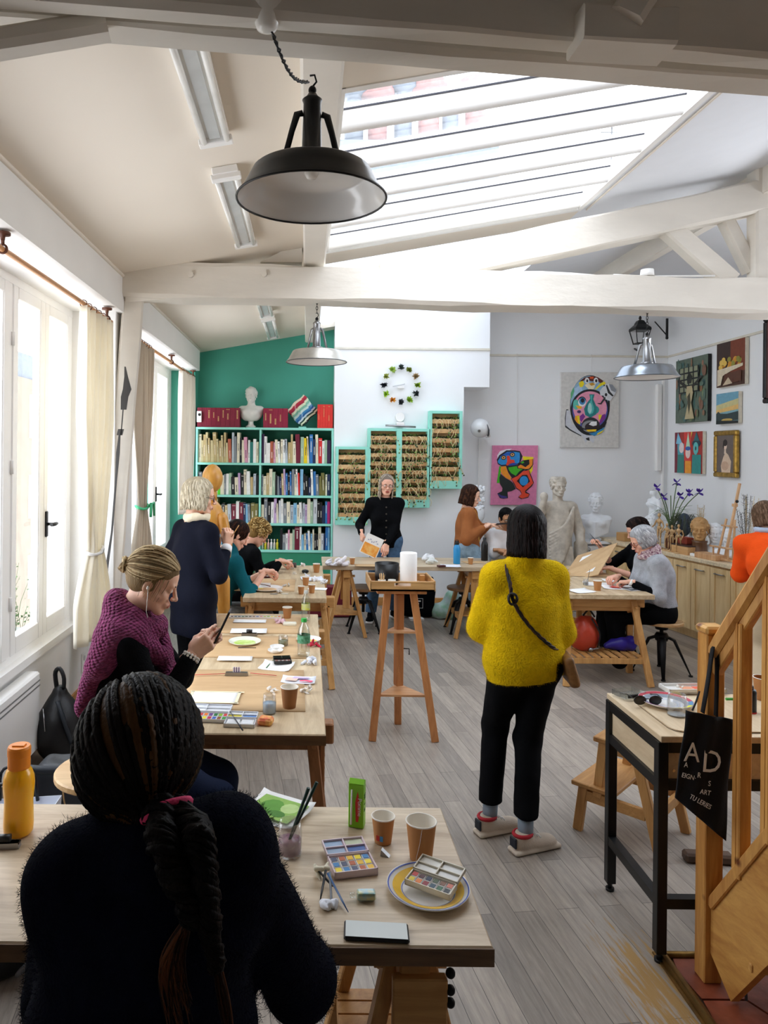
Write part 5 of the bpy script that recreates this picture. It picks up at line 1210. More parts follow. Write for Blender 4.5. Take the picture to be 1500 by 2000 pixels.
# --- 3: navy coat ---
f3=(.72,.70,0)
J=JJ((-.745,4.75,.95),(-.745,4.76,1.23),(-.735,4.77,1.445),(-.715,4.79,1.605),f3,((-.80,5.05,1.12),(-.525,4.78,1.285)),((-.5,0,-1),(.15,-.45,-1)),((-.83,4.85,.09),(-.68,4.70,.09)),knh=(.2,.3,0),shw=.140)
hb=hair('fall',seed=8,nc=3,vol=1.10,zend=-.085,part=.3,wave=.004,w=.0075,open=.8,n=230,backlift=-.02)
HG=hair_mats('blonde_grey',['#c6bca5','#d6ccb5','#b0a48c'],.45)
root,Mh,_=figure('standing woman with short pale hair and long navy coat, her back turned, holding a brush',J,f3,SK1,
 dict(w=.98,clothes=[dict(type='top',name='coat',mat=cloth('navy_coat','#0d101e',.2,260,.8,.1,.08,20,(1,1,.2)),inf=.020,sl_inf=.016,sleeve=.80,h=.009,skirt=.78,flare=.0,hem=.70,fold=(.006,18,(1,1,.4))),dict(type='trousers',name='trousers',mat=M_blk,inf=.006,waist=.76)]),
 (hb,HG),hand_pose=(RELAX,PINCH),hand_dir=(None,(.15,.05,1)),hand_up=(None,(.5,-.8,.2)),headrot=(-35,-8,0),glasses='#1a1a22')
sv=Vol((-.95,4.55,1.35),(-.5,5.0,1.6),.006)
for i in range(14):
    a0=2*PI*i/14; a1=2*PI*(i+1)/14; q=lambda a:(-.733+.066*math.cos(a),4.775+.068*math.sin(a),1.468+.008*math.sin(3*a)); sv.cap(q(a0),q(a1),.024,k=.015)
V,Q=vmesh(sv,2,(.004,60,(1,1,1)),3); mesh_obj('neck_scarf',V,Q,cloth('cream_scarf','#e9dcc0'),root,True,None,True)
m=MB(); e,w_=_['el'][1],_['wr'][1]; d=norm(w_-e); m.cyl(e.lerp(w_,.74),e.lerp(w_,.93),.040,.036,14); m.build('shirt_cuff',cloth('white_shirt','#e9e9ea'),root)
hd=_['wr'][1]+Vector((.045,.0,.10)); m=MB(); m.tube([hd+Vector((-.02,0,-.05)),hd+Vector((.03,0,.03))],.0035,6); tag(m.build('paintbrush',wood('brush_wood','#a9743c','#d8a868',.4)),'small wooden brush held by the woman in the navy coat','brush')
# --- 4: teal ---
f4=(.90,.42,0)
J=JJ((-.77,6.02,.565),(-.72,6.04,.85),(-.645,6.07,1.05),(-.585,6.10,1.20),f4,((-.335,6.28,.865),(-.35,6.04,.90)),((0,.3,-1),(0,-.4,-1)),((-.35,6.30,.10),(-.35,5.98,.10)),shw=.140)
hb=hair('fall',seed=11,nc=3,vol=1.07,zend=-.03,part=.5,wave=.003,w=.007,open=.75,n=220,tuck=1.8)
root,Mh,_=figure('seated woman with short brown hair and teal sweater, painting at the table by the bookcase',J,f4,SK2,
 dict(w=1.0,clothes=[dict(type='top',name='sweater',mat=cloth('teal_sweater','#0e5662',.3,200),inf=.018,sl_inf=.016,sleeve=.30,h=.008,hem=.50,turtle=.06),dict(type='trousers',name='jeans',mat=cloth('grey_jeans','#77797a',.3,260,.8,.1,.2,30),inf=.014)]),
 (hb,hair_mats('brown',['#2b1a15','#43291f','#1b100d'],.35)),hand_pose=(PINCH,PINCH),hand_dir=((.7,-.4,-.1),(.7,.2,.05)),headrot=(-5,-32,0))
# --- 5: curly ---
f5=(.88,.45,0)
J=JJ((-.74,6.92,.565),(-.66,6.93,.84),(-.56,6.96,1.0),(-.465,6.98,1.115),f5,((-.23,7.12,.83),(-.25,6.88,.86)),((0,.3,-1),(0,-.4,-1)),((-.35,7.15,.10),(-.35,6.85,.10)),shw=.140)
hb=hair('curly',seed=12,nc=3,vol=1.13,n=330,curl=.013)
root,Mh,_=figure('seated woman with curly blonde hair and black top, bent over her painting by the bookcase',J,f5,SK2,
 dict(w=1.0,clothes=[dict(type='top',name='sweater',mat=M_blkknit,inf=.018,sl_inf=.016,sleeve=.85,h=.009,hem=.50),dict(type='trousers',name='trousers',mat=M_blk,inf=.012)]),
 (hb,hair_mats('curly_blonde',['#b08f55','#d6bb82','#84683c'],.45)),hand_pose=(PINCH,RELAX),hand_dir=((.6,-.6,-.1),(.7,.1,-.05)),headrot=(-5,-38,0),glasses='#2b2b30')
# --- 6: black cardigan, facing the camera ---
f6=(-.05,-1,0)
J=JJ((.905,8.20,.93),(.895,8.19,1.20),(.895,8.17,1.405),(.905,8.14,1.548),f6,((.885,7.93,.90),(.615,8.00,1.01)),((.45,.5,-.9),(-.5,.5,-.9)),((1.03,8.30,.09),(.74,8.16,.09)),knh=f6,shw=.155)
hb=hair('fall',seed=14,nc=3,vol=1.06,zend=-.17,part=.25,wave=.003,w=.007,open=1.0,n=200,tuck=.4)
root,Mh,_=figure('standing woman in a black buttoned cardigan facing the camera, holding a painted sheet',J,f6,SK2,
 dict(w=1.05,clothes=[dict(type='top',name='cardigan',mat=M_blkknit,inf=.020,sl_inf=.014,sleeve=.92,h=.009,hem=.84,neckcut=.005),dict(type='trousers',name='jeans',mat=M_denim,inf=.010,straight=.02,frac=.97,cuffz=.10)]),
 (hb,hair_mats('silver_blonde',['#a79a8a','#c8bdab','#766b60'],.45)),hand_pose=(RELAX,GRIP),hand_dir=((-.1,-.35,-1),(0,-.2,-1)),hand_up=((.2,-1,.2),(-1,-.2,0)),headrot=(6,-4,-4),glasses='#55514d')
m=MB(); M_button=mat('button_horn','#4a4238',.3)
for k in range(6):
    z=1.30-.075*k; m=MB(); yy=8.045-.0*k+(.0 if z>1.1 else .02); m.ell((.895,8.19-.135-(.012 if z<1.25 else 0),z),(.009,.004,.009),10); m.build('button',M_button,root)
for i in(0,1): shoe(root,J['an'][i],(-.2+.5*(1-i),-1,0),M_blk,.24,mt2=mat('white_sole','#dddddd',.6))
# --- 7: brown jacket ---
f7=(.95,-.30,0)
J=JJ((1.85,8.22,.86),(1.85,8.22,1.09),(1.86,8.21,1.295),(1.88,8.20,1.435),f7,((2.09,8.22,1.10),(1.99,8.02,1.09)),((-.1,.5,-1),(-.35,-.4,-1)),((1.93,8.42,.09),(1.92,8.10,.09)),knh=f7,shw=.140)
hb=hair('fall',seed=16,nc=3,vol=1.08,zend=-.115,part=0,wave=.002,w=.0075,open=.85,n=220,tuck=-.5)
root,Mh,_=figure('standing woman with brown bob and rust brown jacket over a yellow top, holding a palette',J,f7,SK1,
 dict(w=.98,clothes=[dict(type='top',name='yellow_top',mat=cloth('yellow_top','#e3bb55'),inf=.008,sl_inf=.002,sleeve=.2,h=.009,hem=.84,neckcut=-.02),dict(type='top',name='jacket',mat=cloth('rust_wool','#9a5f37',.5,160),inf=.030,sl_inf=.032,sleeve=.86,h=.009,hem=.80,neckcut=.0,open=.13,label='open rust brown wool jacket'),dict(type='trousers',name='jeans',mat=M_ldenim,inf=.022,straight=.045,frac=1.0,waist=.98,cuffz=.16)]),
 (hb,hair_mats('chestnut',['#3d261b','#573725','#2a1912'],.35)),hand_pose=(RELAX,GRIP),hand_dir=((1,-.1,.1),(.5,.2,.3)),headrot=(-4,-12,0))
for i in(0,1): shoe(root,J['an'][i],f7,mat('white_trainer','#e8e6e2',.5),.24,mt2=mat('white_sole','#dddddd',.6))
m=MB(); c=J['wr'][0]+Vector((.15,-.01,.015)); m.box(c,(.17,.10,.008),(0,-.08,.1),bev=.002); tag(m.build('paint_palette',M_black),'flat black palette held out by the woman in the rust brown jacket','palette')
# --- 8: man in white shirt ---
f8=(-.35,-.93,0)
J=JJ((2.30,8.42,.56),(2.30,8.40,.86),(2.31,8.37,1.04),(2.325,8.34,1.165),f8,((2.18,8.16,.82),(2.36,8.10,.82)),((.6,.2,-.6),(-.7,.1,-.6)),((2.3,8.0,.10),(2.05,8.1,.10)),shw=.165,drop=.06)
hb=hair('fall',seed=18,nc=3,vol=1.05,zend=.0,part=.4,wave=.003,w=.006,open=.9,fringe=.055,n=200,tuck=1)
root,Mh,_=figure('seated man with black hair, glasses and white shirt, arms folded, near the far statue',J,f8,SK4,
 dict(w=1.08,bust=0,clothes=[dict(type='top',name='shirt',mat=cloth('white_shirt','#e9e9ea'),inf=.022,sl_inf=.022,sleeve=.25,h=.009,hem=.50,neckcut=-.01),dict(type='trousers',name='trousers',mat=M_blk,inf=.012)]),
 (hb,hair_mats('black',['#0d0c0d','#191718','#060606'],.3)),hand_pose=(RELAX,RELAX),hand_dir=((1,-.1,.0),(-1,-.2,0)),male=True,headrot=(25,-12,0),glasses='#101012')
# --- 9: yellow sweater ---
f9=(-.10,.99,0)
J=JJ((1.085,3.55,.89),(1.085,3.55,1.15),(1.083,3.56,1.36),(1.092,3.575,1.525),f9,((.955,3.80,1.19),(1.20,3.80,1.12)),((-.30,-.3,-1),(.30,-.3,-1)),((.935,3.60,.105),(1.065,3.44,.105)),knh=(.1,.6,0),shw=.145,drop=.065)
hb=hair('fall',seed=20,nc=3,vol=1.13,zend=-.125,part=0,wave=.0012,w=.0085,open=.8,n=300,tuck=-.2,flare=1.0)
M_yel=cloth('yellow_mohair','#d9b50c',.8,120,.95,.5,.10,30)
root,Mh,_=figure('standing woman with dark bob and bright yellow high neck sweater, her back turned',J,f9,SK1,
 dict(w=.94,clothes=[dict(type='top',name='sweater',mat=M_yel,inf=.034,sl_inf=.032,sleeve=.93,h=.0075,hem=.80,hemn=(.10,0,-1),turtle=.075,fold=(.005,13,(1,1,.5)),slit=((1.235,3.47,.80),(.05,.3,.20))),dict(type='trousers',name='trousers',mat=M_blk,inf=.004,straight=.018,frac=1.0,cuffz=.155,h=.0075,fold=(.003,30,(1,1,1)))]),
 (hb,hair_mats('dark_brown',['#120b0a','#1e1311','#0a0606'],.28)),hand_pose=(RELAX,RELAX),headrot=(0,-4,2),face=True)
fuzz(root,[c for c in root.children if c.name.startswith('sweater')][0],M_yel,30000,.010)
M_beige=mat('beige_suede','#cdbfae',.8,var=.08,bump=.2,bscale=200); 
for i,nm in((0,'left'),(1,'right')):
    o,Ms=shoe(root,J['an'][i],(.93,.34,0),M_beige,.255,mt2=mat('cream_sole','#d9cdbd',.6)); 
    m=MB(); m.T=Ms; m.tube([(.037*math.cos(a),-.016+.044*math.sin(a),.088) for a in [2*PI*k/18 for k in range(18)]],.009,6,closed=True); m.build('collar',mat('red_lining','#b3202f',.7),o)
    m=MB(); m.T=Ms; m.box((0,-.068,.055),(.05,.012,.05),bev=.005); m.build('heel_tab',mat('dark_heel','#1f2430',.6),o)
    m=MB(); m.T=Ms
    for k in range(4): m.tube([(-.02,.02+.018*k,.092-.010*k),(0,.022+.018*k,.097-.010*k),(.02,.02+.018*k,.092-.010*k)],.0028,5)
    m.build('laces',M_frame,o)
    a=Vector(J['an'][i]); k_=Vector(J['kn'][i]); m=MB(); m.cyl(a+Vector((0,0,-.03)),a.lerp(k_,.16),.036,.038,16); m.build('sock',mat('grey_blue_sock','#8f9fae',.8),root)
# bag strap and small bag
S_=[Vector(J['neck'])+Vector(p) for p in ((-.105,.03,.01),(-.112,-.055,-.0),(-.105,-.118,-.07),(-.098,-.135,-.135),(-.07,-.142,-.20),(-.01,-.145,-.28),(.06,-.14,-.345),(.125,-.105,-.395),(.175,-.04,-.425),(.20,.03,-.43))]
bg=thing('shoulder_bag','small tan shoulder bag on a dark twisted strap worn over the yellow sweater','bag',tuple(S_[-1]+Vector((0,0,-.2))))
pts=smooth_path(S_,110); m=MB()
for q in range(3):
    m.m=q%2; m.tube([p+Vector((.0048*math.cos(i*.42+q*2.1),-.004,.0048*math.sin(i*.42+q*2.1))) for i,p in enumerate(pts)],.0052,6)
kn_=S_[3]
for q in range(2): m.tube([kn_+Vector((.020*math.cos(a),-.012-.006*math.sin(2*a+q),.026*math.sin(a)-.01)) for a in [2*PI*i/16 for i in range(16)]],.0065,6,closed=True)
m.build('strap',[mat('strap_black','#15100e',.6),mat('strap_brown','#3f2016',.6)],bg)
v=Vol((1.1,3.3,.70),(1.45,3.75,1.0),.005); c=Vector((1.285,3.50,.865)); v.box(c,(.05,.20,.15),rot=(0,R(-14),R(-8)),rad=.02,k=.01); V,Q=vmesh(v,2,(.002,40,(1,1,1)),2); mesh_obj('pouch',V,Q,mat('tan_leather','#8a6236',.5,var=.25,vscale=30),bg,True,None,True)
# --- 10: dark hair at the right table ---
f10=(-.97,.05,0)
J=JJ((3.45,7.15,.565),(3.38,7.15,.85),(3.34,7.15,1.03),(3.30,7.15,1.165),f10,((2.93,6.95,.82),(2.98,7.28,.99)),((0,-.3,-1),(0,.3,-1)),((3.0,7.0,.10),(3.0,7.25,.10)),shw=.140)
hb=hair('fall',seed=22,nc=3,vol=1.10,zend=-.06,part=.1,wave=.008,w=.007,open=.8,n=200)
figure('seated dark haired woman in black behind the grey-haired woman, holding up a drawing board',J,f10,SK2,
 dict(w=1.0,clothes=[dict(type='top',name='black_top',mat=M_blkknit,inf=.016,sl_inf=.018,sleeve=.0,h=.009,hem=.50),dict(type='trousers',name='trousers',mat=M_blk,inf=.012)]),
 (hb,hair_mats('dark_brown2',['#1e1210','#33211b','#120a09'],.3)),hand_pose=(GRIP,PINCH),hand_dir=((-1,0,0),(-.5,-.2,.6)),headrot=(0,-25,0))
# --- 11: grey jumper ---
f11=(-1,.02,0)
J=JJ((3.10,6.30,.57),(3.09,6.30,.86),(3.03,6.30,1.05),(2.955,6.30,1.165),f11,((2.80,6.20,.815),(2.76,6.38,.83)),((.2,-.35,-1),(.2,.3,-1)),((2.72,6.20,.10),(2.72,6.42,.10)),shw=.140)
hb=hair('fall',seed=24,nc=3,vol=1.11,zend=-.055,part=-.3,wave=.004,w=.0075,open=.8,n=230)
root,Mh,_=figure('seated woman with short grey hair, pale grey jumper and patterned scarf at the right table',J,f11,SK2,
 dict(w=1.05,clothes=[dict(type='top',name='jumper',mat=cloth('pale_grey_wool','#a9adb4',.7,140,.95,.4,.12,25),inf=.026,sl_inf=.026,sleeve=.12,h=.008,hem=.60,neckcut=-.01),dict(type='top',name='undershirt',mat=M_blkknit,inf=.004,sl_inf=.012,sleeve=.80,h=.009,hem=.52),dict(type='trousers',name='trousers',mat=M_blk,inf=.014)]),
 (hb,hair_mats('grey',['#b4b6b9','#c6c8cb','#a0a2a6'],.4)),hand_pose=(PINCH,PINCH),hand_dir=((-.8,.5,-.1),(-.8,-.4,-.1)),headrot=(0,-26,0),glasses='#7a2a26')
sv=Vol((2.82,6.12,.95),(3.2,6.5,1.2),.005)
for z,r_ in((.0,.072),(.035,.066)):
    for i in range(14):
        a0=2*PI*i/14; a1=2*PI*(i+1)/14; q=lambda a:(3.015+r_*math.cos(a),6.30+r_*math.sin(a),1.045+z+.028*math.cos(a)+.006*math.sin(4*a)); sv.cap(q(a0),q(a1),.025,k=.012)
V,Q=vmesh(sv,2,(.004,60,(1,1,1)),3)
mesh_obj('patterned_scarf',V,Q,mat('patterned_scarf','#6f3350',.9,vscale=70,col2='#d9c9c9'),root,True,None,True)
m=MB(); w_=_['wr'][0]; e_=_['el'][0]; m.cyl(e_.lerp(w_,.90),e_.lerp(w_,.99),.030,.030,14); m.build('wristwatch',mat('white_strap','#eeeeea',.4),root)
# --- 12: orange sweater ---
f12=(.30,.95,0)
J=JJ((3.56,5.32,.86),(3.52,5.40,1.11),(3.53,5.50,1.30),(3.565,5.58,1.435),f12,((3.62,5.84,1.00),(3.86,5.76,1.00)),((-.05,.3,-1),(.3,.2,-1)),((3.48,5.40,.09),(3.68,5.34,.09)),knh=f12,shw=.142)
hb=hair('fall',seed=26,nc=3,vol=1.09,zend=-.09,part=0,wave=.003,w=.0075,open=.8,n=200)
root,Mh,_=figure('standing woman in a bright orange sweater leaning towards the cabinets at the right edge',J,f12,SK1,
 dict(w=1.08,clothes=[dict(type='top',name='sweater',mat=cloth('orange_wool','#f0551a',.5,160,.9,.4),inf=.030,sl_inf=.030,sleeve=.92,h=.009,hem=.84),dict(type='trousers',name='trousers',mat=cloth('beige_linen','#cdbb9e',.3,200),inf=.045,straight=.06,h=.010,fold=(.008,14,(1,1,.3)))]),
 (hb,hair_mats('light_brown',['#66503f','#7a624f','#54402f'],.4)),hand_pose=(RELAX,RELAX),headrot=(0,-20,0))
m=MB(); sv=Vol((3.4,5.3,1.25),(3.7,5.7,1.45),.006); 
for i in range(12):
    a0=2*PI*i/12; a1=2*PI*(i+1)/12; q=lambda a:(3.54+.066*math.cos(a),5.515+.066*math.sin(a),1.345); sv.cap(q(a0),q(a1),.020,k=.012)
V,Q=vmesh(sv,2); mesh_obj('collar',V,Q,cloth('pale_blue_scarf','#a9b6c9'),root,True,None,True)
for i in(0,1): shoe(root,J['an'][i],f12,M_blk,.24)
# --- 13: only the hand shows at the left edge ---
f13=(.45,.9,0)
J=JJ((-1.35,1.20,.62),(-1.33,1.28,.95),(-1.28,1.36,1.16),(-1.24,1.42,1.31),f13,((-1.20,1.85,.80),(-.915,1.845,.805)),((-.5,0,-1),(.4,-.4,-1)),((-1.25,1.5,.1),(-1.1,1.5,.1)),shw=.142)
J['el'][1]=Vector((-1.10,1.72,.82)); J['wr'][1]=Vector((-.895,1.845,.800))
hb=hair('fall',seed=28,nc=3,vol=1.07,zend=-.09,n=120,w=.010)
figure('person at the left edge, closed hand resting on the nearest table by the bottle',J,f13,SK1,
 dict(w=1.0,clothes=[dict(type='top',name='shirt',mat=cloth('blue_grey_shirt','#5c6673'),inf=.02,sl_inf=.012,sleeve=.75,h=.010,hem=.55),dict(type='trousers',name='trousers',mat=M_blk,inf=.012)]),
 (hb,hair_mats('light_brown',['#6b5240','#8c705a','#4b382b'],.4)),hand_pose=(RELAX,FIST),hand_dir=((1,.5,0),(.95,.30,0)),hand_up=(None,(-.1,-.25,1)))
stool((-1.35,1.20,0),.52,'stool under the person at the left edge',r=.17)
# ================= back wall, bookcase, art =================
def solid(n,c,rough=.6): return mat('c_'+n,c,rough,var=.05,vscale=20)
def cm(hexc,rough=.6): return mat('paint_'+hexc.lstrip('#'),hexc,rough,var=.07,vscale=25)
M_page=mat('page_edges','#e6dcc4',.8,var=.08,vscale=90,stretch=(1,1,8))
bc=thing('bookcase','tall mint green bookcase filled with art books against the green wall','bookcase',(-.53,9.15,0))
BX0,BXC,BX1=-1.40,-.59,.330; zs=[.678,1.013,1.366,1.77,2.215]
m=MB(); m.bb(BX0,BX1,9.27,9.295,0,2.2); m.build('back_panel',M_dkgreen,bc)
for x,nm in((BX0,'side'),(BXC-.012,'divider'),(BX1-.025,'side')): m=MB(); m.bb(x,x+.025,9.0,9.29,0,2.2,.002); m.build(nm,M_mint2,bc)
for z in zs: m=MB(); m.bb(BX0,BX1,8.995,9.29,z-.028,z,.002); m.build('shelf',M_mint2,bc)
m=MB(); m.bb(BX0,BX1,9.01,9.03,.0,.65); m.build('plinth_panel',mat('plinth_green','#2f8a68',.6,var=.04),bc)
CN={'cream':'#e2d9bf','white':'#e9e8e4','tan':'#b9a373','old paper':'#c7b88c','brick red':'#b05c42','pale grey':'#b4bcc4','black':'#17171b','teal':'#24756d','pink':'#d79ab0','purple':'#3a2146','burgundy':'#6d1830','yellow':'#e3c31a','blue':'#2f6fae','navy':'#1c2b4f','red':'#d22a2c','sage':'#9db59a','lime green':'#5fd63a','lilac':'#bfa2c6','sky blue':'#7fb3d4','grey':'#7c8288','olive':'#7b7340','silver':'#c9ccd0','dark green':'#1d4634','magenta':'#b3246d','orange':'#e0732a'}
def ordn(k):
    W=['first','second','third','fourth','fifth','sixth','seventh','eighth','ninth','tenth','eleventh','twelfth','thirteenth','fourteenth','fifteenth','sixteenth','seventeenth','eighteenth','nineteenth','twentieth']
    return W[k] if k<20 else 'twenty-'+W[k-20] if k>20 else 'twentieth'
def book(x,z,w,h,d,col,label,group,lean=0,y=9.03,rr=random,band=None,title=True):
    m=MB(); t=min(.003,w*.2); M=Matrix.Translation((x,y,z))@Matrix.Rotation(lean,4,'Y'); m.T=M
    m.m=0; m.bb(0,w,0,t*1.2,0,h,.0008); m.bb(0,t,t,d,0,h); m.bb(w-t,w,t,d,0,h)
    m.m=1; m.bb(t,w-t,t,d-.004,.004,h-.004)
    m.m=2
    if title and rr.random()<.7:
        a=rr.uniform(.15,.5)*h; b=a; q_=rr.uniform(.34,.42)
        while b<min(.88*h,a+rr.uniform(.2,.5)*h):
            e=rr.uniform(.004,.012); m.add([(w*q_,-.0006,b),(w*(1-q_),-.0006,b),(w*(1-q_),-.0006,b+e),(w*q_,-.0006,b+e)],[(0,1,2,3)]); b+=e+.003
        if rr.random()<.4: m.add([(w*.12,-.0006,h*.9),(w*.88,-.0006,h*.9),(w*.88,-.0006,h*.92),(w*.12,-.0006,h*.92)],[(0,1,2,3)])
    bm=band or ('#e8e4da' if sum(rgb(col))<1.2 else '#3a3a40')
    o=m.build('book',[cm(col,.5),M_page,cm(bm,.5)],None,origin=(x,y,z)); tag(o,label,'book',group); return o
rb=random.Random(42)
def row(z,x0,x1,cols,hmin,hmax,shelfname,bay,lean=0.0):
    n=len(cols); ws=[rb.uniform(.7,1.35)*(1.7 if c in('brick red','burgundy','olive') else 1) for c in cols]; tot=sum(ws); k=(x1-x0-.012-abs(lean)*.2)/tot; x=x0+.004
    for i,c in enumerate(cols):
        w=ws[i]*k; h=rb.uniform(hmin-.02,hmax) if rb.random()<.8 else hmax+.02; d=rb.uniform(.17,.22); ln=0
        book(x,z+.0005,w-.0012,h,d,CN[c],'%s book, %s from the left on the %s shelf, %s bay'%(c,ordn(i),shelfname,bay),'books on the %s shelf of the mint bookcase'%shelfname,-rb.choice([0,0,0,.02,.04,.05]) if i>2 and i<len(cols)-2 else 0,rr=rb); x+=w
L_=BX0+.025; R_=BXC-.014; L2=BXC+.015; R2=BX1-.027
row(zs[3],L_,R_,['cream','old paper','tan','old paper','tan','old paper','tan','old paper','tan','old paper','tan','old paper','brick red','pale grey','grey','cream','black','cream','pink','white','teal','white','cream'],.27,.36,'top book','left')
row(zs[3],L2,R2,['purple','white','white','brick red','pink','cream','white','cream','white','pale grey','tan','tan','cream','burgundy','sage','yellow','cream','blue','navy','cream','red','white','sage','purple'],.27,.345,'top book','right')
row(zs[2],L_,R_,['grey','dark green','grey','cream','orange','sage','cream','lime green','cream','grey','white','sage','black','cream','lilac','black','cream','white','tan','pale grey','black'],.22,.30,'second','left')
row(zs[2],L2,R2,['grey','cream','tan','cream','sage','black','grey','navy','tan','lilac','blue','black','blue','grey','cream','white','red','sky blue','black','black','navy','white','blue','grey','olive','olive','cream','navy'],.24,.31,'second','right')
row(zs[1],L_,R_,['black','sage','red','black','black','red','olive','cream','black','tan','pale grey','burgundy','white','burgundy','navy','sky blue','grey','olive','olive'],.22,.29,'third','left')
row(zs[1],L2,R2,['cream','grey','black','white','lilac','cream','silver','white','grey','cream','pale grey','sky blue','cream','white','pale grey','lilac','cream','sage','silver','black','black','navy','blue','magenta'],.24,.29,'third','right')
row(zs[0],L_,R_,['cream','white','black','grey','sky blue','cream','sage','navy','tan','white'],.22,.27,'lowest','left')
row(zs[0],L2+.24,R2,['black','grey','white','pink','cream','sage','burgundy','white','sky blue','cream','blue','white','sky blue','cream','black','black','cream','silver','navy','blue','sky blue'],.21,.27,'lowest','right')
for k in range(6): # small bottles left of the lowest right shelf
    x=L2+.02+.038*k; m=MB(); m.lathe([(0,0),(.014,0),(.014,.08+.01*(k%2)),(.006,.095),(.006,.11),(.009,.112),(.009,.13),(0,.13)],(x,9.06,zs[0]),12); tag(m.build('paint_bottle',cm(['#e8e6dc','#ecd433','#e8b9b0','#e9e9e9','#e0d8d0','#dccf3a'][k],.3)),'%s paint bottle, %s in the row on the lowest shelf'%(['white','yellow','pink','clear white','beige','mustard'][k],ordn(k)),'bottle','paint bottles on the lowest shelf')
def enc(px0,px1,n,col,h,what):
    x0=P(px0,830,9.03).x; x1=P(px1,830,9.03).x; w=(x1-x0)/n
    for i in range(n): book(x0+i*w,zs[4]+.0005,w-.001,h,.2,col,'%s, %s from the left'%(what,ordn(i)),what,rr=rb,band='#c9a86a')
enc(385,468,9,'#7c1530',.245,'burgundy bound volume atop the bookcase left of the bust')
enc(514,562,5,'#8c1a38',.245,'burgundy bound volume atop the bookcase right of the bust')
enc(620,650,6,'#d8332c',.30,'bright red binder atop the bookcase at the right end')
m=MB(); a=P(389,818,9.0); m.bb(a.x-.03,a.x+.03,8.99,9.005,zs[4]+.06,zs[4]+.20,.003); o=thing('label_card','small white card with a dark round mark leaning on the burgundy volumes','card',(a.x,9.0,zs[4]+.06)); m.build('card',M_frame,o)
m=MB(); m.cyl((a.x+.005,8.9895,zs[4]+.155),(a.x+.005,8.985,zs[4]+.155),.018,n=16); m.build('mark',M_black,o)
# wavy striped glass sculpture
gs=thing('glass_sculpture','wavy square of rainbow striped glass standing on its corner on the bookcase','sculpture',tuple(P(589,838,9.1))); 
cols=['#e8d9c4','#c23a4a','#a8324a','#d9e0c0','#7fb8a0','#bcd6d0','#3f7fae','#2a5f94','#b9cfd6','#26463c','#cfd8b8','#1c2f2c']
m=MB(); c=P(591,803,9.12); n=24; 
def gfn(u,v):
    a=(u-.5)*.30; b=(v-.5)*.30; return c+Vector(((a+b)*.70+.012*math.sin(v*9),.03*math.sin(u*5+v*3),(b-a)*.70+.012*math.sin(u*8)))
vs=[tuple(gfn(i/n,j/n)) for i in range(n+1) for j in range(n+1)]; fs=[];mi=[]
for i in range(n):
    for j in range(n): fs.append((i*(n+1)+j,(i+1)*(n+1)+j,(i+1)*(n+1)+j+1,i*(n+1)+j+1)); mi.append(int((i+ .8*math.sin(j*.35))/n*11.9)%12)
o=mesh_obj('sheet',vs,fs,[cm(k,.12) for k in cols],gs,True,mi,True); solidify(o,.008)
m=MB(); m.bb(c.x-.05,c.x+.05,9.08,9.16,zs[4],zs[4]+.02,.004); m.build('foot',M_mint2,gs)
# ---------- plaster ----------
M_pl=mat('plaster','#dcd9d2',.75,var=.05,vscale=12,bump=.1,bscale=80); M_plw=mat('white_plaster','#e9edf1',.7,var=.03,vscale=12,bump=.08,bscale=80); M_st=mat('stone_cast','#c9c1b4',.85,var=.14,vscale=14,bump=.25,bscale=60); M_clay=mat('modelled_clay','#b98f5c',.7,var=.12,vscale=18,bump=.3,bscale=40)
def bust(loc,s,rz,mt,label,curls=0.5,drape=False,shoulders=True,name='bust',male=True,hairh=.0,base=True,neck=True,seed=0,dh=.0):
    """plaster bust: head 0.23*s tall"""
    t=thing(name,label,'sculpture',loc,rz); zh=.47+dh if base else .27
    V,Q,_l=head_mesh(male,.0045); V=V+np.array([0,0,zh]); parts=[(V,Q)]
    v=Vol((-.26,-.18,0.0),(.26,.20,zh+.20),.0065)
    if shoulders:
        b=zh-.27; v.cap((-.13,-.02,b+.06),(.13,-.02,b+.06),.060,k=.03); v.ell((0,0,b+.0),(.165,.10,.115),k=.04); v.ell((-.06,.07,b+.02),(.06,.045,.05),k=.03); v.ell((.06,.07,b+.02),(.06,.045,.05),k=.03)
        v.cap((0,-.03,b+.06),(0,-.02,zh-.08),.060,.052,k=.03); v.cut((0,0,b-.10),(0,0,-1))
    if drape:
        b=zh-.27
        for k in range(9):
            a=-.9+1.8*k/8; v.cap((-.17+.004*k,.03,b+.07-.02*k),(.0,.115,b+.03-.022*k),.013,k=.008); v.cap((.17-.004*k,.03,b+.07-.02*k),(.0,.115,b+.03-.022*k),.013,k=.008)
    if base:
        v.cap((0,0,zh-.36),(0,0,zh-.44),.034,.040,k=.02); v.ell((0,0,zh-.45),(.075,.075,.016),k=.01); v.cap((0,0,max(.015,zh-.49)),(0,0,.012),.050,.070,k=.01); v.cut((0,0,0),(0,0,-1))
    # hair mass
    v.ell((0,-.020,zh+.040),(.083,.100,.088),k=.01); v.box((0,.10,zh-.03),(.13,.10,.16),rad=.03,k=.01,sub=True)
    rr=random.Random(seed)
    for k in range(int(120*curls)+20):
        th=rr.uniform(-PI,PI); ph=math.acos(1-rr.random()*1.2)
        if abs(th)<1.0 and ph>1.05: continue
        p=scalp(th,ph,1.08); v.ell((p.x,p.y,p.z+zh),(.014,.014,.011),k=.005)
    if shoulders or base or True:
        V2,Q2=v.mesh(); V2=relax(V2,Q2,1)
    V,Q,_m=joinm([(V*1.0,Q),(V2,Q2)]); mesh_obj('cast',V*s,Q,mt,t,False,None,True); return t
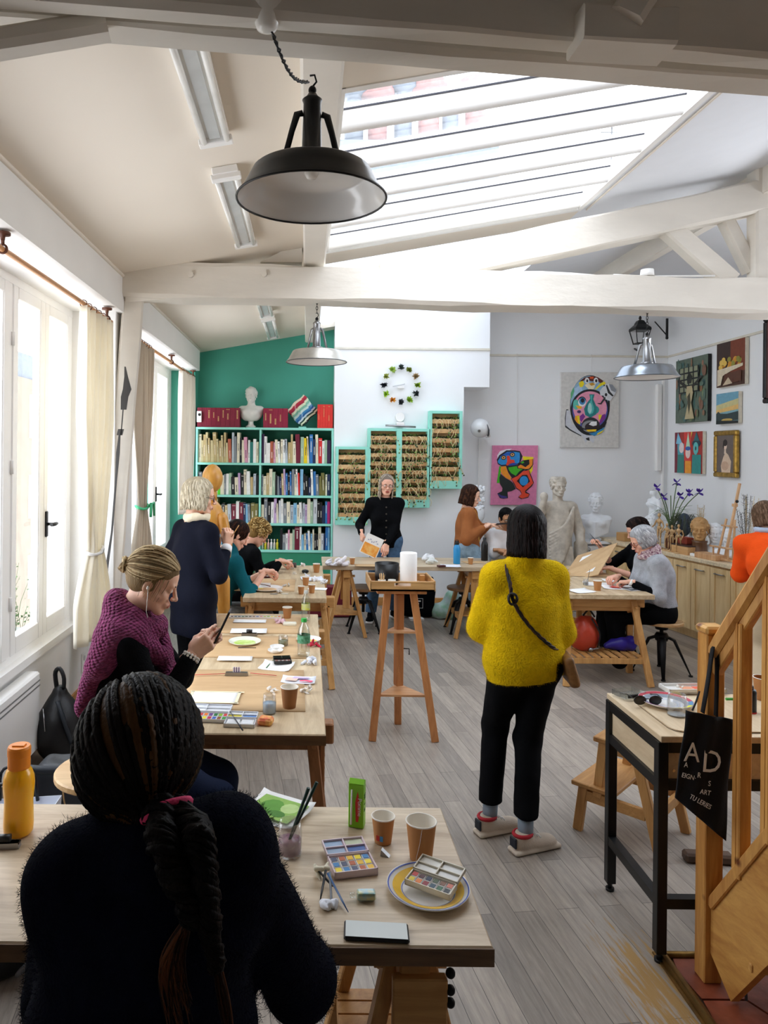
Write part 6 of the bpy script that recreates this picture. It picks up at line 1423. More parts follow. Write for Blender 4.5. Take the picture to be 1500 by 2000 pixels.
c=P(490,838,9.13); bust((c.x,9.13,zs[4]),.88,R(176),M_pl,'small white plaster bust of a woman on top of the mint bookcase',.35,male=False)
# ionic pedestal with draped bust
c=F(1162,1180); px=Vector((P(1163,1060,9.15).x,9.15,0))
pd=thing('pedestal','white fluted pedestal with a scrolled capital under the draped bust','pedestal',tuple(px)); zt=1.9-(1055-890)*9.15/1400
m=MB(); m.lathe([(0,0),(.17,0),(.17,.06),(.145,.09),(.145,.1)],tuple(px),24); 
prof=[]; 
def flute(u,v):
    a=2*PI*u; r=.125+.008*math.cos(a*20); return px+Vector((r*math.cos(a),r*math.sin(a),.10+(zt-.30)*v))
m.grid(flute,160,2,True,True); m.build('shaft',M_plw,pd)
m=MB(); z0=zt-.20; m.box(px+Vector((0,0,zt-.015)),(.36,.32,.03),bev=.004); m.box(px+Vector((0,0,z0+.10)),(.30,.26,.10),bev=.02)
for s_ in(-1,1):
    for yy in(-.14,.14):
        pts=[px+Vector((s_*.14,yy,z0+.095))+Vector((s_*.045*(1-i/22)*math.cos(i*.55),0,.045*(1-i/22)*math.sin(i*.55))) for i in range(18)]; m.tube(pts,.011,6)
    m.cyl(px+Vector((s_*.14,-.13,z0+.095)),px+Vector((s_*.14,.13,z0+.095)),.045,n=18)
m.build('capital',M_plw,pd)
bust((px.x,px.y,zt),1.02,R(155),M_plw,'white bust of a draped woman looking aside, on the scrolled pedestal',.7,True,male=False,seed=3)
# draped standing statue
sx=P(1090,1000,8.95).x; stt=thing('statue','life size stone coloured statue of a draped man standing behind the yellow sweater','statue',(sx,8.95,0),R(183))
v=Vol((-.42,-.30,0),(.42,.32,1.66),.0095); 
v.cap((0,0,.95),(0,0,.10),.17,.21,k=.06,sq=((0,1,0),.75)); v.ell((0,0,1.12),(.175,.125,.22),k=.06); v.cap((-.155,0,1.29),(.155,0,1.29),.065,k=.05); v.cap((0,-.01,1.28),(0,0,1.42),.058,.052,k=.03)
v.cap((-.19,0,1.27),(-.27,.02,.98),.062,.060,k=.04); v.cap((-.27,.02,.98),(-.25,.10,.86),.065,.055,k=.03); v.box((-.27,.06,.70),(.13,.16,.30),rad=.03,k=.03)
v.cap((.19,0,1.27),(.27,.06,1.16),.055,.05,k=.04); v.cap((.27,.06,1.16),(.23,.13,1.38),.048,.038,k=.03); v.ell((.235,.13,1.42),(.05,.04,.055),k=.02)
for i in range(13): # folds sweeping from the shoulder across the body
    a=i/12; p=[(-.16+.02*a,.10,1.28-.30*a),(-.02+.02*a,.155+.02*a,1.06-.42*a),(.15,.12+.03*a,.95-.50*a)]
    S=smooth_path(p,8)
    for q in range(8): v.cap(S[q],S[q+1],.017,k=.012)
for i in range(9):
    x=-.17+.042*i; v.cap((x*.7,.13,.78),(x*1.15,.17,.10),.018,.022,k=.014)
v.ell((0,-.015,1.60),(.090,.105,.085),k=.01)
rr=random.Random(3)
for k in range(150):
    th=rr.uniform(-PI,PI); ph=math.acos(1-rr.random()*1.45)
    if abs(th)<.85 and ph>1.05: continue
    p=scalp(th,ph,1.16); v.ell((p.x,p.y,p.z+1.555),(.018,.018,.015),k=.006)
v.box((0,.115,1.535),(.12,.07,.13),rad=.02,k=.008,sub=True); v.cut((0,0,.02),(0,0,-1)); v.box((0,0,.03),(.5,.45,.06),rad=.01)
V2,Q2=v.mesh(); V2=relax(V2,Q2,1); Vh,Qh,_l=head_mesh(True,.0045); Vh=Vh*1.08+np.array([0,0,1.535]); V,Q,_m=joinm([(V2,Q2),(Vh,Qh)]); V=V*.985; mesh_obj('cast',V,Q,M_st,stt,False,None,True)
# wall bracket relief behind brown jacket woman
c=P(935,985,8.93); rl=thing('wall_relief','white plaster relief of curly leaves on the wall behind the rust brown jacket','relief',tuple(c))
m=MB(); rr=random.Random(5); m.ell(c+Vector((0,.03,-.12)),(.085,.05,.12),14)
for k in range(60):
    a=rr.uniform(-.15,.12); b=rr.uniform(-.10,.22); m.ell(c+Vector((a*.6,rr.uniform(0,.05),b)),(.022,.02,.022),8)
m.build('cast',M_plw,rl)
# ---------- planters ----------
M_soil=mat('soil_gravel','#7d6d58',.9,var=.4,vscale=120); M_leafs=[mat('succulent_a','#5f7f45',.6,var=.3,vscale=60),mat('succulent_b','#2f3d2e',.6,var=.3,vscale=60),mat('succulent_c','#8fae5a',.6,var=.2,vscale=60),mat('dry_vine','#d6c294',.8,var=.2)]
Mpb=wood('planter_wood','#bb864c','#e6bf88',.5,'x',6)
def planter(px0,px1,py0,py1,n,label,seed,dens):
    Y=8.99; a=P(px0,py0,Y-.13); b=P(px1,py1,Y-.13); x0,x1,z1,z0=a.x,b.x,a.z,b.z; t=thing('wall_planter',label,'planter',((x0+x1)/2,Y,z0),0,'mint framed wall planters'); yf=Y-.13
    w=.035; ap=.10
    m=MB(); m.bb(x0,x0+w,yf,Y,z0,z1,.002); m.bb(x1-w,x1,yf,Y,z0,z1,.002); m.bb(x0+w,x1-w,yf,Y,z1-w,z1,.002); m.bb(x0+w,x1-w,yf,Y,z0,z0+ap,.002); m.build('frame',M_mint2,t)
    m=MB(); m.bb(x0+w,x1-w,Y-.012,Y,z0+ap,z1-w); m.build('back',Mpb,t)
    rr=random.Random(seed); H=z1-w-z0-ap
    for k in range(n):
        z=z0+ap+H*k/n; m=MB(); m.T=Matrix.Translation((0,yf+.02,z))@Matrix.Rotation(R(-14),4,'X'); m.bb(x0+w,x1-w,0,.010,0,H/n*.42); m.T=None; m.bb(x0+w,x1-w,yf+.02,Y-.012,z-.004,z+.006); m.build('ledge',Mpb,t)
    m=MB()
    for k in range(n): z=z0+ap+H*k/n+H/n*.44; m.bb(x0+w,x1-w,yf+.035,Y-.02,z-.03,z)
    m.build('soil',M_soil,t)
    m=MB()
    for k in range(n):
        z=z0+ap+H*k/n+H/n*.44
        for q in range(int(46*dens)):
            x=rr.uniform(x0+w+.01,x1-w-.01); c=Vector((x,yf+.03+rr.uniform(0,.04),z)); kind=rr.choices([0,1,2],[3,4,2])[0]; m.m=kind; s=rr.uniform(.016,.038)
            for j in range(6):
                an=j*1.05+rr.random(); d=Vector((math.cos(an),math.sin(an)*.6-.3,rr.uniform(.3,1.0)))*s; e=d.cross(Vector((0,0,1)))
                e=e.normalized()*s*.35; m.add([c,c+d*.5+e,c+d,c+d*.5-e],[(0,1,2,3)])
        for q in range(int(15*dens)):
            x=rr.uniform(x0+w,x1-w); c=Vector((x,yf+.015,z)); m.m=3; pts=[c]; d=Vector((rr.uniform(-.3,.3),-.6,.3)); L=rr.uniform(.04,.18)
            for j in range(6): d=(d+Vector((rr.uniform(-.7,.7),.12,-.5))).normalized(); pts.append(pts[-1]+d*L/6)
            for p in pts: p.y=max(min(p.y,yf+.03),yf-.05)
            m.tube(smooth_path(pts,10),.0028,4)
            if rr.random()<.7:
                m.m=rr.choice([0,2,1]); e=pts[-1]; m.ell(e,(.010,.008,.010),6)
    o=m.build('succulents',M_leafs,t); o['kind']='stuff'
planter(656,718,872,1026,7,'lowest and leftmost mint framed planter beside the bookcase',1,.9)
planter(719,779,836,992,8,'mint framed planter behind the woman in the black cardigan',2,1.3)
planter(780,839,837,992,8,'mint framed planter just right of the black cardigan woman',3,1.4)
planter(839,902,802,955,7,'highest and rightmost mint framed planter',4,1.2)
# picture lamp above the planters
pl=thing('picture_light','thin horizontal wall lamp above the two middle planters','wall light',tuple(P(782,832,8.95)))
m=MB(); m.cyl(P(753,831,8.86),P(812,834,8.86),.012,n=10); m.build('tube',M_steel,pl)
m=MB(); c=P(781,829,8.93); m.box(c,(.10,.12,.05),bev=.006); m.build('mount',M_frame,pl)
m=MB(); c=P(781,815,8.99); m.cyl(c+Vector((0,-.03,0)),c,.055,.06,24); tag(m.build('smoke_detector',M_frame),'round white detector on the wall above the picture lamp','detector')
# flower clock
ck=thing('wall_clock','wall clock made of a ring of small artificial flower tufts with white hands','clock',tuple(P(783,752,8.97)))
cols=['#39463f','#6f7f1c','#a98f63','#8fae2a','#232b2a','#8fb62c','#33373a','#e09a22','#9bc22a','#20242e','#a9b356','#9ab84a']
for k in range(12):
    a=PI/2-2*PI*k/12; c=P(783+33*math.cos(a)*(1 if k%2 else 1.02),752-34*math.sin(a),8.965); m=MB(); rr=random.Random(k)
    for q in range(38):
        d=Vector((rr.uniform(-1,1),rr.uniform(-1,.1),rr.uniform(-1,1))).normalized()*rr.uniform(.028,.058); e=d.cross(Vector((rr.random(),rr.random(),rr.random()))).normalized()*.013; m.add([c,c+d*.5+e,c+d,c+d*.5-e],[(0,1,2,3)])
    m.build('flower_tuft',mat('tuft%d'%k,cols[k],.7,var=.35,vscale=80),ck)
for (dx,dy,w,nm) in((-16,3,.004,'minute_hand'),(8,-2,.006,'hour_hand')):
    m=MB(); a=P(783,752,8.96); b=P(783+dx,752+dy,8.96); m.beam(a,b,w,.012,bev=0); m.build(nm,mat('hand_grey','#bfc2c5',.3),ck)
m=MB(); c=P(783,756,8.975); m.box(c,(.08,.03,.035),bev=.004); m.build('movement',M_frame,ck)
# spotlight globe
sg=thing('globe_speaker','round white globe fitting on the wall beside the pink painting','wall light',tuple(P(938,836,9.25)))
c=P(938,836,9.2); m=MB(); m.ell(c,(.125,.125,.125),32); m.build('globe',mat('gloss_white','#e6e8ea',.2,var=0,coat=.5),sg)
m=MB(); m.lathe([(.0,.02),(.05,.0),(.10,-.02),(.105,-.03),(0,-.03)],tuple(c+Vector((.10,-.01,0))),24,M=Matrix.Rotation(R(75),3,'Y')); m.build('baffle',mat('dark_gap','#55585c',.4),sg)
m=MB(); m.tube([c+Vector((.11,.02,-.05)),c+Vector((.14,.10,-.10)),c+Vector((.14,.24,-.10))],.018,8); m.build('bracket',M_frame,sg)
m=MB(); m.cyl(c+Vector((-.04,-.112,-.04)),c+Vector((-.043,-.122,-.043)),.018,n=14); m.build('badge',M_steel,sg)
m=MB(); a=P(936,857,9.48); m.tube([a,Vector((a.x-.01,9.485,1.2)),Vector((a.x-.015,9.485,.3))],.008,6); tag(m.build('cable',M_frame),'thin white cable running down the wall from the globe','cable')
# picture wires and wall trunking
for px,py0,py1,n in((1010,690,868,'thin white wire holding the pink painting'),(1155,692,726,'thin white wire holding the helmet painting')):
    m=MB(); a=P(px,py0,9.47); b=P(px,py1,9.47); m.cyl(a,b,.003,n=6); tag(m.build('picture_wire',M_frame),n,'wire')
m=MB(); a=P(1289,750,9.44); b=P(1284,920,9.44); m.bb(a.x-.03,a.x+.03,9.44,9.505,b.z,a.z,.006); m.bb(a.x+.05,a.x+.075,9.46,9.5,1.2,a.z+.05,.004); tag(m.build('cable_trunking',M_frame),'white vertical trunking in the back right corner','trunking')
# wall lantern and bracket
lt=thing('wall_lantern','black street style lantern high on the wall behind the shiny lamp','lantern',tuple(P(1250,650,9.3)))
c=P(1250,650,9.30); s=.12
m=MB(); m.lathe([(0,.22),(.012,.215),(.02,.19),(.012,.17),(.05,.155),(.075,.12),(.075,.11),(.14,.06),(.145,.035),(0,.035)],tuple(c),4,M=Matrix.Rotation(R(45),3,'Z'),smooth=False); m.build('cap',M_black,lt)
m=MB()
for i in(-1,1):
    for j in(-1,1): m.tube([c+Vector((i*.095,j*.095,.035)),c+Vector((i*.06,j*.06,-.14))],.006,5)
m.box(c+Vector((0,0,-.14)),(.13,.13,.012)); m.box(c+Vector((0,0,.03)),(.20,.20,.012)); m.build('cage',M_black,lt)
m=MB(); vs=[c+Vector((i*.092,j*.092,.03)) for i,j in((-1,-1),(1,-1),(1,1),(-1,1))]+[c+Vector((i*.057,j*.057,-.135)) for i,j in((-1,-1),(1,-1),(1,1),(-1,1))]; m.add(vs,[(0,1,5,4),(1,2,6,5),(2,3,7,6),(3,0,4,7)]); m.build('glass',M_glass,lt)
m=MB(); m.tube([c+Vector((0,0,-.14)),c+Vector((.02,.03,-.19)),c+Vector((.02,.10,-.22)),c+Vector((.02,.19,-.18))],.012,6); m.build('arm',M_black,lt)
m=MB(); a=P(1303,622,9.2); m.beam(a,a+Vector((0,.0,-.26)),.025,.02,up=(0,1,0)); m.tube([a+Vector((0,0,-.22)),a+Vector((-.10,.12,-.02))],.008,5); m.ell(a+Vector((0,0,-.25)),(.02,.02,.02),8); tag(m.build('shelf_bracket',M_black),'black iron bracket high in the back right corner','bracket')
# ---------- pictures ----------
M_canvas=mat('raw_canvas','#d9d7d2',.85,var=.03,bump=.2,bscale=400)
def ell_(cx,cy,rx,ry,n=24,rot=0,a0=0,a1=360):
    out=[]
    for k in range(n+1 if a1-a0<360 else n):
        a=R(a0+(a1-a0)*k/n); x=rx*math.cos(a); y=ry*math.sin(a); out.append((cx+x*math.cos(rot)-y*math.sin(rot),cy+x*math.sin(rot)+y*math.cos(rot)))
    return out
def picture(name,label,O,U,Vv,Nn,depth,polys,bg,side='#e4dfd2',frame=None,fw=.05,lw=None):
    """O lower-left corner of the front, U/Vv edge vectors, Nn towards the viewer"""
    U=Vector(U);Vv=Vector(Vv);Nn=Vector(Nn); O=Vector(O); t=thing(name,label,'painting',tuple(O+U/2))
    m=MB(); q=[O,O+U,O+U+Vv,O+Vv]; b=[p-Nn*depth for p in q]; m.add(q+b,[(0,1,2,3),(7,6,5,4),(0,4,5,1),(1,5,6,2),(2,6,7,3),(3,7,4,0)]); m.build('canvas',cm(side,.8),t)
    mats=[cm(bg,.6)]; m=MB(); m.m=0; m.add([p+Nn*.0006 for p in q],[(0,1,2,3)])
    for k,(c,poly) in enumerate(polys):
        mt=cm(c,.5)
        if mt not in mats: mats.append(mt)
        m.m=mats.index(mt); n=len(poly); pts=[O+U*x+Vv*y+Nn*(.0010+.0003*k) for x,y in poly]; m.add(pts,[tuple(range(n))])
    o=m.build('picture',mats,t)
    if frame:
        u=U.normalized(); w_=Vv.normalized(); 
        for (a,b) in((O-u*fw,O+U+u*fw),(O+Vv-u*fw,O+U+Vv+u*fw)):
            m=MB(); d=w_*(-fw/2 if a.z<O.z+Vv.z*.5 else fw/2); m.beam(a+d-Nn*.01,b+d-Nn*.01,fw,.05,up=tuple(Nn),bev=.012); m.build('frame_rail',frame,t)
        for (a,b) in((O-u*fw/2,O-u*fw/2+Vv),(O+U+u*fw/2,O+U+u*fw/2+Vv)):
            m=MB(); m.beam(a-Nn*.01,b-Nn*.01,fw,.05,up=tuple(Nn),bev=.012); m.build('frame_rail',frame,t)
    return t
def zp(pts,w=110.,h=140.,x0=0,y0=0,x1=1,y1=1): return pts
# pink figure: coordinates measured on a 1250 x 1590 field
def nf(L,ox,oy,w,h): return [((x-ox)/w,1-(y-oy)/h) for x,y in L]
fP=lambda L: nf(L,200,140,1170,1585)
pink=[('#e9e4ee',fP([(330,400),(400,290),(560,240),(700,230),(480,380),(340,520)])),
('#f2dc10',fP([(980,430),(1260,450),(1250,800),(1200,910),(1150,800),(1180,560),(1000,540)])),
('#1d1f33',fP([(320,520),(380,400),(560,270),(780,270),(910,290),(980,430),(940,560),(880,640),(740,700),(560,690),(450,700),(350,640)])),
('#2690d8',fP([(345,560),(420,430),(580,310),(780,310),(900,330),(915,470),(900,590),(840,640),(600,600),(550,650),(440,660),(360,610)])),
('#1f5fc0',fP([(380,450),(560,330),(760,300),(700,420),(600,400),(480,420)])),
('#17171b',ell_(.25,.795,.055,.04)),('#e8a860',ell_(.25,.795,.04,.025)),('#3a1c10',ell_(.25,.795,.018,.012)),
('#17171b',ell_(.44,.845,.055,.04)),('#e8b078',ell_(.44,.845,.04,.025)),('#3a1c10',ell_(.44,.845,.018,.012)),
('#e5402a',fP([(570,420),(640,410),(670,520),(760,520),(790,600),(700,610),(600,680),(560,660),(590,560)])),
('#2447a8',fP([(610,700),(640,640),(740,600),(850,620),(800,690),(640,740)])),
('#43b01c',fP([(390,690),(440,700),(410,1140),(340,1140)])),
('#17171b',fP([(560,690),(860,660),(880,760),(1060,780),(960,860),(840,1010),(720,1000),(620,860)])),
('#3fb21a',fP([(620,730),(840,690),(860,760),(1000,770),(900,840),(820,950),(700,880),(640,800)])),
('#17171b',fP([(860,640),(980,540),(1250,500),(1260,650),(1180,780),(1060,790),(860,750)])),
('#f08a1c',fP([(865,700),(940,650),(1060,720),(1160,640),(1150,510),(1240,500),(1240,650),(1160,760),(1080,770),(880,740)])),
('#3fb21a',fP([(930,600),(990,550),(1030,600),(980,620)])),
('#ef9420',fP([(430,710),(560,690),(590,800),(640,900),(700,1000),(690,1070),(560,1000),(460,900),(420,800)])),
('#15211f',fP([(430,900),(560,1010),(700,1090),(760,1150),(830,1300),(720,1360),(620,1380),(640,1540),(520,1560),(430,1540),(360,1420),(480,1360),(490,1280),(420,1160),(400,1000)])),
('#3b2f80',fP([(370,1410),(460,1470),(600,1500),(620,1540),(480,1545),(410,1490)])),
('#17171b',fP([(700,1020),(900,900),(1080,780),(1160,800),(1290,1130),(1240,1230),(1090,1370),(1190,1430),(1160,1530),(980,1570),(900,1520),(980,1430),(940,1350),(840,1290)])),
('#e8492c',fP([(710,1030),(860,960),(1000,830),(1150,800),(1180,920),(1275,1140),(1200,1230),(1070,1350),(1080,1410),(1180,1440),(1150,1510),(1000,1555),(920,1510),(990,1420),(950,1340),(850,1270),(790,1150)])),
('#17171b',fP([(850,1090),(980,930),(1110,920),(1190,1100),(1010,1260)])),('#2a8fd6',ell_(.71,.405,.095,.08))]
a=P(958,986,9.46); b=P(1047,986,9.46); c=P(962,870,9.46); d=P(1051,873,9.46)
picture('painting','pink canvas with a cubist blue-headed figure hanging by the statue','%s'%'' or a,(b-a),(c-a),(0,-1,0),.03,pink,'#dd83ab',side='#e0a5bd') if False else picture('painting','pink canvas with a cubist blue-headed figure hanging by the statue',a,(b-a),(c-a),(0,-1,0),.03,pink,'#dd83ab',side='#e0a5bd')
fH=lambda L: nf(L,70,90,1320,1700)
helm=[('#2a2c30',fH([(190,930),(240,930),(220,1130),(300,1290),(540,1450),(540,1540),(300,1420),(170,1330),(160,1130)])),('#c9ccd4',fH([(200,950),(290,960),(290,1130),(330,1260),(560,1440),(740,1480),(840,1620),(810,1690),(700,1600),(640,1690),(590,1600),(540,1520),(290,1380),(180,1290),(180,1130)])),
('#16181d',fH([(640,1580),(720,1560),(730,1640),(660,1620)])),
('#14161c',ell_(.50,.56,.345,.40,40)),('#8fb6d0',ell_(.49,.585,.325,.365,40)),('#5fae7c',fH([(290,560),(350,430),(370,520),(320,660),(290,700)])),('#aecbe6',fH([(380,460),(520,360),(560,520),(460,600),(360,640)])),
('#f0dc18',fH([(470,330),(560,270),(600,350),(560,420),(500,430)])),('#f0dc18',fH([(820,500),(960,340),(1060,300),(1090,350),(980,400),(880,470)])),
('#5a1f18',fH([(480,300),(600,210),(760,180),(900,200),(1040,290),(960,340),(880,260),(780,300),(640,260),(560,290)])),('#d9541c',fH([(720,190),(810,190),(800,240),(730,240)])),
('#e9e9ea',ell_(.445,.89,.038,.038)),('#2a2a2e',ell_(.45,.885,.018,.02)),('#e9e9ea',ell_(.60,.89,.038,.038)),('#2a2a2e',ell_(.605,.885,.02,.022)),
('#efe4c4',fH([(600,380),(700,330),(860,340),(830,430),(770,530),(700,480)])),('#c9902a',fH([(700,350),(790,320),(840,370),(760,400)])),
('#1a1a22',ell_(.50,.50,.335,.275,40)),('#4a55a8',ell_(.50,.495,.305,.245,40)),('#e99ab4',ell_(.50,.52,.29,.225,40)),('#5fc0b0',ell_(.255,.57,.05,.07)),
('#1a1a22',ell_(.36,.615,.072,.062)),('#e6eef2',ell_(.36,.60,.068,.058)),('#3f82b4',ell_(.365,.615,.055,.048)),('#15171f',ell_(.37,.625,.032,.030)),
('#f0b51c',fH([(400,840),(540,860),(530,920),(450,910)])),('#3a2a66',ell_(.31,.475,.035,.02)),
('#2f9a98',ell_(.60,.50,.055,.05)),('#1f7f80',fH([(710,590),(830,590),(800,700),(880,880),(870,1040),(740,1120),(620,1060),(590,920),(660,780),(730,690)])),('#4fb8b4',fH([(730,610),(780,610),(770,740),(820,900),(800,1010),(720,1050),(660,960),(690,830),(750,720)])),('#a8dcd8',ell_(.495,.52,.035,.07)),
('#7d2a8c',fH([(500,1080),(570,1020),(620,1090),(530,1220),(500,1160)])),('#f0a01c',fH([(390,1080),(480,1060),(500,1270),(440,1240),(380,1160)])),('#f0dc18',fH([(430,1080),(480,1080),(510,1270),(470,1260)])),
('#7d2a8c',fH([(1000,1060),(1070,1030),(1080,1130),(960,1260),(930,1250)])),('#f0dc18',fH([(920,1040),(1000,1060),(960,1160),(930,1160)])),
('#2a2a2e',ell_(.51,.295,.155,.105,30)),('#8a8d90',ell_(.50,.28,.14,.08,30)),('#2a1c22',ell_(.53,.27,.12,.065,30)),('#eeeef0',fH([(700,1270),(760,1210),(880,1200),(880,1290),(800,1310)])),
('#1a1a22',fH([(340,1180),(440,1300),(600,1360),(800,1370),(1000,1320),(1120,1200),(1060,1330),(880,1400),(640,1400),(440,1350)])),('#f0c81c',fH([(640,1390),(880,1380),(860,1430),(680,1430)])),('#2f86b8',fH([(700,1480),(850,1440),(1050,1340),(1090,1300),(1000,1430),(830,1530)])),('#f0dc18',fH([(900,1470),(1050,1390),(1000,1450),(880,1510)])),
('#d9dce2',fH([(940,520),(1000,440),(1130,350),(1230,380),(1320,520),(1280,600),(1180,740),(1060,700),(1030,620),(960,620)])),('#8e939c',fH([(1150,360),(1230,370),(1320,490),(1300,550),(1200,500)])),('#2a2c30',fH([(1080,390),(1110,380),(1180,530),(1260,620),(1230,640),(1130,560)])),('#2a2c30',ell_(.77,.70,.022,.022)),('#2a2c30',fH([(880,790),(960,790),(1060,640),(1080,680),(980,820),(920,810)]))]
a=P(1095,874,9.46); b=P(1208,874,9.46); c=P(1096,727,9.46)
picture('painting','large pale canvas with a colourful helmeted face and piston','%s'%'' and a or a,(b-a),(c-a),(0,-1,0),.035,helm,'#d3d1cd',side='#dcdad5')
def wallpic(label,px0,px1,py_tl,py_bl,polys,bg,frame=None,fw=.05,depth=.04,side='#d9d2c0'):
    xx=XR-.05; Ya=1400*xx/(px0-600)*.996; Yb=1400*xx/(px1-600)*.996; zt=P(px0,py_tl,Ya).z; zb=P(px0,py_bl,Ya).z
    return picture('painting',label,Vector((xx,Ya,zb)),Vector((0,Yb-Ya,0)),Vector((0,0,zt-zb)),Vector((-1,0,0)),depth,polys,bg,side,frame,fw)
rr=random.Random(9)
tex=[]
for k in range(60): tex.append((rr.choice(['#5c7468','#7a5a48','#8a6a50','#4f6f6a','#6f7f5a','#94705a','#3f5a58']),ell_(rr.uniform(.05,.95),rr.uniform(.04,.96),rr.uniform(.02,.07),rr.uniform(.03,.09),10)))
win=[('#1f2426',[(.15,.46),(.78,.46),(.78,.86),(.15,.86)])]+[('#8d9276',[(.19+.15*i,.48+.10*j),(.30+.15*i,.48+.10*j),(.30+.15*i,.555+.10*j),(.19+.15*i,.555+.10*j)]) for i in range(4) for j in range(4)]
ruin=tex+win+[('#2b2a26',[(.12,.66),(.45,.50),(.48,.55),(.14,.70)]),('#2b2a26',[(.50,.52),(.86,.70),(.88,.67),(.54,.48)]),('#b9ab84',[(.42,.56),(.58,.56),(.62,.45),(.56,.30),(.66,.05),(.36,.05),(.46,.30),(.40,.45)]),('#4a4632',[(.44,.40),(.52,.46),(.55,.30),(.50,.12),(.46,.25)]),('#222420',[(.44,.60),(.56,.60),(.60,.70),(.50,.78),(.42,.70)])]
wallpic('tall green-brown painting of a figure before a broken window, top left of the right wall',1316,1378,706,827,ruin,'#5f6e60',side='#17191a')
still=[('#3d2a24',[(0,.35),(.5,.35),(.5,1),(0,1)]),('#7a3a22',[(.5,.3),(1,.3),(1,1),(.5,1)])]+[(rr.choice(['#d9a93a','#c98a2a','#e0bb5a','#8f8a3a']),ell_(rr.uniform(.12,.85),rr.uniform(.42,.62),.07,.06,12)) for k in range(22)]+[('#d9cbb0',[(.05,.40),(.95,.46),(.95,.40),(.55,.33),(.25,.25),(.18,.05),(.05,.03)]),('#5a3320',[(.3,.05),(.9,.08),(.9,.32),(.32,.28)]),('#c9b79a',[(.25,.03),(.6,.05),(.45,.2)])]
wallpic('still life painting of fruit piled on a draped table',1395,1450,673,758,still,'#4a2f22')
land=[('#6fa3b8',[(0,.6),(1,.6),(1,1),(0,1)]),('#c9c08a',[(0,.42),(1,.5),(1,.78),(0,.62)]),('#e0b870',[(0,.36),(1,.44),(1,.60),(0,.46)]),('#2f3f3f',[(0,.08),(1,.1),(1,.38),(.5,.32),(.2,.34),(.1,.42),(0,.34)]),('#c9a95a',ell_(.5,.12,.25,.05)),('#1d2624',[(0,0),(1,0),(1,.08),(0,.12)])]
wallpic('small sunset landscape painting under the fruit still life',1395,1438,770,829,land,'#7fa8b0')
clown=[('#7a2a3a',[(0,0),(.25,0),(.2,1),(0,1)]),('#d9403a',[(.35,.3),(.6,.3),(.6,1),(.35,1)]),('#7fc4e0',[(.05,.72),(.30,.70),(.12,1)]),('#4f9fae',[(.12,.45),(.34,.45),(.36,.72),(.10,.70)]),('#e6d8d8',ell_(.26,.62,.09,.13)),('#35807a',[(.10,0),(.36,0),(.36,.45),(.12,.45)]),('#bfe0c0',[(.42,.62),(.58,.62),(.50,1)]),('#e8cfc8',ell_(.50,.50,.09,.14)),('#2f5fa8',ell_(.50,.60,.10,.05)),('#e89a2a',[(.40,0),(.62,0),(.62,.30),(.40,.30)]),('#2a8a86',[(.64,0),(.96,0),(.96,.45),(.66,.45)]),('#1f3f4a',ell_(.80,.72,.15,.09)),('#5fb8b8',ell_(.78,.60,.09,.15)),('#2f6a70',[(.70,.78),(.90,.78),(.80,1)]),('#e0c84a',[(.6,.85),(.66,1),(.62,1)]),('#1a1a1a',ell_(.78,.60,.02,.05))]
wallpic('painting of three clowns in pointed hats',1315,1369,845,923,clown,'#a83a34')
port=[('#6a5f58',[(0,0),(1,0),(1,1),(0,1)]),('#d9bfa4',[(.30,.0),(.80,.0),(.85,.30),(.68,.48),(.52,.55),(.38,.40),(.25,.18)]),('#e6cdb8',ell_(.50,.72,.10,.11)),('#2a1f1c',ell_(.50,.80,.13,.09)),('#2a1f1c',ell_(.40,.72,.04,.09)),('#c9a58a',ell_(.50,.18,.22,.12)),('#dcc4ae',[(.44,.5),(.56,.5),(.55,.64),(.46,.64)])]
wallpic('gilt framed portrait of a seated woman',1397,1430,851,922,port,'#5f564f',frame=mat('gilt_frame','#a8853a',.35,metal=.6,var=.3,vscale=30,bump=.4,bscale=60),fw=.055)
dark=[('#7a3f3a',[(.1,.1),(.9,.1),(.9,.9),(.1,.9)]),('#c8564a',ell_(.35,.5,.15,.15)),('#8a9a5a',ell_(.6,.4,.2,.1)),('#e0dcd0',ell_(.3,.3,.12,.06))]
wallpic('dark framed painting cut off by the right edge of the photo',1492,1560,628,778,dark,'#5a3a36',frame=M_black,fw=.05)
# ---------- things on the worktop ----------
ZT=.862
def onct(px,v=.2):
    lo,hi=0.0,Lc
    f_=lambda u:(600+1400*loc_(u,v,0).x/loc_(u,v,0).y)
    for _ in range(40):
        mid=(lo+hi)/2
        if f_(mid)<px: lo=mid
        else: hi=mid
    return loc_(lo,v,ZT-.002)
fc=rzc+PI  # things face the room: along -N
face=math.atan2(-N.y,-N.x)-PI/2
c=onct(1272,.30); bust(tuple(c),.86,face+.9,M_plw,'white plaster head of a woman in the back corner of the worktop',.6,shoulders=False,base=False,seed=7)
tv=thing('torso_cast','small white plaster torso standing behind the irises','sculpture',tuple(onct(1278,.42)),face)
v=Vol((-.2,-.15,0),(.2,.15,.62),.007); v.box((0,0,.10),(.2,.16,.20),rad=.01); v.ell((0,0,.28),(.085,.065,.09),k=.03); v.ell((0,0,.38),(.06,.05,.07),k=.04); v.ell((0,0,.46),(.085,.06,.07),k=.03); v.cap((-.075,0,.50),(.075,0,.50),.03,k=.03); v.cap((-.09,0,.50),(-.13,.02,.40),.026,k=.02); v.cap((-.13,.02,.40),(-.08,.06,.36),.022,k=.02); v.ell((-.035,.05,.46),(.032,.026,.03),k=.02); v.ell((.035,.05,.46),(.032,.026,.03),k=.02); v.cap((0,0,.52),(0,0,.57),.025,k=.02); v.ell((0,.01,.60),(.036,.042,.045),k=.01); v.cut((0,0,0),(0,0,-1))
V,Q=vmesh(v,1); mesh_obj('cast',V,Q,M_plw,tv,False,None,True)
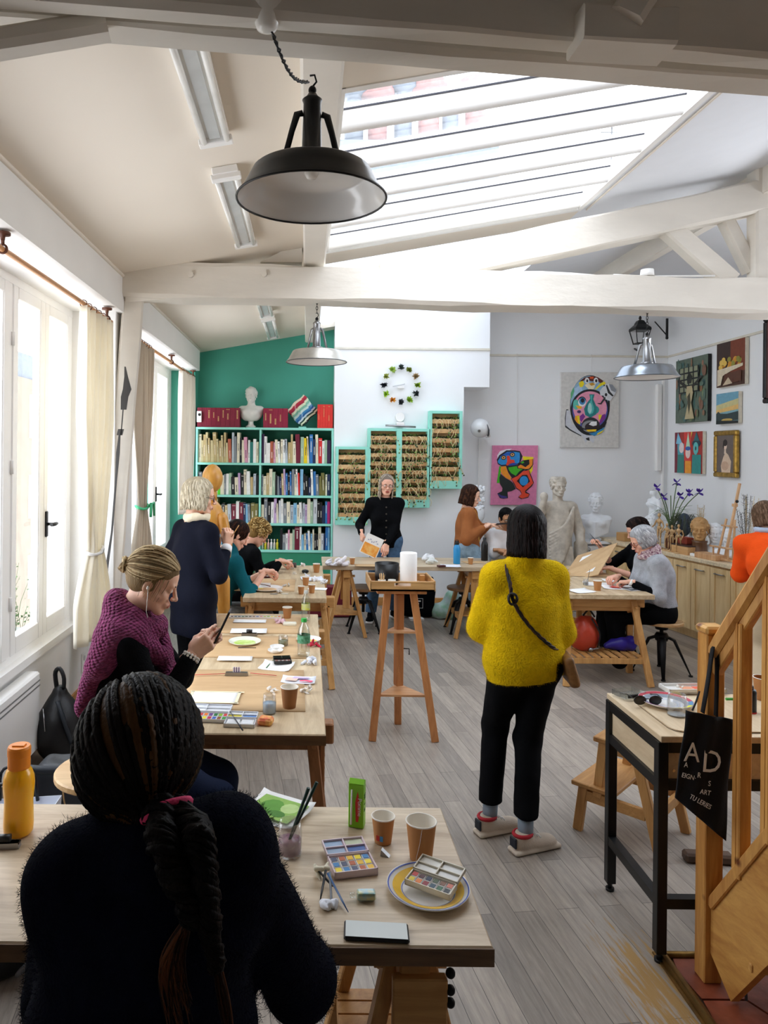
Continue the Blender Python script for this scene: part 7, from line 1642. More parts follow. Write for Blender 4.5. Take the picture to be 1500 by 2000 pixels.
c=onct(1368,.20); bt=bust(tuple(c),1.0,face+.85,M_clay,'ochre clay head of a stern man on a turned wooden base',.9,shoulders=False,base=False,seed=9)
m=MB(); m.lathe([(0,0),(.085,0),(.088,.03),(.075,.05),(.07,.13),(.078,.15),(0,.15)],(0,0,0),28); m.build('wooden_base',wood('walnut_base','#4a2f1c','#7a5434',.4,'z',5),bt,world=False)
for px,v_,sc,cv in((1398,.36,.95,.5),(1425,.34,.85,.3)):
    c=onct(px,v_); bust(tuple(c),sc*.9,face+.9,M_plw,'white plaster bust %s the wooden table easel'%('just left of' if px==1398 else 'directly behind'),cv,True,base=False,seed=px)
# mannequins
Mman=wood('mannequin_wood','#b08a5a','#dcb988',.45,'z',6)
def mannequin(c,h,rz,label,pose=0,big=False,mt=None):
    t=thing('wooden_mannequin',label,'mannequin',tuple(c),rz,None if big else 'small jointed mannequins'); s=h/.33; mt=mt or Mman
    def L(a,b,r0,r1,n):
        m=MB(); a=Vector(a)*s; b=Vector(b)*s; q=[a,a.lerp(b,.15),a.lerp(b,.5),a.lerp(b,.85),b]; m.tube(q,[r0*s*.6,r0*s,(r0+r1)*.5*s,r1*s,r1*s*.6],10); m.build(n,mt,t,world=False)
    def B(c,r,n):
        m=MB(); m.ell(Vector(c)*s,[k*s for k in r],12); m.build(n,mt,t,world=False)
    k=pose
    if not big: m=MB(); m.lathe([(0,0),(.045,0),(.045,.012),(.0,.012)],(0,0,0),20); m.build('base',mt,t,world=False)
    B((0,0,.312),(.014,.016,.020),'head'); L((0,0,.28),(0,0,.295),.007,.007,'neck'); B((0,0,.255),(.016 if big else .028,.018,.028),'chest'); B((0,0,.225),(.014,.012,.012),'waist'); B((0,0,.195),(.024,.017,.020),'hips')
    ax=.45 if big else 1; a=[(.035*ax,0,.265),(.055*ax,.01+.02*k,.215),(.045*ax,.02 if big else .05,.19+.06*k*ax)]; b=[(-.035*ax,0,.265),(-.05*ax,-.01,.215),(-.045*ax,.02+.03*k,.165)]
    for A_ in(a,b): L(A_[0],A_[1],.008,.007,'upper_arm'); L(A_[1],A_[2],.007,.005,'forearm'); B(A_[2],(.007,.007,.011),'hand')
    for sx_ in(-1,1):
        kx=.018*sx_; f_=.02*k*sx_; L((kx,0,.185),(kx,f_,.105),.011,.008,'thigh'); L((kx,f_,.105),(kx,f_*.5,.03),.008,.006,'shin'); B((kx,f_*.5+.008,.020),(.008,.017,.007),'foot')
    return t
for i,(px,vv,h,k,l) in enumerate(((1289,.10,.40,0,'tallest small wooden mannequin, leftmost by the iris pot'),(1304,.08,.30,.5,'wooden mannequin second from the left, one arm bent'),(1314,.07,.29,-.3,'wooden mannequin third from the left'),(1327,.06,.31,1,'rightmost small wooden mannequin, striding'))): mannequin(onct(px,vv),h,face+.2*i,l,k)
mannequin((-.715,5.42,0),1.80,R(150),'life size ochre wooden lay figure standing behind the woman in navy',.4,True,wood('ochre_mannequin','#b5782a','#d9a24e',.35,'z',5))
# irises
c=onct(1312,.24); ir=thing('iris_vase','vase of purple irises with long green leaves on the worktop','vase',tuple(c))
m=MB(); m.lathe([(0,0),(.05,0),(.065,.06),(.06,.14),(.045,.20),(.05,.22),(.042,.22),(.0,.20)],tuple(c),20); m.build('vase',mat('brown_vase','#6a3f2c',.4,var=.1),ir)
M_iris=mat('iris_petal','#4a2a9a',.5,var=.25,vscale=40); M_stem=mat('iris_leaf','#5f7a4a',.5,var=.25,vscale=20)
top=c+Vector((0,0,.20)); fl=[(1283,953),(1296,971),(1322,943),(1328,969),(1346,963),(1366,962),(1310,968)]
for k,(px,py) in enumerate(fl):
    e=P(px,py,c.y-.05+.03*(k%3)); m=MB(); m.tube(smooth_path([top,top.lerp(e,.5)+Vector((0,0,.06)),e],10),.005,6); m.build('stem',M_stem,ir)
    m=MB(); r2=random.Random(k)
    if k<6:
        for q in range(6):
            an=q*PI/3+r2.random(); up=q%2; d=Vector((math.cos(an),math.sin(an),(1.1 if up else -.25))).normalized(); s_=.055
            def pet(u,v,d=d,s_=s_): w=math.sin(PI*min(1,u*.9+.05))*.024; side=d.cross(Vector((0,0,1))).normalized(); return e+d*(u*s_)+side*((v-.5)*2*w)+Vector((0,0,-.02*u*u if not up else .01*math.sin(v*PI)))
            m.grid(pet,6,5)
        m.build('flower',M_iris,ir)
m=MB()
for k in range(26):
    a=rr.uniform(0,2*PI); L=rr.uniform(.15,.38); d=Vector((math.cos(a),math.sin(a)*.7,0)); q=[top,top+d*L*.3+Vector((0,0,L*.7)),top+d*L*.8+Vector((0,0,L*rr.uniform(.5,1.0)))]; m.tube(smooth_path(q,8),[.006*(1-i/9)+.001 for i in range(9)],4,flat=.25)
m.build('leaves',M_stem,ir)
c=onct(1338,.32); gp=thing('grass_plant','dark spiky grass plant with drooping leaves beside the clay head','plant',tuple(c))
m=MB(); m.lathe([(0,0),(.06,0),(.075,.12),(.07,.12),(0,.11)],tuple(c),18); m.build('pot',mat('brown_vase','#6a3f2c',.4,var=.1),gp)
m=MB(); m.ell(c+Vector((0,.0,.28)),(.075,.075,.13),16); m.build('cone',mat('slate_weave','#3d4756',.7,var=.3,vscale=60,bump=.8,bscale=60),gp)
m=MB()
for k in range(110):
    a=rr.uniform(0,2*PI); d=Vector((math.cos(a),math.sin(a),0)); L=rr.uniform(.12,.24); q=[c+Vector((0,0,.14)),c+d*L*.5+Vector((0,0,.34+rr.uniform(-.05,.08))),c+d*L*1.0+Vector((0,0,rr.uniform(.05,.2)))]; m.tube(smooth_path(q,7),[.003*(1-i/9)+.0006 for i in range(8)],3)
m.build('leaves',mat('grass_blades','#4d5640',.6,var=.3,vscale=20),gp)
def plume(px,v_,label,cols,h,n,w,z0=0):
    c=onct(px,v_); t=thing('dried_grass_bunch',label,'dried flowers',tuple(c)); m=MB(); m.lathe([(0,0),(.045,0),(.055,.12),(.04,.20),(.045,.21),(0,.2)],tuple(c),16); m.build('jar',M_plw,t)
    for ci,col in enumerate(cols):
        m=MB()
        for k in range(n):
            a=rr.uniform(0,2*PI); d=Vector((math.cos(a),math.sin(a),0))*rr.uniform(.2,1)*w; e=c+d+Vector((.03*ci,0,h*rr.uniform(.7,1))); m.tube(smooth_path([c+Vector((0,0,.15)),c.lerp(e,.6),e],6),.0022,4)
            for q in range(16):
                p=c.lerp(e,.55+.45*q/16); dd=Vector((rr.uniform(-1,1),rr.uniform(-1,1),rr.uniform(.2,1))).normalized()*rr.uniform(.015,.04); m.tube([p,p+dd],[.0022,.0004],3)
        m.build('plume',mat('plume_'+col.lstrip('#'),col,.9,var=.2),t)
plume(1459,.36,'bunch of dark and cream dried plumes behind the table easel',['#2a2724','#d9c8a8'],.68,11,.09)
plume(1369,.42,'tuft of pale pampas grass standing behind the clay head',['#cbb894'],.52,12,.06)
# table easel
c=onct(1418,.13); es=thing('table_easel','small beech table easel with a tall mast on the worktop','easel',tuple(c),face); Me=wood('easel_beech','#b8875a','#dfb689',.45,'z',6)
for n_,a,b,w,h in(('leg',(-.105,0,.02),(-.055,-.06,.42),.022,.014),('leg',(.105,0,.02),(.055,-.06,.42),.022,.014),('mast',(0,-.005,.05),(0,-.16,.78),.022,.022),('crossbar',(-.10,-.045,.35),(.10,-.045,.35),.02,.014),('base_rail',(-.14,.03,.02),(.14,.03,.02),.03,.018),('base_rail',(-.12,-.12,.012),(.12,-.12,.012),.03,.018),('ledge',(-.13,.05,.14),(.13,.05,.14),.045,.014),('ledge_upright',(-.10,.05,.02),(-.10,.05,.13),.016,.012),('ledge_upright',(.10,.05,.02),(.10,.05,.13),.016,.012),('clamp',(-.02,-.11,.56),(.03,-.11,.56),.03,.03)):
    m=MB(); m.beam(a,b,w,h,up=(0,1,0) if abs(a[0]-b[0])<.06 else (0,0,1),bev=.002); m.build(n_,Me,es,world=False)
m=MB(); m.ell((-.035,-.10,.60),(.016,.016,.016),10); m.build('knob',M_black,es,world=False)
# boxes on the worktop
def wbox(px,v_,d,label,mt,name='wooden_box',h=.09,lid=False,z=0):
    c=onct(px,v_)+Vector((0,0,z)); t=thing(name,label,'box',tuple(c),face); m=MB(); m.bb(-d[0]/2,d[0]/2,-d[1]/2,d[1]/2,0,h,.004); m.build('body',mt,t,world=False)
    if lid: m=MB(); m.bb(-d[0]/2-.003,d[0]/2+.003,-d[1]/2-.003,d[1]/2+.003,h,h+.012,.003); m.build('lid',lid,t,world=False)
    return t
wbox(1343,.13,(.26,.18),'round-cornered pine box with pinned strips in front of the grass plant',wood('pine_box','#b98a55','#dcb27e',.5,'x',6),h=.085,lid=mat('dark_lid','#3a2a24',.4))
wbox(1341,.17,(.14,.09),'small red clay box standing on the pine box',mat('brick_box','#a84a38',.6),h=.07,z=.098)
wbox(1390,.10,(.30,.14),'shallow open beech tray beside the table easel',wood('easel_beech','#b8875a','#dfb689',.45,'z',6),'wooden_tray',h=.055)
wbox(1362,.06,(.15,.04),'stack of white paper beside the beech tray',M_frame,'paper_stack',h=.03)
wbox(1206,.15,(.16,.12),'cardboard coloured box in the corner behind the dark haired woman',mat('kraft','#b98f5c',.8,var=.05),'cardboard_box',h=.10)
# ================= things on the tables =================
TZ=.7505
M_kraft=mat('paper_cup_kraft','#b8814f',.7,var=.05); M_cupin=mat('cup_inside','#eee9df',.5,var=.02); M_paper=mat('white_paper','#eeeeec',.85,var=.015); M_paperb=mat('bluish_paper','#dfe3ec',.85,var=.03)
M_board=wood('kraft_board','#b8946a','#cfae82',.7,'x',3); M_clear=glassmat('clear_plastic',col=(.93,.95,.95),gloss=.5); M_plate=mat('glazed_plate','#e9e9e6',.2,var=.01,coat=.4)
def on(px,py,z=TZ): return F(px,py,z)
def cup(px,py,h,label,tea=False,col=None,r=None,z=TZ,extra=None):
    c=on(px,py,z); r=r or h*.42; t=thing('paper_cup',label,'cup',tuple(c),0,'paper cups')
    m=MB(); m.m=0; m.lathe([(0,.001),(r*.70,.001),(r*.70,0),(r*.72,.002),(r*.98,h*.97)],(0,0,0),28); m.m=1; m.lathe([(r*.96,h*.97),(r*.70,.006),(0,.006)],(0,0,0),28); m.build('wall',[col or M_kraft,M_cupin],t,world=False)
    m=MB(); m.tube([(r*.985*math.cos(a),r*.985*math.sin(a),h*.98) for a in [2*PI*k/28 for k in range(28)]],.0022,6,closed=True); m.build('rim',M_cupin,t,world=False)
    return t,c,r
t,c,r=cup(822,1676,.108,'tall tan paper cup with a tea bag string, right of the juice carton',r=.0435)
m=MB(); a=Vector((.0,-.043,.106)); m.tube([(-.004,-.0437,.107),(-.010,-.039,.06),(-.018,-.034,.02),(-.022,-.048,.001)],.0006,4); m.build('tea_string',M_paper,t,world=False)
t,c,r=cup(748,1644,.078,'smaller tan paper cup with a red and blue logo, beside the juice carton',r=.0345)
m=MB(); m.T=Matrix.Rotation(R(-28),4,'Z'); m.m=0; m.box((-.005,-.0278,.022),(.010,.002,.015)); m.m=1; m.box((.006,-.0278,.022),(.009,.002,.015)); m.build('logo',[cm('#c9403a'),cm('#4a8fc4')],t,world=False)
cup(565,1383,.098,'brown paper cup on the second table by the jar of blue water',r=.040,col=mat('cup_brown','#9c6a40',.7,var=.04))
for px,py,h,l in((561,1208,.08,'paper cup at the far end of the second table'),(597,1143,.075,'paper cup at the back of the cluster on the third table'),(588,1160,.065,'front paper cup of the cluster, beside the clear bottle'),(609,1158,.07,'right hand paper cup of the cluster on the third table'),(566,1107,.07,'small paper cup at the far edge of the third table'),(618,1118,.085,'paper cup at the far right corner of the third table'),(688,1102,.07,'paper cup on the back table left of the cardigan woman'),(919,1102,.07,'paper cup on the back table right of the blue bottle'),(1167,1153,.085,'paper cup at the front of the right hand table')):
    cup(px,py,h,l)
# juice carton
t=thing('juice_carton','bright green juice carton with red pear writing and a straw','carton',tuple(on(697,1612)),R(-16)); Mg=mat('carton_green','#7fc21f',.35,var=.05)
m=MB(); w,d,h=.047,.036,.135; m.bb(-w/2,w/2,-d/2,d/2,0,h,.002); m.build('box',Mg,t,world=False)
m=MB(); m.add([(-w/2,-d/2,h),(w/2,-d/2,h),(w/2,d/2,h),(-w/2,d/2,h),(-w/2,0,h+.010),(w/2,0,h+.010)],[(0,1,5,4),(2,3,4,5),(0,4,3),(1,2,5)]); m.build('top_fold',Mg,t,world=False)
m=MB(); m.add([(.0,-d/2-.0008,.02),(.008,-d/2-.0008,.02),(.013,-d/2-.0008,.07),(.006,-d/2-.0008,.115),(-.002,-d/2-.0008,.08)],[(0,1,2,3,4)]); m.add([(-w/2-.0008,.010,.10),(-w/2-.0008,-.010,.10),(-w/2-.0008,-.012,.118),(-w/2-.0008,.012,.118)],[(0,1,2,3)]); m.build('print',cm('#c92a2a'),t,world=False)
m=MB(); m.cyl((-.014,-d/2-.004,.012),(-.012,-d/2-.004,.118),.003,n=8); m.build('straw',M_paper,t,world=False)
m=MB()
for k,(z,w_) in enumerate(((.10,.020),(.094,.020),(.088,.018),(.07,.012),(.055,.014),(.05,.014))): m.box((w/2+.0006,0,z),(.001,w_,.0025))
m.build('small_print',cm('#1f4a1a'),t,world=False)
_txt=0
def text(s,size,M,mt,parent,name='lettering',ext=.0004,align='CENTER',squash=1.0):
    cu=bpy.data.curves.new('t','FONT'); cu.body=s; cu.size=size; cu.extrude=ext; cu.align_x=align; cu.resolution_u=3
    o=bpy.data.objects.new('t',cu); COL.objects.link(o); dg=bpy.context.evaluated_depsgraph_get(); me=bpy.data.meshes.new_from_object(o.evaluated_get(dg)); bpy.data.objects.remove(o)
    o=bpy.data.objects.new(name,me); COL.objects.link(o); o.parent=parent; me.transform(M@Matrix.Diagonal((squash,1,1,1))); me.materials.clear(); me.materials.append(mt); return o
Fr=lambda x,y,z: Matrix(((1,0,0,x),(0,0,-1,y),(0,1,0,z),(0,0,0,1)))   # text standing, facing -Y
text('Pomme',.018,Fr(.0065,-d/2-.0014,.066)@Matrix.Rotation(R(-90),4,'Z'),M_paper,t)
# plate with paint box
def plate(px,py,r,label,ring=None,mt=None,z=TZ,centre=None,cat='plate'):
    c=on(px,py,z); t=thing('plate',label,cat,tuple(c)); mt=mt or M_plate
    prof=[(0,.004),(r*.62,.004),(r*.70,.008),(r*.98,.018),(r,.020),(r*.985,.016),(r*.68,.001),(r*.6,0),(0,0)]
    m=MB(); m.lathe(prof,(0,0,0),56); m.build('dish',mt,t,world=False)
    if ring:
        for i,(a,b,col) in enumerate(ring):
            m=MB(); zz=lambda q:(.0045 if q<.62 else .004+(q-.62)/.36*.0145+.0008); m.lathe([(r*a,zz(a)),(r*b,zz(b))],(0,0,0),56); m.build('painted_ring',cm(col,.25),t,world=False)
    return t,c
pt,pc=plate(836,1742,.108,'white plate with yellow and blue rings under the open paint box',[(.95,.98,'#5a6fc0'),(.66,.86,'#ecc04a'),(.62,.645,'#8a96c8')])
# paint boxes
PANC=['#7fa51e','#d8c020','#c9a51a','#e07a2a','#b8352a','#8a1f2a','#4a1f24','#26465a','#1f2f4a','#2a5f3a','#3f4f2a','#16181c','#7a4a2a','#5f6fa0','#c96f5a','#a8b03a']
def paintbox(c,rz,label,w,l,rows,cols,case,lid='open',lidcols=None,tilt=0,gap=.14,group=None,pal=PANC,seed=0,h=.016,lw=None):
    t=thing('paint_box',label,'paint box',tuple(c),rz); rr=random.Random(seed); T=Matrix.Rotation(tilt,4,'X')
    m=MB(); m.T=T; 
    for a in((-w/2,-w/2+.003,-l/2,l/2),(w/2-.003,w/2,-l/2,l/2),(-w/2,w/2,-l/2,-l/2+.003),(-w/2,w/2,l/2-.003,l/2)): m.bb(*a,0,h)
    m.bb(-w/2,w/2,-l/2,l/2,0,.003); m.build('case',case,t,world=False)
    for i in range(cols):
        for j in range(rows):
            x=-w/2+.004+(w-.008)*(i+.5)/cols; y=-l/2+.004+(l-.008)*(j+.5)/rows; pw=(w-.008)/cols*(1-gap); ph=(l-.008)/rows*(1-gap)
            m=MB(); m.T=T; m.m=0; m.box((x,y,h*.42),(pw,ph,h*.75),bev=.0008); m.m=1; m.box((x,y,h*.80),(pw*.82,ph*.82,.002)); m.build('pan',[M_frame,cm(pal[(i*rows+j*3+seed)%len(pal)],.45)],t,world=False)
    if lid=='open':
        lw=lw or l; m=MB(); T2=T@Matrix.Translation((0,l/2+.001,h*.6))@Matrix.Rotation(R(4),4,'X'); m.T=T2
        m.bb(-w/2,w/2,0,lw,0,.003)
        for a in((-w/2,-w/2+.003,0,lw),(w/2-.003,w/2,0,lw),(-w/2,w/2,0,.003),(-w/2,w/2,lw-.003,lw),(-.0015,.0015,0,lw)): m.bb(*a,.0,.010)
        m.bb(-w/2,w/2,lw*.5-.0015,lw*.5+.0015,0,.009); L=m.build('lid',case,t,world=False)
        for k,cc in enumerate(lidcols or []):
            m=MB(); m.T=T2; i,j=k%2,k//2; m.bb(-w/2+.005+(w/2)*i,-.004+(w/2)*i if i==0 else w/2-.005,.005+(lw/2)*j,lw/2-.004+(lw/2)*j,.003,.0045); m.build('wash',cm(cc,.3),L,world=False)
    return t
c=pc+Vector((.005,-.012,.020)); paintbox(c,R(-33),'open white watercolour box resting on the yellow ringed plate',.125,.052,2,6,mat('worn_white_case','#cfc9b8',.4,var=.1),lidcols=['#d9d8d2','#c9c8c4','#dcdad2','#d0cfca'],seed=1,lw=.062,tilt=R(3))
c=on(688,1697); paintbox(c,R(12),'pale pink watercolour box open beside the small paper cup',.122,.085,3,5,mat('pink_case','#dcc9cf',.4,var=.03),lidcols=['#8fa5bf','#35589a','#8fa8c4','#c9d0b4'],pal=['#e0653a','#e8c81f','#f0d820','#e8604a','#c93a4a','#3a7fb8','#2f5fa0','#26466a','#4a4f6a','#6fb050','#3f8a4a','#b8603a','#7a4a3a','#3a3230','#e8b830'],seed=2,lw=.070,h=.02)
c=on(396,1404); paintbox(c,R(-4),'big white metal watercolour set open on the second table',.22,.085,2,10,mat('white_tin','#dfe2e6',.3),lidcols=['#e8eaec','#dfe3e8','#e4e8f0','#d9dde4'],pal=['#1f6f3a','#3a8f3a','#7fb01f','#e8d81f','#c93a3a','#b81f4a','#e87a2a','#3a5fb0','#6a3a8a','#8a4a2a'],seed=3,lw=.075)
c=on(470,1412); paintbox(c+Vector((.0,-.02,0)),R(-4),'white folding mixing tray with paint smears beside the big watercolour set',.13,.07,1,2,mat('white_tin','#dfe2e6',.3),lidcols=['#e8d83a','#5f8fd0','#e9ebee','#dfe3e8'],pal=['#e8eaec','#e3e6ea'],seed=4,lw=.06)
c=on(552,1299)+Vector((0,0,.012)); paintbox(c,R(8),'black watercolour box with green wash on the second table',.095,.045,2,4,mat('black_case','#161616',.3),lidcols=['#3a5f4a','#4a6f58','#3f5f50','#3a5a4a'],pal=['#5a2a20','#4a241c','#6a3226'],seed=5,lw=.04)
c=on(505,1208); paintbox(c+Vector((-.02,0,0)),R(2),'long watercolour box at the far end of the second table',.36,.05,1,14,M_frame,lid=None,seed=6)
c=on(522,1128); paintbox(c,R(5),'dark red watercolour tin at the left edge of the third table',.19,.07,2,6,mat('dark_red_case','#4a1a1c',.4),lid=None,seed=7)
# sheets
def sheet(px,py,w,l,rz,label,mt=None,z=TZ,tape=False,marks=None,curl=0,name='sheet_of_paper',cat='paper',board=False,group='sheets of paper on the tables'):
    c=on(px,py,z); t=thing(name,label,cat,tuple(c),rz,None if board else group); m=MB(); n=8
    def fn(u,v): return ((u-.5)*w,(v-.5)*l,.0012+curl*(max(0,abs(u-.5)-.3)**2*6+max(0,v-.7)**2*5))
    m.grid(fn,n,n,True); o=m.build('sheet',mt or M_paper,t,world=False); solidify(o,.0008 if not board else .004)
    if tape:
        m=MB()
        for a in((-w/2-.012,w/2+.012,-l/2-.006,-l/2+.008),(-w/2-.012,w/2+.02,l/2-.008,l/2+.006),(-w/2-.006,-w/2+.008,-l/2,l/2),(w/2-.008,w/2+.006,-l/2,l/2)): m.bb(*a,.0016,.0022)
        m.build('masking_tape',mat('masking_tape','#e4dcbc',.7,var=.03),t,world=False)
    for k,(col,poly) in enumerate(marks or []):
        m=MB(); m.add([((x-.5)*w,(y-.5)*l,.0026+.0002*k+curl*.3) for x,y in poly],[tuple(range(len(poly)))]); m.build('painted_patch',cm(col,.7),t,world=False)
    return t
def board(px,py,w,l,rz,label,clip=None):
    t=sheet(px,py,w,l,rz,label,M_board,board=True,name='drawing_board',cat='drawing board',z=TZ+.003); return t
# boards on table two (y is along the table)
board(470,1345,.62,.60,R(1),'brown drawing board nearest on the second table, with a taped sheet')
board(500,1262,.60,.47,R(-1),'brown drawing board with a single white card in the middle of the second table')
board(505,1218,.60,.50,R(0),'brown drawing board at the far end of the second table')
sheet(418,1362,.225,.15,R(-2),'blank sheet taped to the nearest board of the second table',z=TZ+.0085,tape=True)
sheet(459,1286,.19,.085,R(0),'blank white card on the middle board of the second table',z=TZ+.0085)
sheet(486,1232,.23,.12,R(1),'blank white sheet beyond the black roller on the second table',z=TZ+.0085)
sheet(488,1213,.22,.09,R(0),'blank white sheet under the long watercolour box',z=TZ+.0085)
sheet(540,1303,.17,.13,R(-14),'curled white sheet under the black watercolour box',z=TZ+.004,curl=.025)
sheet(583,1330,.17,.09,R(-6),'sheet with pink and lilac washes by the brown paper cup',M_paperb,z=TZ+.004,marks=[('#e8c9b8',[(.1,.3),(.45,.2),(.5,.8),(.15,.9)]),('#e04a6a',[(.55,.15),(.7,.25),(.9,.1),(.95,.35),(.7,.45),(.55,.35)]),('#c9b4d8',[(.3,.6),(.8,.7),(.8,.9),(.35,.95)])],curl=.02)
sheet(514,1140,.13,.07,R(0),'small blank card on the third table beyond the round plate',z=TZ+.0085)
board(520,1142,.50,.55,R(0),'brown drawing board on the third table')
# bulldog clips and striped handle
def clip(c,rz,label,w=.12,handle='striped'):
    t=thing('bulldog_clip',label,'clip',tuple(c),rz,'metal clips'); m=MB(); m.prism([(-w/2,0),(w/2,0),(w/2*.92,.016),(-w/2*.92,.016)],-.012,.012); m.build('jaw',M_steel,t,world=False)
    m=MB()
    if handle=='striped':
        for k in range(7): m.m=k%2; m.bb(-.02+.0057*k,-.0143+.0057*k,.0,.006,.014,.040)
        m.build('handle',[M_frame,cm('#7a5f8a')],t,world=False)
    else: m.cyl((-.018,0,.026),(.018,0,.026),.012,n=14); m.bb(-.045,.045,-.01,.01,.012,.016); m.build('handle',M_black,t,world=False)
clip(on(462,1321)+Vector((0,0,.006)),0,'steel clip with a striped handle on the second table'); clip(on(487,1243)+Vector((0,0,.006)),0,'steel clip with a round black handle on the second table',.10,'r')
clip(on(8,1655),R(5),'steel clip at the left edge beside the orange bottle',.09,'r')
for (a,b,l) in(((372,1323),(440,1320),'left'),((489,1319),(540,1324),'right')):
    m=MB(); p=on(*a)+Vector((0,0,.012)); q=on(*b)+Vector((0,0,.012)); m.tube([p,q],.0028,6,flat=.5); tag(m.build('elastic_band',cm('#c92a35')),'red elastic band stretched %s of the striped clip'%l,'band')
# plates
t,c=plate(478,1257,.098,'oval plate with green wash on the second table',mt=mat('cream_plate','#dfe0cf',.25)); m=MB(); m.add([(x*.075,y*.065,.0065) for x,y in ell_(0,0,1,.9,20)]+[],[tuple(range(20))]); m.build('green_wash',mat('green_wash','#a8cf4a',.3,var=.3,vscale=30,col2='#d9e8a0'),t,world=False)
plate(538,1275,.045,'small white ceramic dish in front of the glass of brushes'); plate(541,1268,.042,'second small white dish behind the first, second table'); 
t,c=plate(603,1253,.075,'white plate with yellow paint behind the tall bottle on table two'); m=MB(); m.add([(.02+x*.03,y*.03,.0065) for x,y in ell_(0,0,1,.9,16)],[tuple(range(16))]); m.build('yellow_paint',cm('#e8c84a',.3),t,world=False)
t,c=plate(521,1152,.135,'large round plate with dabs of yellow at the front of the third table'); m=MB(); m.add([(-.06+x*.03,.03+y*.03,.0065) for x,y in ell_(0,0,1,.7,16)],[tuple(range(16))]); m.build('yellow_paint',cm('#ecd85a',.3),t,world=False)
m=MB(); a=on(503,1144)+Vector((0,0,.022)); b=on(528,1150)+Vector((0,0,.022)); m.tube([a,b],[.0015,.004],6); tag(m.build('paintbrush',cm('#6a2a24')),'brush lying across the large round plate on the third table','brush')
# glasses and bottles
def jar(c,h,r,label,water,fill=.55,name='glass_jar'):
    t=thing(name,label,'glass',tuple(c)); m=MB(); m.lathe([(0,0),(r*.92,0),(r,.004),(r*1.03,h*.6),(r*.92,h),(r*.88,h),(r*.98,h*.6),(r*.94,.006),(0,.006)],(0,0,0),28); m.build('glass',glassmat('jar_glass',col=(.96,.97,.98),gloss=.3,fr=.22),t,world=False)
    m=MB(); m.lathe([(0,.007),(r*.92,.007),(r*.97,h*fill),(0,h*fill)],(0,0,0),24); m.build('water',water,t,world=False); return t
def liquid(n,c): 
    m=mat(n,c,.15,var=0); b=m.node_tree.nodes['Principled BSDF']; b.inputs['Alpha'].default_value=.75; return m
jar(on(526,1393),.085,.030,'glass jar of pale blue water beside the brown cup',liquid('blue_water','#b4d0e4'))
jar(on(553,1262),.065,.030,'glass jar of cloudy green water holding brushes on table two',liquid('green_water','#6f7a55'))
t=jar(on(566,1668),.095,.034,'glass of pinkish water with brushes beside the braided woman',liquid('pink_water','#a87a90'),.45)
for k,(dx,py) in enumerate(((.035,0),(.055,1))):
    m=MB(); c=on(566,1668); m.tube([c+Vector((-.01,0,.02)),c+Vector((dx*1.2+.01,.015*py,.19+.01*k))],[.003,.0055],8); tag(m.build('paintbrush',mat('brush_green','#12332c',.3)),'%s dark green brush leaning out of the pink water glass'%('shorter' if k==0 else 'longer'),'brush')
M_pet=glassmat('pet_plastic',col=(.94,.97,.96),gloss=.5,fr=.3)
def pet(c,h,r,label,cap,lab):
    t=thing('plastic_bottle',label,'bottle',tuple(c)); 
    prof=[(0,.004),(r*.6,0),(r*.95,.008),(r,.02),(r*.96,h*.22),(r,h*.26),(r*.96,h*.30),(r,h*.34),(r,h*.60),(r*.80,h*.76),(r*.40,h*.88),(r*.36,h*.93)]
    m=MB(); m.lathe(prof,(0,0,0),32); m.build('body',M_pet,t,world=False)
    m=MB(); m.lathe([(0,h*.91),(r*.44,h*.91),(r*.44,h),(0,h)],(0,0,0),20,smooth=False); m.build('cap',cap,t,world=False)
    m=MB(); m.lathe([(r*1.01,h*.37),(r*1.01,h*.58)],(0,0,0),32); m.build('label_band',lab,t,world=False); return t
pet(on(593,1282),.215,.036,'clear plastic water bottle with a green cap on the second table',mat('green_cap','#2fa84a',.4),mat('green_label','#6fa88a',.5,var=.4,vscale=60,col2='#2f7a4f'))
pet(on(597,1212),.205,.030,'clear plastic bottle with a yellow label at the end of the second table',mat('clear_cap','#cfd6d4',.3),mat('yellow_label','#c9d2b8',.5,vscale=40,col2='#d8dc50'))
# orange sports bottle
t=thing('water_bottle','large translucent orange water bottle at the left edge','bottle',tuple(on(36,1628)),0); Mo=mat('orange_plastic','#ffb607',.3,var=.02,sss=.3,coat=.3)
h=.262; r=.0455; m=MB(); m.lathe([(0,.002),(r*.75,0),(r*.92,.010),(r*.95,.03),(r*.93,.07),(r*.90,.10),(r*.96,.125),(r*1.0,.15),(r*.96,.172),(r*.80,.192),(r*.66,.200),(r*.64,.212)],(0,0,0),48); m.build('body',Mo,t,world=False)
m=MB(); m.lathe([(r*.68,.198),(r*.71,.202),(r*.71,.235),(r*.74,.236),(r*.74,.258),(r*.68,.264),(0,.264)],(0,0,0),48,smooth=False); m.box((.0,.0,.2655),(.036,.022,.004),bev=.001); m.build('screw_cap',mat('orange_cap','#ec8a1c',.45,var=.02),t,world=False)
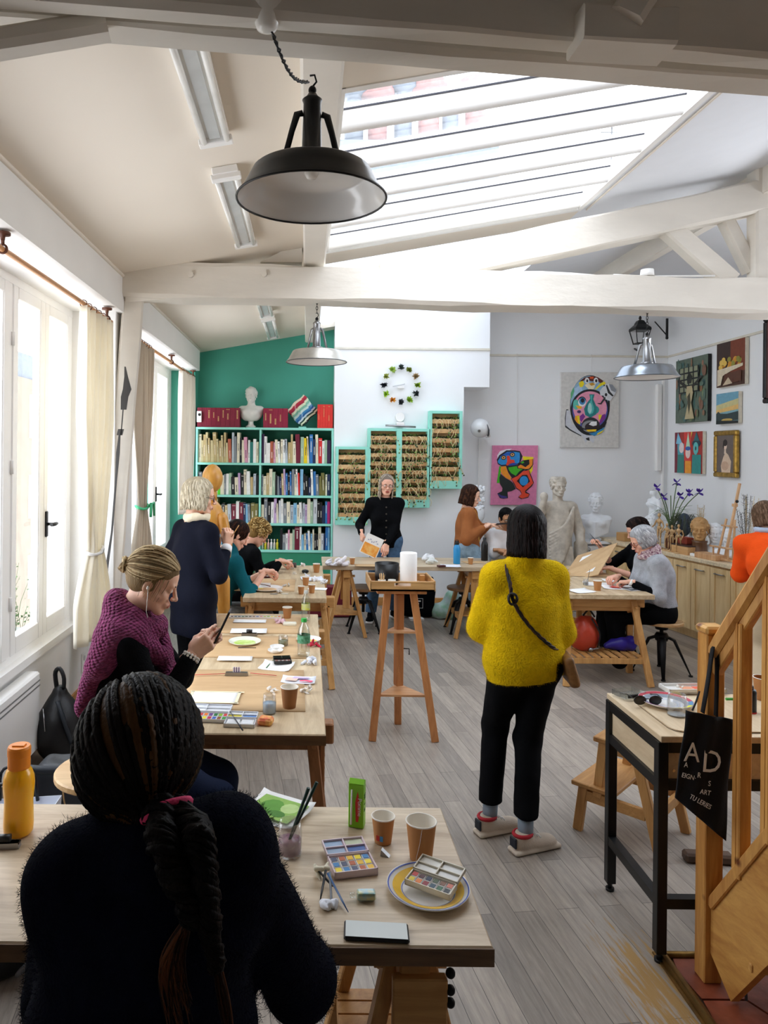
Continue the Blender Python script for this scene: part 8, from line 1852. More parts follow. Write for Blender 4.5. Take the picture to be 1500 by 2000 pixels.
# phones, tubes, brushes on the front table
def phone(c,rz,label,w=.076,l=.158,tilt=0,glass='#c9d2d2'):
    t=thing('smartphone',label,'phone',tuple(c),rz); m=MB(); m.bb(-l/2,l/2,-w/2,w/2,0,.010,.004); m.build('case',M_black,t,world=False); m=MB(); m.bb(-l/2+.004,l/2-.004,-w/2+.004,w/2-.004,.0101,.0106); m.build('screen',mat('screen_reflective',glass,.08,metal=.0,var=.0,spec=1),t,world=False); return t
phone(on(735,1824),R(-4),'black phone lying at the front edge beside the ringed plate',.066,.155)
m=MB(); 
t=thing('paint_tubes','little clear bottle with a blue and yellow print beside the plate','bottle',tuple(on(715,1757)),R(2)); m=MB(); m.box((0,0,.012),(.05,.030,.022),bev=.006); m.build('body',M_pet,t,world=False); m=MB(); m.box((0,0,.013),(.044,.022,.016)); m.build('print',mat('tube_print','#8fc0c8',.4,vscale=60,col2='#d9cf6a'),t,world=False); m=MB(); m.cyl((-.028,0,.012),(-.042,0,.012),.007,n=12); m.build('cap',M_pet,t,world=False)
M_tissue=mat('crumpled_tissue','#e6e2da',.9,var=.05,bump=.5,bscale=90)
def tissue(c,s,label,mt=None,seed=0,flat=.6,name='crumpled_tissue',group='crumpled tissues'):
    rr=np.random.RandomState(seed); v=Vol(np.array(c)-s*1.6-.01,np.array(c)+s*1.6+.01,max(.0028,s*.09)); 
    for k in range(9):
        a=np.array(c)+rr.uniform(-1,1,3)*s*np.array([.7,.6,.3])+np.array([0,0,s*flat*.7]); b=a+rr.uniform(-1,1,3)*s*np.array([.6,.6,.4]); v.cap(a,b,s*.22,s*.14,k=s*.05)
    v.cut((0,0,c[2]),(0,0,-1)); V,Q=v.mesh(); V=relax(V,Q,1); V=V+vnormals(V,Q)*wobble(V,s*.10,1.6/s,seed)[:,None]; V[:,2]=np.maximum(V[:,2],c[2])
    return tag(mesh_obj(name,V,Q,mt or M_tissue,None,True,None,True),label,'tissue',group)
tissue(on(628,1716),.033,'crumpled cream cloth beside the braided woman\'s sleeve',mat('cream_cloth','#dcd6c0',.9,var=.08),1,1.2)
tissue(on(646,1770),.03,'crumpled clear wrapping under the brushes',M_paperb,5,.3)
for k,(a,b,l) in enumerate((((640,1728),(680,1786),'blue handled'),((636,1722),(625,1765),'black'),((644,1726),(648,1780),'grey'),((618,1718),(650,1736),'dark'))):
    m=MB(); p=on(*a)+Vector((0,0,.03)); q=on(*b)+Vector((0,0,.006)); m.tube([p,p.lerp(q,.7),q],[.0035,.003,.0012],6); tag(m.build('paintbrush',cm(['#3f5f8a','#16181c','#6a7078','#2a2c30'][k],.3)),'%s brush lying by the crumpled cloth on the nearest table'%l,'brush','brushes by the crumpled cloth')
m=MB(); c=on(752,1671); m.T=Matrix.Translation(c)@Matrix.Rotation(R(-20),4,'Z'); m.prism([(-.012,0),(.014,0),(-.010,.018)],-.008,.008); tag(m.build('sharpener',M_steel),'small metal pencil sharpener in front of the small cup','sharpener')
sheet(540,1585,.20,.16,R(-30),'white sheet with a green leafy watercolour behind the braided woman',z=TZ+.004,marks=[('#8fb85a',[(.1,.1),(.9,.08),(.92,.9),(.1,.9)]),('#5f9a3a',ell_(.4,.5,.2,.3,12)),('#b8d48a',ell_(.7,.6,.15,.2,12)),('#4a7f30',ell_(.6,.3,.15,.12,12))],curl=.03)
board(600,1640,.34,.30,R(0),'brown drawing board under the nearest watercolour box') if False else None
# sponges and tissues on table two
m=MB(); c=on(519,1414); m.T=Matrix.Translation(c)@Matrix.Rotation(R(-12),4,'Z'); m.box((0,0,.014),(.062,.055,.032),bev=.009); tag(m.build('paint_sponge',mat('stained_sponge','#e0604f',.9,vscale=28,col2='#ecc070',bump=.5)),'orange and red stained sponge at the front of the second table','sponge')
tissue(on(532,1352),.034,'crumpled pink-white tissue left of the brown cup',M_tissue,7); tissue(on(598,1352),.036,'crumpled white tissue right of the brown cup',M_tissue,8)
tissue(on(606,1297),.040,'folded blue-white cloth by the green capped bottle',M_paperb,9,.5); tissue(on(548,1218),.042,'crumpled pink cloth near the far cup on the second table',mat('pink_cloth','#d8b4bc',.9,var=.08),10,.5); tissue(on(612,1262),.042,'dark red cloth behind the green capped bottle',mat('red_cloth','#b8243a',.9,var=.1),11,.4,'cloth')
m=MB(); c=on(566,1222); m.T=Matrix.Translation(c); m.box((0,0,.012),(.09,.05,.022),bev=.006); tag(m.build('eraser_box',mat('ivory_box','#e0dcc9',.6)),'long ivory box at the far end of the second table','box')
m=MB(); p=on(465,1267)+Vector((0,0,.006)); q=on(500,1267)+Vector((0,0,.006)); m.tube([p,q],[.0032,.0018],6); tag(m.build('paintbrush',cm('#2a2220')),'dark brush lying in front of the green plate','brush')
m=MB(); p=on(520,1307)+Vector((0,0,.006)); q=on(536,1288)+Vector((0,0,.006)); m.tube([p,q],[.0032,.0018],6); tag(m.build('paintbrush',cm('#4f7a4a')),'green brush beside the black watercolour box','brush')
m=MB(); p=on(450,1400)+Vector((0,0,.02)); q=on(474,1432)+Vector((0,0,.012)); m.tube([p,q],[.0022,.0034],6); tag(m.build('paintbrush',cm('#3a3c44')),'grey brush lying on the white mixing tray','brush')
# clutter on the third table
spots=[(545,1158,.022,'#d8d4cc'),(560,1146,.024,'#c9c6c0'),(600,1128,.030,'#dcdce4'),(615,1135,.03,'#e6e6ea'),(590,1106,.022,'#e0dcd8'),(575,1122,.022,'#d8d2c8'),(570,1112,.02,'#cfc4b8'),(632,1140,.028,'#e4e4e6')]
for k,(px,py,s,c_) in enumerate(spots): tissue(on(px,py),s*1.5,'crumpled paper %s of the third table'%['near the front left','left of the front cup','behind the cup cluster','right of centre','in the far middle','in the middle','by the dark tin','at the right edge'][k],cm(c_,.9),20+k,.4,'crumpled_paper','crumpled papers on the third table')
m=MB(); c=on(574,1108); m.lathe([(0,0),(.026,0),(.026,.045),(.022,.045),(0,.042)],tuple(c),18); tag(m.build('ink_pot',mat('dark_tin','#4a3a36',.4)),'small dark tin at the far end of the third table','pot')
m=MB(); c=on(596,1120); m.T=Matrix.Translation(c+Vector((0,0,.02))); 
for k in range(7): a=k*2*PI/7; m.ell((.02*math.cos(a),.02*math.sin(a),0),(.014,.014,.016),8)
m.ell((0,0,0),(.024,.024,.02),10); tag(m.build('black_sponge',M_black),'small dark fluffy sponge on the third table','sponge')
sheet(610,1132,.20,.12,R(10),'white sheet on the right of the third table',M_paperb,z=TZ+.003,curl=.03); sheet(620,1150,.16,.10,R(-8),'white sheet hanging near the right edge of the third table',z=TZ+.002)
sheet(535,1160,.06,.03,R(5),'small grey card in front of the round plate',cm('#8a8d8a'),z=TZ+.002); sheet(556,1160,.06,.03,R(-5),'small cream card in front of the round plate',cm('#d8d4c4'),z=TZ+.002)
# back table
bx=thing('sports_bottle','bright blue metal water bottle with a black lid on the back table','bottle',tuple(on(892,1101))); m=MB(); m.lathe([(0,0),(.034,0),(.036,.004),(.036,.16),(.030,.185),(.022,.198),(.022,.205),(0,.205)],(0,0,0),28); m.build('body',mat('blue_bottle','#2f93cf',.35,var=.03),bx,world=False)
m=MB(); m.lathe([(0,.203),(.024,.203),(.024,.225),(.014,.230),(.014,.24),(0,.24)],(0,0,0),20); m.tube([(-.018,0,.225),(-.014,0,.25),(.014,0,.25),(.018,0,.225)],.004,6); m.build('lid',M_black,bx,world=False)
bx=thing('sports_bottle','matt black water bottle on the back table in front of the man','bottle',tuple(Vector((1.94,7.80,TZ)))); m=MB(); m.lathe([(0,0),(.034,0),(.036,.004),(.036,.17),(.028,.20),(.018,.215),(.018,.25),(0,.252)],(0,0,0),28); m.build('body',M_black,bx,world=False)
sheet(925,1098,.22,.16,R(10),'brown board at the right end of the back table',M_board,z=TZ+.002); sheet(880,1106,.20,.10,R(-5),'white sheets in front of the blue bottle',M_paperb,z=TZ+.002,curl=.02)
m=MB(); c=on(862,1107); m.T=Matrix.Translation(c)@Matrix.Rotation(R(15),4,'Z'); m.box((0,0,.008),(.08,.05,.016),bev=.002); tag(m.build('wallet',mat('dark_red_case','#4a1a1c',.4)),'dark red wallet left of the blue bottle on the back table','wallet')
for k,(px,py,s,c_,l) in enumerate(((830,1096,.09,'#dfe0e2','right behind the paper roll'),(846,1101,.07,'#d8dcd8','front right of the paper roll'),(668,1104,.09,'#e3dde0','at the left end of the back table'),(648,1105,.07,'#dcdce4','at the left corner of the back table'))): tissue(on(px,py),s,'crumpled white paper '+l,cm(c_,.9),40+k,.5,'crumpled_paper','crumpled papers on the back table')
sheet(716,1104,.24,.16,R(0),'brown board on the back table in front of the cardigan woman',M_board,z=TZ+.002)
# painted sheet and scissors in hand
hc=P(726,1066,7.93); t=thing('painted_sheet','sheet with orange floral watercolour held by the woman in the black cardigan','paper',tuple(hc)); m=MB(); Mx=Matrix.Translation(hc)@Matrix.Rotation(R(24),4,'Y'); m.T=Mx; m.box((0,0,0),(.20,.002,.23)); m.build('sheet',M_paper,t)
m=MB(); m.T=Mx; m.box((0,-.002,-.045),(.18,.001,.12)); 
m.build('orange_wash',mat('orange_wash','#e8902a',.7,vscale=18,col2='#f0c070'),t); m=MB(); m.T=Mx
for k in range(6): m.box((-.06+.022*k,-.002,.05+.012*math.sin(k*2)),(.018,.001,.008),(0,.6*k,0))
m.build('brush_marks',cm('#8a8fb0'),t)
# things on the tray
tb=1.012
t=thing('black_pot','wide black pot on the tray of the tall stand','pot',(.555,4.92,tb)); m=MB(); m.lathe([(0,0),(.078,0),(.081,.004),(.083,.14),(.079,.14),(.077,.01),(0,.008)],(0,0,0),40); m.build('pot',M_black,t,world=False)
t=thing('paper_roll','tall roll of white kitchen paper on the tray','paper roll',(.690,4.83,tb)); m=MB(); m.lathe([(.018,0),(.056,0),(.057,.003),(.057,.222),(.055,.225),(.020,.225),(.018,.222)],(0,0,0),48,close=True); m.build('roll',mat('kitchen_paper','#efeeec',.9,var=.01,bump=.2,bscale=150),t,world=False)
t=thing('cup_with_sticks','small pale cup full of wooden sticks on the tray','cup',(.505,4.765,tb)); m=MB(); m.lathe([(0,0),(.022,0),(.026,.052),(.024,.052),(.020,.004),(0,.004)],(0,0,0),24); m.build('cup',mat('speckled_cup','#d2d0c6',.4,var=.12,vscale=90),t,world=False)
for k in range(12):
    a=k*.9; m=MB(); m.beam((.008*math.cos(a),.008*math.sin(a),.006),(.018*math.cos(a),.012*math.sin(a),.078+.008*(k%3)),.006,.0018); m.build('stick',wood('birch_stick','#c9a06a','#e6c899',.5,'z',5),t,world=False)
t=thing('small_cup','small pale speckled cup on the tray beside the cup of sticks','cup',(.572,4.77,tb)); m=MB(); m.lathe([(0,0),(.024,0),(.026,.052),(.024,.052),(.020,.004),(0,.004)],(0,0,0),24); m.build('cup',mat('speckled_cup','#d2d0c6',.4,var=.12,vscale=90),t,world=False)
m=MB(); m.bb(.79,.825,4.96,5.0,tb,tb+.05,.003); tag(m.build('wood_block',M_tresx),'little wooden block in the back corner of the tray','block')
# right table
for k,(px,py,w,l,rz,lab,mk) in enumerate(((1135,1155,.20,.14,20,'white sheet at the left front corner of the right table',None),(1205,1148,.24,.17,-12,'magazine page with a red picture in front of the grey-haired woman',[('#c9403a',[(.2,.3),(.6,.2),(.8,.5),(.4,.8)]),('#e8b0a0',[(.3,.5),(.5,.45),(.5,.6)])]),(1238,1151,.20,.14,15,'dark printed page at the right front corner of the right table',[('#6a7078',[(.1,.1),(.9,.1),(.9,.9),(.1,.9)]),('#c9ccd0',[(.2,.3),(.8,.4),(.7,.6),(.2,.5)])]),(1200,1135,.20,.10,-5,'white card the grey-haired woman is painting',None),(1165,1142,.22,.14,-15,'white sheet left of the paper cup on the right table',None),(1150,1122,.40,.24,-4,'brown board lying on the right table',None))):
    sheet(px,py,w,l,R(rz),lab,M_board if 'brown' in lab else None,z=TZ+.002+.002*k*0,marks=mk,curl=0 if 'brown' in lab else .02)
t=thing('drawing_board','tilted drawing board with a pale sheet held up by the dark haired woman','drawing board',tuple(P(1150,1100,7.0))); A_=P(1092,1138,6.95); B_=P(1168,1122,6.75); C_=P(1206,1060,7.05); D_=P(1128,1085,7.3)
m=MB(); nn=(B_-A_).cross(D_-A_).normalized(); m.add([A_,B_,C_,D_]+[p-nn*.006 for p in(A_,B_,C_,D_)],[(0,1,2,3),(7,6,5,4),(0,4,5,1),(1,5,6,2),(2,6,7,3),(3,7,4,0)]); m.build('board',M_board,t)
q=lambda u,v:A_.lerp(B_,u).lerp(D_.lerp(C_,u),v)+nn*(.003 if nn.z>0 else -.009); m=MB(); m.add([q(.2,.15),q(.8,.15),q(.8,.85),q(.2,.85)],[(0,1,2,3)]); m.build('sheet',M_paper,t)
m=MB(); m.tube([P(1152,1042,7.1),P(1173,1067,7.12)],[.0015,.004],6); tag(m.build('paintbrush',M_black),'black brush raised by the dark haired woman','brush')
m=MB(); m.tube([on(1147,1140)+Vector((0,0,.01)),P(1152,1112,6.15)],[.003,.0015],6); tag(m.build('paintbrush',M_black),'thin black brush standing near the cup on the right table','brush')
jar(on(1144,1143),.05,.022,'tiny glass with a brush on the right table',liquid('grey_water','#8f9496'))
# on the workbench
WZ=.8555
m=MB(); 
def rr_poly(x0,x1,y0,y1,r,n=6):
    pts=[]
    for cx,cy,a0 in((x1-r,y1-r,0),(x0+r,y1-r,90),(x0+r,y0+r,180),(x1-r,y0+r,270)):
        for k in range(n+1): a=R(a0+90*k/n); pts.append((cx+r*math.cos(a),cy+r*math.sin(a)))
    return pts
t=thing('cutting_mat','pale wooden board with rounded corners on the workbench','board',(1.75,2.92,WZ)); pl_=rr_poly(1.40,2.10,2.715,3.05,.05); m=MB(); n=len(pl_); m.add([(x,y,WZ) for x,y in pl_]+[(x,y,WZ+.006) for x,y in pl_],[tuple(range(n,2*n))]+[(k,(k+1)%n,(k+1)%n+n,k+n) for k in range(n)]); m.build('board',Mp,t)
m=MB(); m.add([(x,y,WZ+.001) for x,y in rr_poly(1.397,2.103,2.712,3.053,.05)]+[(x,y,WZ+.003) for x,y in rr_poly(1.397,2.103,2.712,3.053,.05)],[(k,(k+1)%n,(k+1)%n+n,k+n) for k in range(n)]); m.build('dark_edge',M_black,t)
WB=WZ+.0065
t=thing('clear_box','clear plastic box with a black clasp at the corner of the workbench','box',tuple(F(1228,1358,WB)),R(20)); m=MB()
for a in((-.055,-.053,-.04,.04),(.053,.055,-.04,.04),(-.055,.055,-.04,-.038),(-.055,.055,.038,.04)): m.bb(*a,0,.022)
m.bb(-.055,.055,-.04,.04,.0,.002); m.build('tray',glassmat('clear_plastic_box',col=(.9,.92,.92),gloss=.4,fr=.3),t,world=False)
m=MB(); m.box((-.01,-.043,.012),(.07,.006,.014),bev=.002); m.build('clasp',M_black,t,world=False)
t,c=plate(1300,1375,.105,'round plate with a multicoloured rim on the workbench',[(.86,.99,'#b83a4a'),(.66,.84,'#8f9aa8'),(.40,.60,'#d8dde6')],z=WB)
for k,cc in enumerate(('#5a5aa8','#8a3a7a','#c92f3a','#e8c83a','#e8e83a','#5f8fb8')):
    m=MB(); a0=PI*.9+k*.55; pts=[(.105*q*math.cos(a),.105*q*math.sin(a),.0195 if q>.9 else .0155) for q,a in [(.99,a0),(.99,a0+.27),(.99,a0+.55),(.84,a0+.55),(.84,a0+.27),(.84,a0)]]; m.add(pts,[(0,1,2,3,4,5)]); m.build('rim_colour',cm(cc,.3),t,world=False)
t=jar(F(1322,1397,WB),.085,.036,'stemless clear glass at the edge of the workbench',liquid('clear_water','#c9cfd2'),.05,'drinking_glass')
t=thing('white_tray','white rimmed mixing tray with orange smears on the workbench','tray',tuple(F(1352,1348,WB)),R(3)); m=MB(); m.bb(-.13,.13,-.045,.045,0,.006); 
for a in((-.13,-.124,-.045,.045),(.124,.13,-.045,.045),(-.13,.13,-.045,-.040),(-.13,.13,.040,.045)): m.bb(*a,.0,.018)
m.build('tray',M_plate,t,world=False)
for k,(x,w,cc) in enumerate(((-.02,.05,'#e8a07a'),(.035,.05,'#e86a4a'),(.09,.04,'#e8b0b8'))): m=MB(); m.bb(x-w/2,x+w/2,-.03,.03,.006,.0068); m.build('paint_smear',cm(cc,.4),t,world=False)
tissue(F(1327,1345,WB),.018,'small crumpled tissue lying on the white tray',M_tissue,60)
t=thing('sunglasses','pair of dark sunglasses on the workbench','glasses',tuple(F(1265,1378,WB))); c=F(1265,1378,WB)
m=MB()
for s_ in(-1,1): m.ell(c+Vector((s_*.032,0,.022)),(.027,.004,.020),14)
m.build('lens',mat('smoked_lens','#2a2826',.1),t); m=MB(); m.tube([c+Vector((-.060,0,.030)),c+Vector((-.064,.05,.03)),c+Vector((-.06,.13,.005))],.0022,5); m.tube([c+Vector((.060,0,.030)),c+Vector((.064,.05,.03)),c+Vector((.06,.13,.005))],.0022,5); m.tube([c+Vector((-.008,0,.028)),c+Vector((.008,0,.028))],.002,5); m.build('frame',M_black,t)
t=thing('spray_can','black bottle with a red base band behind the stair rail on the workbench','bottle',tuple(F(1465,1394,WZ))); m=MB(); m.lathe([(0,0),(.022,0),(.023,.003),(.023,.09),(.020,.10),(0,.10)],(0,0,0),22); m.build('body',M_black,t,world=False); m=MB(); m.lathe([(.0235,.004),(.0235,.012)],(0,0,0),22); m.build('band',cm('#b8242a'),t,world=False); m=MB(); m.lathe([(0,.099),(.012,.10),(.012,.112),(.006,.12),(0,.12)],(0,0,0),14); m.build('nozzle',M_black,t,world=False)
m=MB(); p=F(1418,1368,WB)+Vector((0,0,.006)); m.tube([p,p+Vector((.10,0,0))],.006,8); tag(m.build('green_marker',cm('#3f9a3a')),'green marker behind the newel post','marker')
t=thing('paper_cup','paper cup half hidden behind the second baluster','cup',tuple(F(1490,1366,WZ)),0,'paper cups'); m=MB(); m.lathe([(0,0),(.028,0),(.038,.095)],(0,0,0),24); m.build('wall',M_kraft,t,world=False); m=MB(); m.tube([(.038*math.cos(a),.038*math.sin(a),.095) for a in [2*PI*k/24 for k in range(24)]],.002,5,closed=True); m.build('rim',M_cupin,t,world=False)
# ---------- floor things and bags ----------
def soft(name,label,cat,V0,V1,h,fn,mt,fold=(.005,22),seed=0,parent=None,it=2):
    v=Vol(V0,V1,h); fn(v); V,Q=vmesh(v,it,fold,seed); o=mesh_obj(name,V,Q,mt,parent,True,None,True)
    if label: tag(o,label,cat)
    return o
M_nylon=mat('black_nylon','#0e0f12',.45,var=.1,bump=.3,bscale=25); M_nyl2=mat('navy_nylon','#1a2028',.4,var=.1,bump=.2,bscale=20)
t=thing('backpack','tall black shiny backpack against the wall below the socket','bag',(-1.55,4.42,0))
c=Vector((-1.52,4.45,0)); soft('body',None,None,(-1.75,4.1,0),(-1.25,4.8,.55),.010,lambda v:(v.ell(c+Vector((0,0,.17)),(.15,.17,.20),k=.05),v.cap(c+Vector((0,0,.2)),c+Vector((0,.0,.40)),.12,.045,k=.06),v.cut((0,0,.005),(0,0,-1))),M_nylon,parent=t)
m=MB(); m.tube(smooth_path([c+Vector((-.02,0,.43)),c+Vector((-.03,0,.52)),c+Vector((.0,-.01,.55)),c+Vector((.03,-.02,.50)),c+Vector((.03,-.02,.43))],14),.010,6,flat=1.5); m.build('handle',M_nylon,t)
m=MB(); m.tube(smooth_path([c+Vector((.02,-.10,.38)),c+Vector((.08,-.14,.26)),c+Vector((.12,-.12,.12))],10),.016,6,flat=.4); m.build('strap',M_nyl2,t)
m=MB(); m.tube([c+Vector((-.06,-.12,.34)),c+Vector((-.03,-.165,.22))],.003,5); m.build('zip',M_chrome,t)
t=thing('tote_bag','big dark nylon tote with a pinkish leather flap, below the backpack','bag',(-1.13,3.62,0)); c=Vector((-1.12,3.62,0))
soft('body',None,None,(-1.6,3.2,0),(-.7,4.0,.5),.011,lambda v:(v.box(c+Vector((0,0,.17)),(.44,.24,.34),rad=.05,k=.03),v.cut((0,0,.004),(0,0,-1))),M_nyl2,(.010,14),parent=t)
m=MB(); m.grid(lambda u,v_:c+Vector((-.02+.24*u,-.125+.12*v_-.02*math.sin(PI*u),.30+.055*math.sin(PI*v_*.6)+.01*math.sin(PI*u))),8,6); o=m.build('flap',mat('pink_leather','#a8604f',.5,var=.08),t); solidify(o,.006)
m=MB(); m.tube(smooth_path([c+Vector((-.22,-.10,.36)),c+Vector((-.30,-.12,.36)),c+Vector((-.18,-.14,.35)),c+Vector((-.02,-.13,.345))],14),.014,6,flat=1.6); m.build('handle',M_nyl2,t)
m=MB(); m.tube(smooth_path([c+Vector((-.06,-.13,.33)),c+Vector((-.03,-.17,.20)),c+Vector((.03,-.2,.08)),c+Vector((.12,-.22,.03))],14),.006,6,flat=.6); m.build('shoulder_strap',mat('tan_strap','#9a7a52',.5),t)
t=thing('paper_bag','white paper carrier bag with black straps behind the orange bottle','bag',(-1.28,3.05,0)); c=Vector((-1.22,2.98,0))
m=MB(); vs=[c+Vector(p) for p in((-.16,-.08,0),(.16,-.08,0),(.16,.08,0),(-.16,.08,0),(-.18,-.09,.40),(.17,-.10,.40),(.18,.10,.42),(-.17,.09,.40))]; m.add(vs,[(3,2,1,0),(0,1,5,4),(1,2,6,5),(2,3,7,6),(3,0,4,7)]); o=m.build('body',M_paperb,t); solidify(o,.003)
m=MB(); 
for yy in(-.09,.09): m.tube(smooth_path([c+Vector((-.08,yy,.40)),c+Vector((-.07,yy,.53)),c+Vector((.05,yy,.54)),c+Vector((.08,yy,.40))],14),.007,6)
m.build('handles',M_black,t); t['label']='white paper carrier bag with black handles behind the orange bottle'
t=thing('backpack','grey and black rucksack with padded straps behind the orange bottle','bag',(-1.15,2.62,0)); c=Vector((-1.14,2.62,0))
soft('body',None,None,(-1.5,2.3,0),(-.75,2.95,.6),.011,lambda v:(v.ell(c+Vector((0,0,.20)),(.20,.13,.22),k=.05),v.box(c+Vector((0,.02,.14)),(.32,.2,.26),rad=.05,k=.04),v.cut((0,0,.004),(0,0,-1))),mat('grey_rucksack','#3a3d44',.7,vscale=6,col2='#101114',bump=.3,bscale=30),(.010,16),parent=t)
m=MB(); m.tube(smooth_path([c+Vector((.10,-.08,.40)),c+Vector((.19,-.12,.30)),c+Vector((.20,-.10,.14)),c+Vector((.14,-.08,.05))],14),.026,8,flat=.4); m.build('padded_strap',mat('strap_grey','#6d7178',.8,bump=.3),t)
m=MB(); m.tube(smooth_path([c+Vector((-.05,-.10,.40)),c+Vector((0,-.14,.45)),c+Vector((.07,-.10,.41))],10),.010,6); m.build('handle',M_frame,t)
# bags under the back table
t=thing('cloth_bag','black cloth bag with a small white square print under the back table','bag',(1.28,8.35,0)); c=Vector((1.30,8.40,0))
soft('body',None,None,(1.0,8.1,0),(1.65,8.7,.6),.012,lambda v:(v.box(c+Vector((0,0,.20)),(.40,.20,.38),rot=(0,R(4),0),rad=.06,k=.03),v.cap(c+Vector((.05,0,.36)),c+Vector((.17,0,.44)),.02,k=.03),v.cut((0,0,.004),(0,0,-1))),M_blk,(.010,14),parent=t)
text('LOUVRE\nART',.030,Fr(1.30-1.28,8.285-8.35,.19),M_paper,t) if False else None
m=MB(); y=8.288
for a in((-.055,.055,.230,.234),(-.055,.055,.120,.124),(-.055,-.051,.12,.234),(.051,.055,.12,.234)): m.bb(c.x-.0+a[0],c.x+a[1],y-.004,y,a[2],a[3])
for k in range(2): m.bb(c.x-.035,c.x+.03-.02*k,y-.004,y,.195-.03*k,.210-.03*k)
m.build('print',M_paper,t)
c=Vector((1.66,8.35,0)); soft('plastic_bag','crumpled translucent bag with green pattern under the back table by the stool','bag',(1.3,8.05,-.01),(2.0,8.6,.5),.012,lambda v:(v.ell(c+Vector((-.02,0,.08)),(.20,.13,.12),k=.05),v.ell(c+Vector((.05,0,.18)),(.12,.10,.14),k=.06),v.cut((0,0,.004),(0,0,-1))),mat('patterned_plastic','#c2d2d4',.4,vscale=12,col2='#8fc0a0'),(.020,16),2)
m=MB(); m.box((1.27,8.22,.012),(.16,.10,.02),(0,0,.1)); tag(m.build('white_book',M_paper),'white booklet on the floor beside the black cloth bag','booklet')
# burgundy bag with writing
t=thing('shopping_bag','burgundy shopping bag printed with the word Enfants under the back table','bag',(.27,8.35,0))
m=MB(); m.bb(.02,.53,8.28,8.44,0.01,.36,.01); m.build('body',mat('burgundy_paper','#6d1226',.6,var=.05),t); text('Enfants',.105,Matrix.Translation((.27-.27,8.274-8.35,.075))@Fr(0,0,0),mat('faded_print','#c9a8a8',.7),t)
m=MB(); m.ell((.36,8.277,.27),(.022,.002,.025),14); m.build('emblem',mat('faded_print','#c9a8a8',.7),t)
# bags under the right table
t=thing('rucksack','orange red shiny rucksack lying on the shelf under the right table','bag',(2.42,6.2,.22)); c=Vector((2.40,6.17,.24))
soft('body',None,None,(2.15,5.95,.2),(2.7,6.45,.65),.010,lambda v:(v.ell(c+Vector((0,0,.13)),(.13,.11,.16),rot=(0,R(12),0),k=.04),v.cut((0,0,.24),(0,0,-1))),mat('red_nylon','#b8402a',.35,var=.12,bump=.3,bscale=20),(.014,16),parent=t)
m=MB(); m.tube(smooth_path([c+Vector((.03,-.08,.28)),c+Vector((.09,-.11,.16)),c+Vector((.08,-.09,.04))],12),.018,6,flat=.4); m.tube(smooth_path([c+Vector((-.02,-.02,.29)),c+Vector((.03,-.02,.34)),c+Vector((.08,-.02,.28))],10),.008,6); m.build('straps',M_black,t)
t=thing('umbrella','folded purple blue umbrella on the shelf under the right table','umbrella',(2.66,6.15,.235)); c=Vector((2.66,6.15,.235))
soft('canopy',None,None,(2.45,5.95,.2),(2.95,6.35,.45),.008,lambda v:(v.cap(c+Vector((-.08,0,.035)),c+Vector((.13,.02,.06)),.035,.07,k=.03),v.cut((0,0,.235),(0,0,-1))),mat('violet_nylon','#2a1f8a',.45,var=.12),(.014,22),parent=t)
m=MB(); m.tube([c+Vector((-.12,-.02,.03)),c+Vector((-.22,-.06,.02))],.006,8); m.ell(c+Vector((-.235,-.065,.02)),(.022,.018,.02),12); m.build('handle',M_steel,t)
# tote bag on the newel post
t=thing('tote_bag','black cotton tote bag with white letters hanging on the newel post','bag',(1.42,2.54,.70)); yb_=2.545
pts=[(1338,1388),(1388,1395),(1428,1404),(1422,1520),(1417,1642),(1362,1600),(1318,1562),(1322,1480)]
def tf(u,v_):
    L=P(1337+(1318-1337)*v_,1386+(1558-1386)*v_,yb_); R__=P(1428+(1417-1428)*v_,1403+(1642-1403)*v_,yb_); p=L.lerp(R__,u); p.y=yb_-.006-.012*math.sin(PI*u)*(1-.3*v_)-.005*math.sin(u*14+v_*4)-.004*math.sin(v_*9); return p
m=MB(); m.grid(tf,26,26); o=m.build('cloth',mat('black_cotton','#0b0c12',.85,var=.08,bump=.2,bscale=200),t); solidify(o,.006,1)
for k,(a,b) in enumerate((((1372,1392),(1392,1262)),((1398,1398),(1400,1265)),((1352,1388),(1366,1350)))):
    p=P(a[0],a[1],yb_-.004); q=P(b[0],b[1],2.553); m=MB(); m.tube(smooth_path([p,p.lerp(q,.5)+Vector((0,-.003,0)),q],8),.014 if k<2 else .005,6,flat=.25); m.build('strap',mat('black_cotton','#0b0c12',.85,var=.08,bump=.2,bscale=200),t)
def letter(s,u,v_,size,sq=1.0,rot=0):
    c=tf(u,v_); c.y-=.012; text(s,size,Matrix.Translation(c-Vector((1.42,2.54,.70)))@Matrix.Rotation(R(rot),4,'Y')@Fr(0,0,0),M_paper,t,squash=sq)
letter('A',.20,.51,.098,.85,4); letter('D',.58,.51,.112,.85,4); letter('A',.10,.60,.026,.8,6); letter('R',.33,.62,.026,.8,6); letter('S',.56,.64,.026,.8,6); letter('EIGN·',.16,.70,.024,.85,14); letter('ART',.47,.74,.024,.85,10); letter('TU LERIES',.36,.86,.024,.8,28)
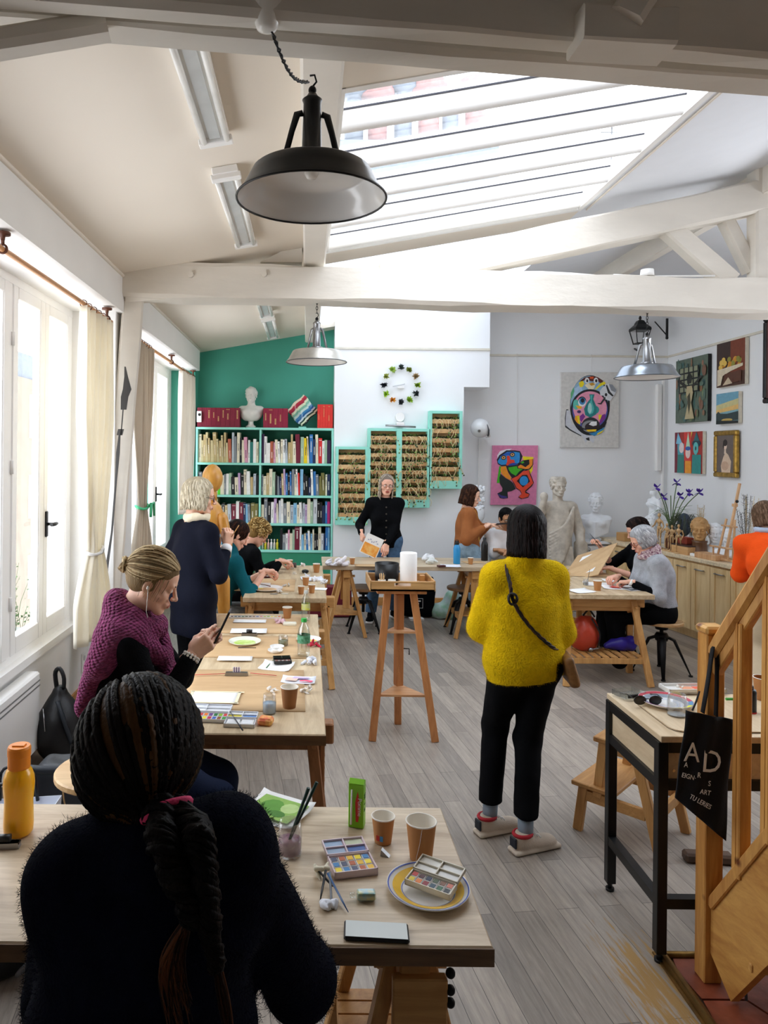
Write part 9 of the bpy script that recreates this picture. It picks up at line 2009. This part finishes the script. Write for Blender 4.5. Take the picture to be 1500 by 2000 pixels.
# floor odds and ends
tissue(F(1341,1622,0),.022,'crumpled white tissue on the floor under the workbench',M_tissue,70)
m=MB(); c=F(1352,1690,0); m.T=Matrix.Translation(c+Vector((.09,.03,.0)))@Matrix.Rotation(R(-5),4,'Z'); m.bb(-.11,.11,-.03,.03,0,.045,.01); tag(m.build('timber_foot',wood('dark_foot','#3a2a20','#5f4633',.5,'x',6)),'short dark timber foot on the floor under the workbench','block')
for (px,py) in((712,1236),(742,1309)): m=MB(); c=F(px,py,0); m.lathe([(0,.004),(.03,.004),(.045,.0)],tuple(c),24); tag(m.build('floor_socket',M_steel),'round metal cap set in the floor '+('behind' if py<1300 else 'under')+' the tall stand','floor cap')
# ================= light and camera =================
w=bpy.data.worlds.new('sky'); SC.world=w; w.use_nodes=True; nt=w.node_tree; bg=nt.nodes['Background']
tc=nt.nodes.new('ShaderNodeTexCoord'); sp=nt.nodes.new('ShaderNodeSeparateXYZ'); nt.links.new(tc.outputs['Generated'],sp.inputs[0])
rp=nt.nodes.new('ShaderNodeValToRGB'); nt.links.new(sp.outputs['Z'],rp.inputs[0]); rp.color_ramp.elements[0].position=0; rp.color_ramp.elements[0].color=(.92,.95,1,1); rp.color_ramp.elements[1].position=1; rp.color_ramp.elements[1].color=(.80,.88,1,1)
nt.links.new(rp.outputs[0],bg.inputs[0]); bg.inputs[1].default_value=4.2
def portal(loc,rot,sx,sy):
    l=bpy.data.lights.new('portal','AREA'); l.shape='RECTANGLE'; l.size=sx; l.size_y=sy; l.cycles.is_portal=True
    o=bpy.data.objects.new('portal',l); COL.objects.link(o); o.location=loc; o.rotation_euler=rot
sl=math.atan(.18)
portal((1.12,4.35,zc(1.12)+.2),(0,-sl,0),2.1,2.6); portal((1.2,7.47,zc(1.2)+.2),(0,-sl,0),2.3,3.1)
portal((XL-.2,3.7,1.8),(0,R(-90),0),2.3,3.1); portal((XL-.2,7.34,1.8),(0,R(-90),0),2.3,3.2)
portal((XR+.15,4.8,2.68),(0,R(90),0),1.5,3.5)
cam=bpy.data.cameras.new('camera'); co=bpy.data.objects.new('camera',cam); COL.objects.link(co)
M=Matrix(((_c,-_s,0),(0,0,-1),(_s,_c,0))).to_4x4(); co.matrix_world=Matrix.Translation((0,0,CZ))@M
cam.sensor_fit='AUTO'; cam.sensor_width=36; cam.lens=FPX/2000*36; cam.shift_x=(750-CX)/2000; cam.shift_y=-(1000-CY)/2000; cam.clip_start=.05; cam.clip_end=200
SC.camera=co
vs=SC.view_settings; vs.view_transform='Standard'; vs.look='None'; vs.gamma=1; vs.use_curve_mapping=False; vs.exposure=EXPO
cy=SC.cycles; cy.max_bounces=14; cy.diffuse_bounces=8; cy.transparent_max_bounces=24; cy.transmission_bounces=8; cy.glossy_bounces=4; cy.use_denoising=True
try: cy.denoiser='OPENIMAGEDENOISE'
except Exception: pass
cy.sample_clamp_indirect=6; cy.caustics_reflective=False; cy.caustics_refractive=False
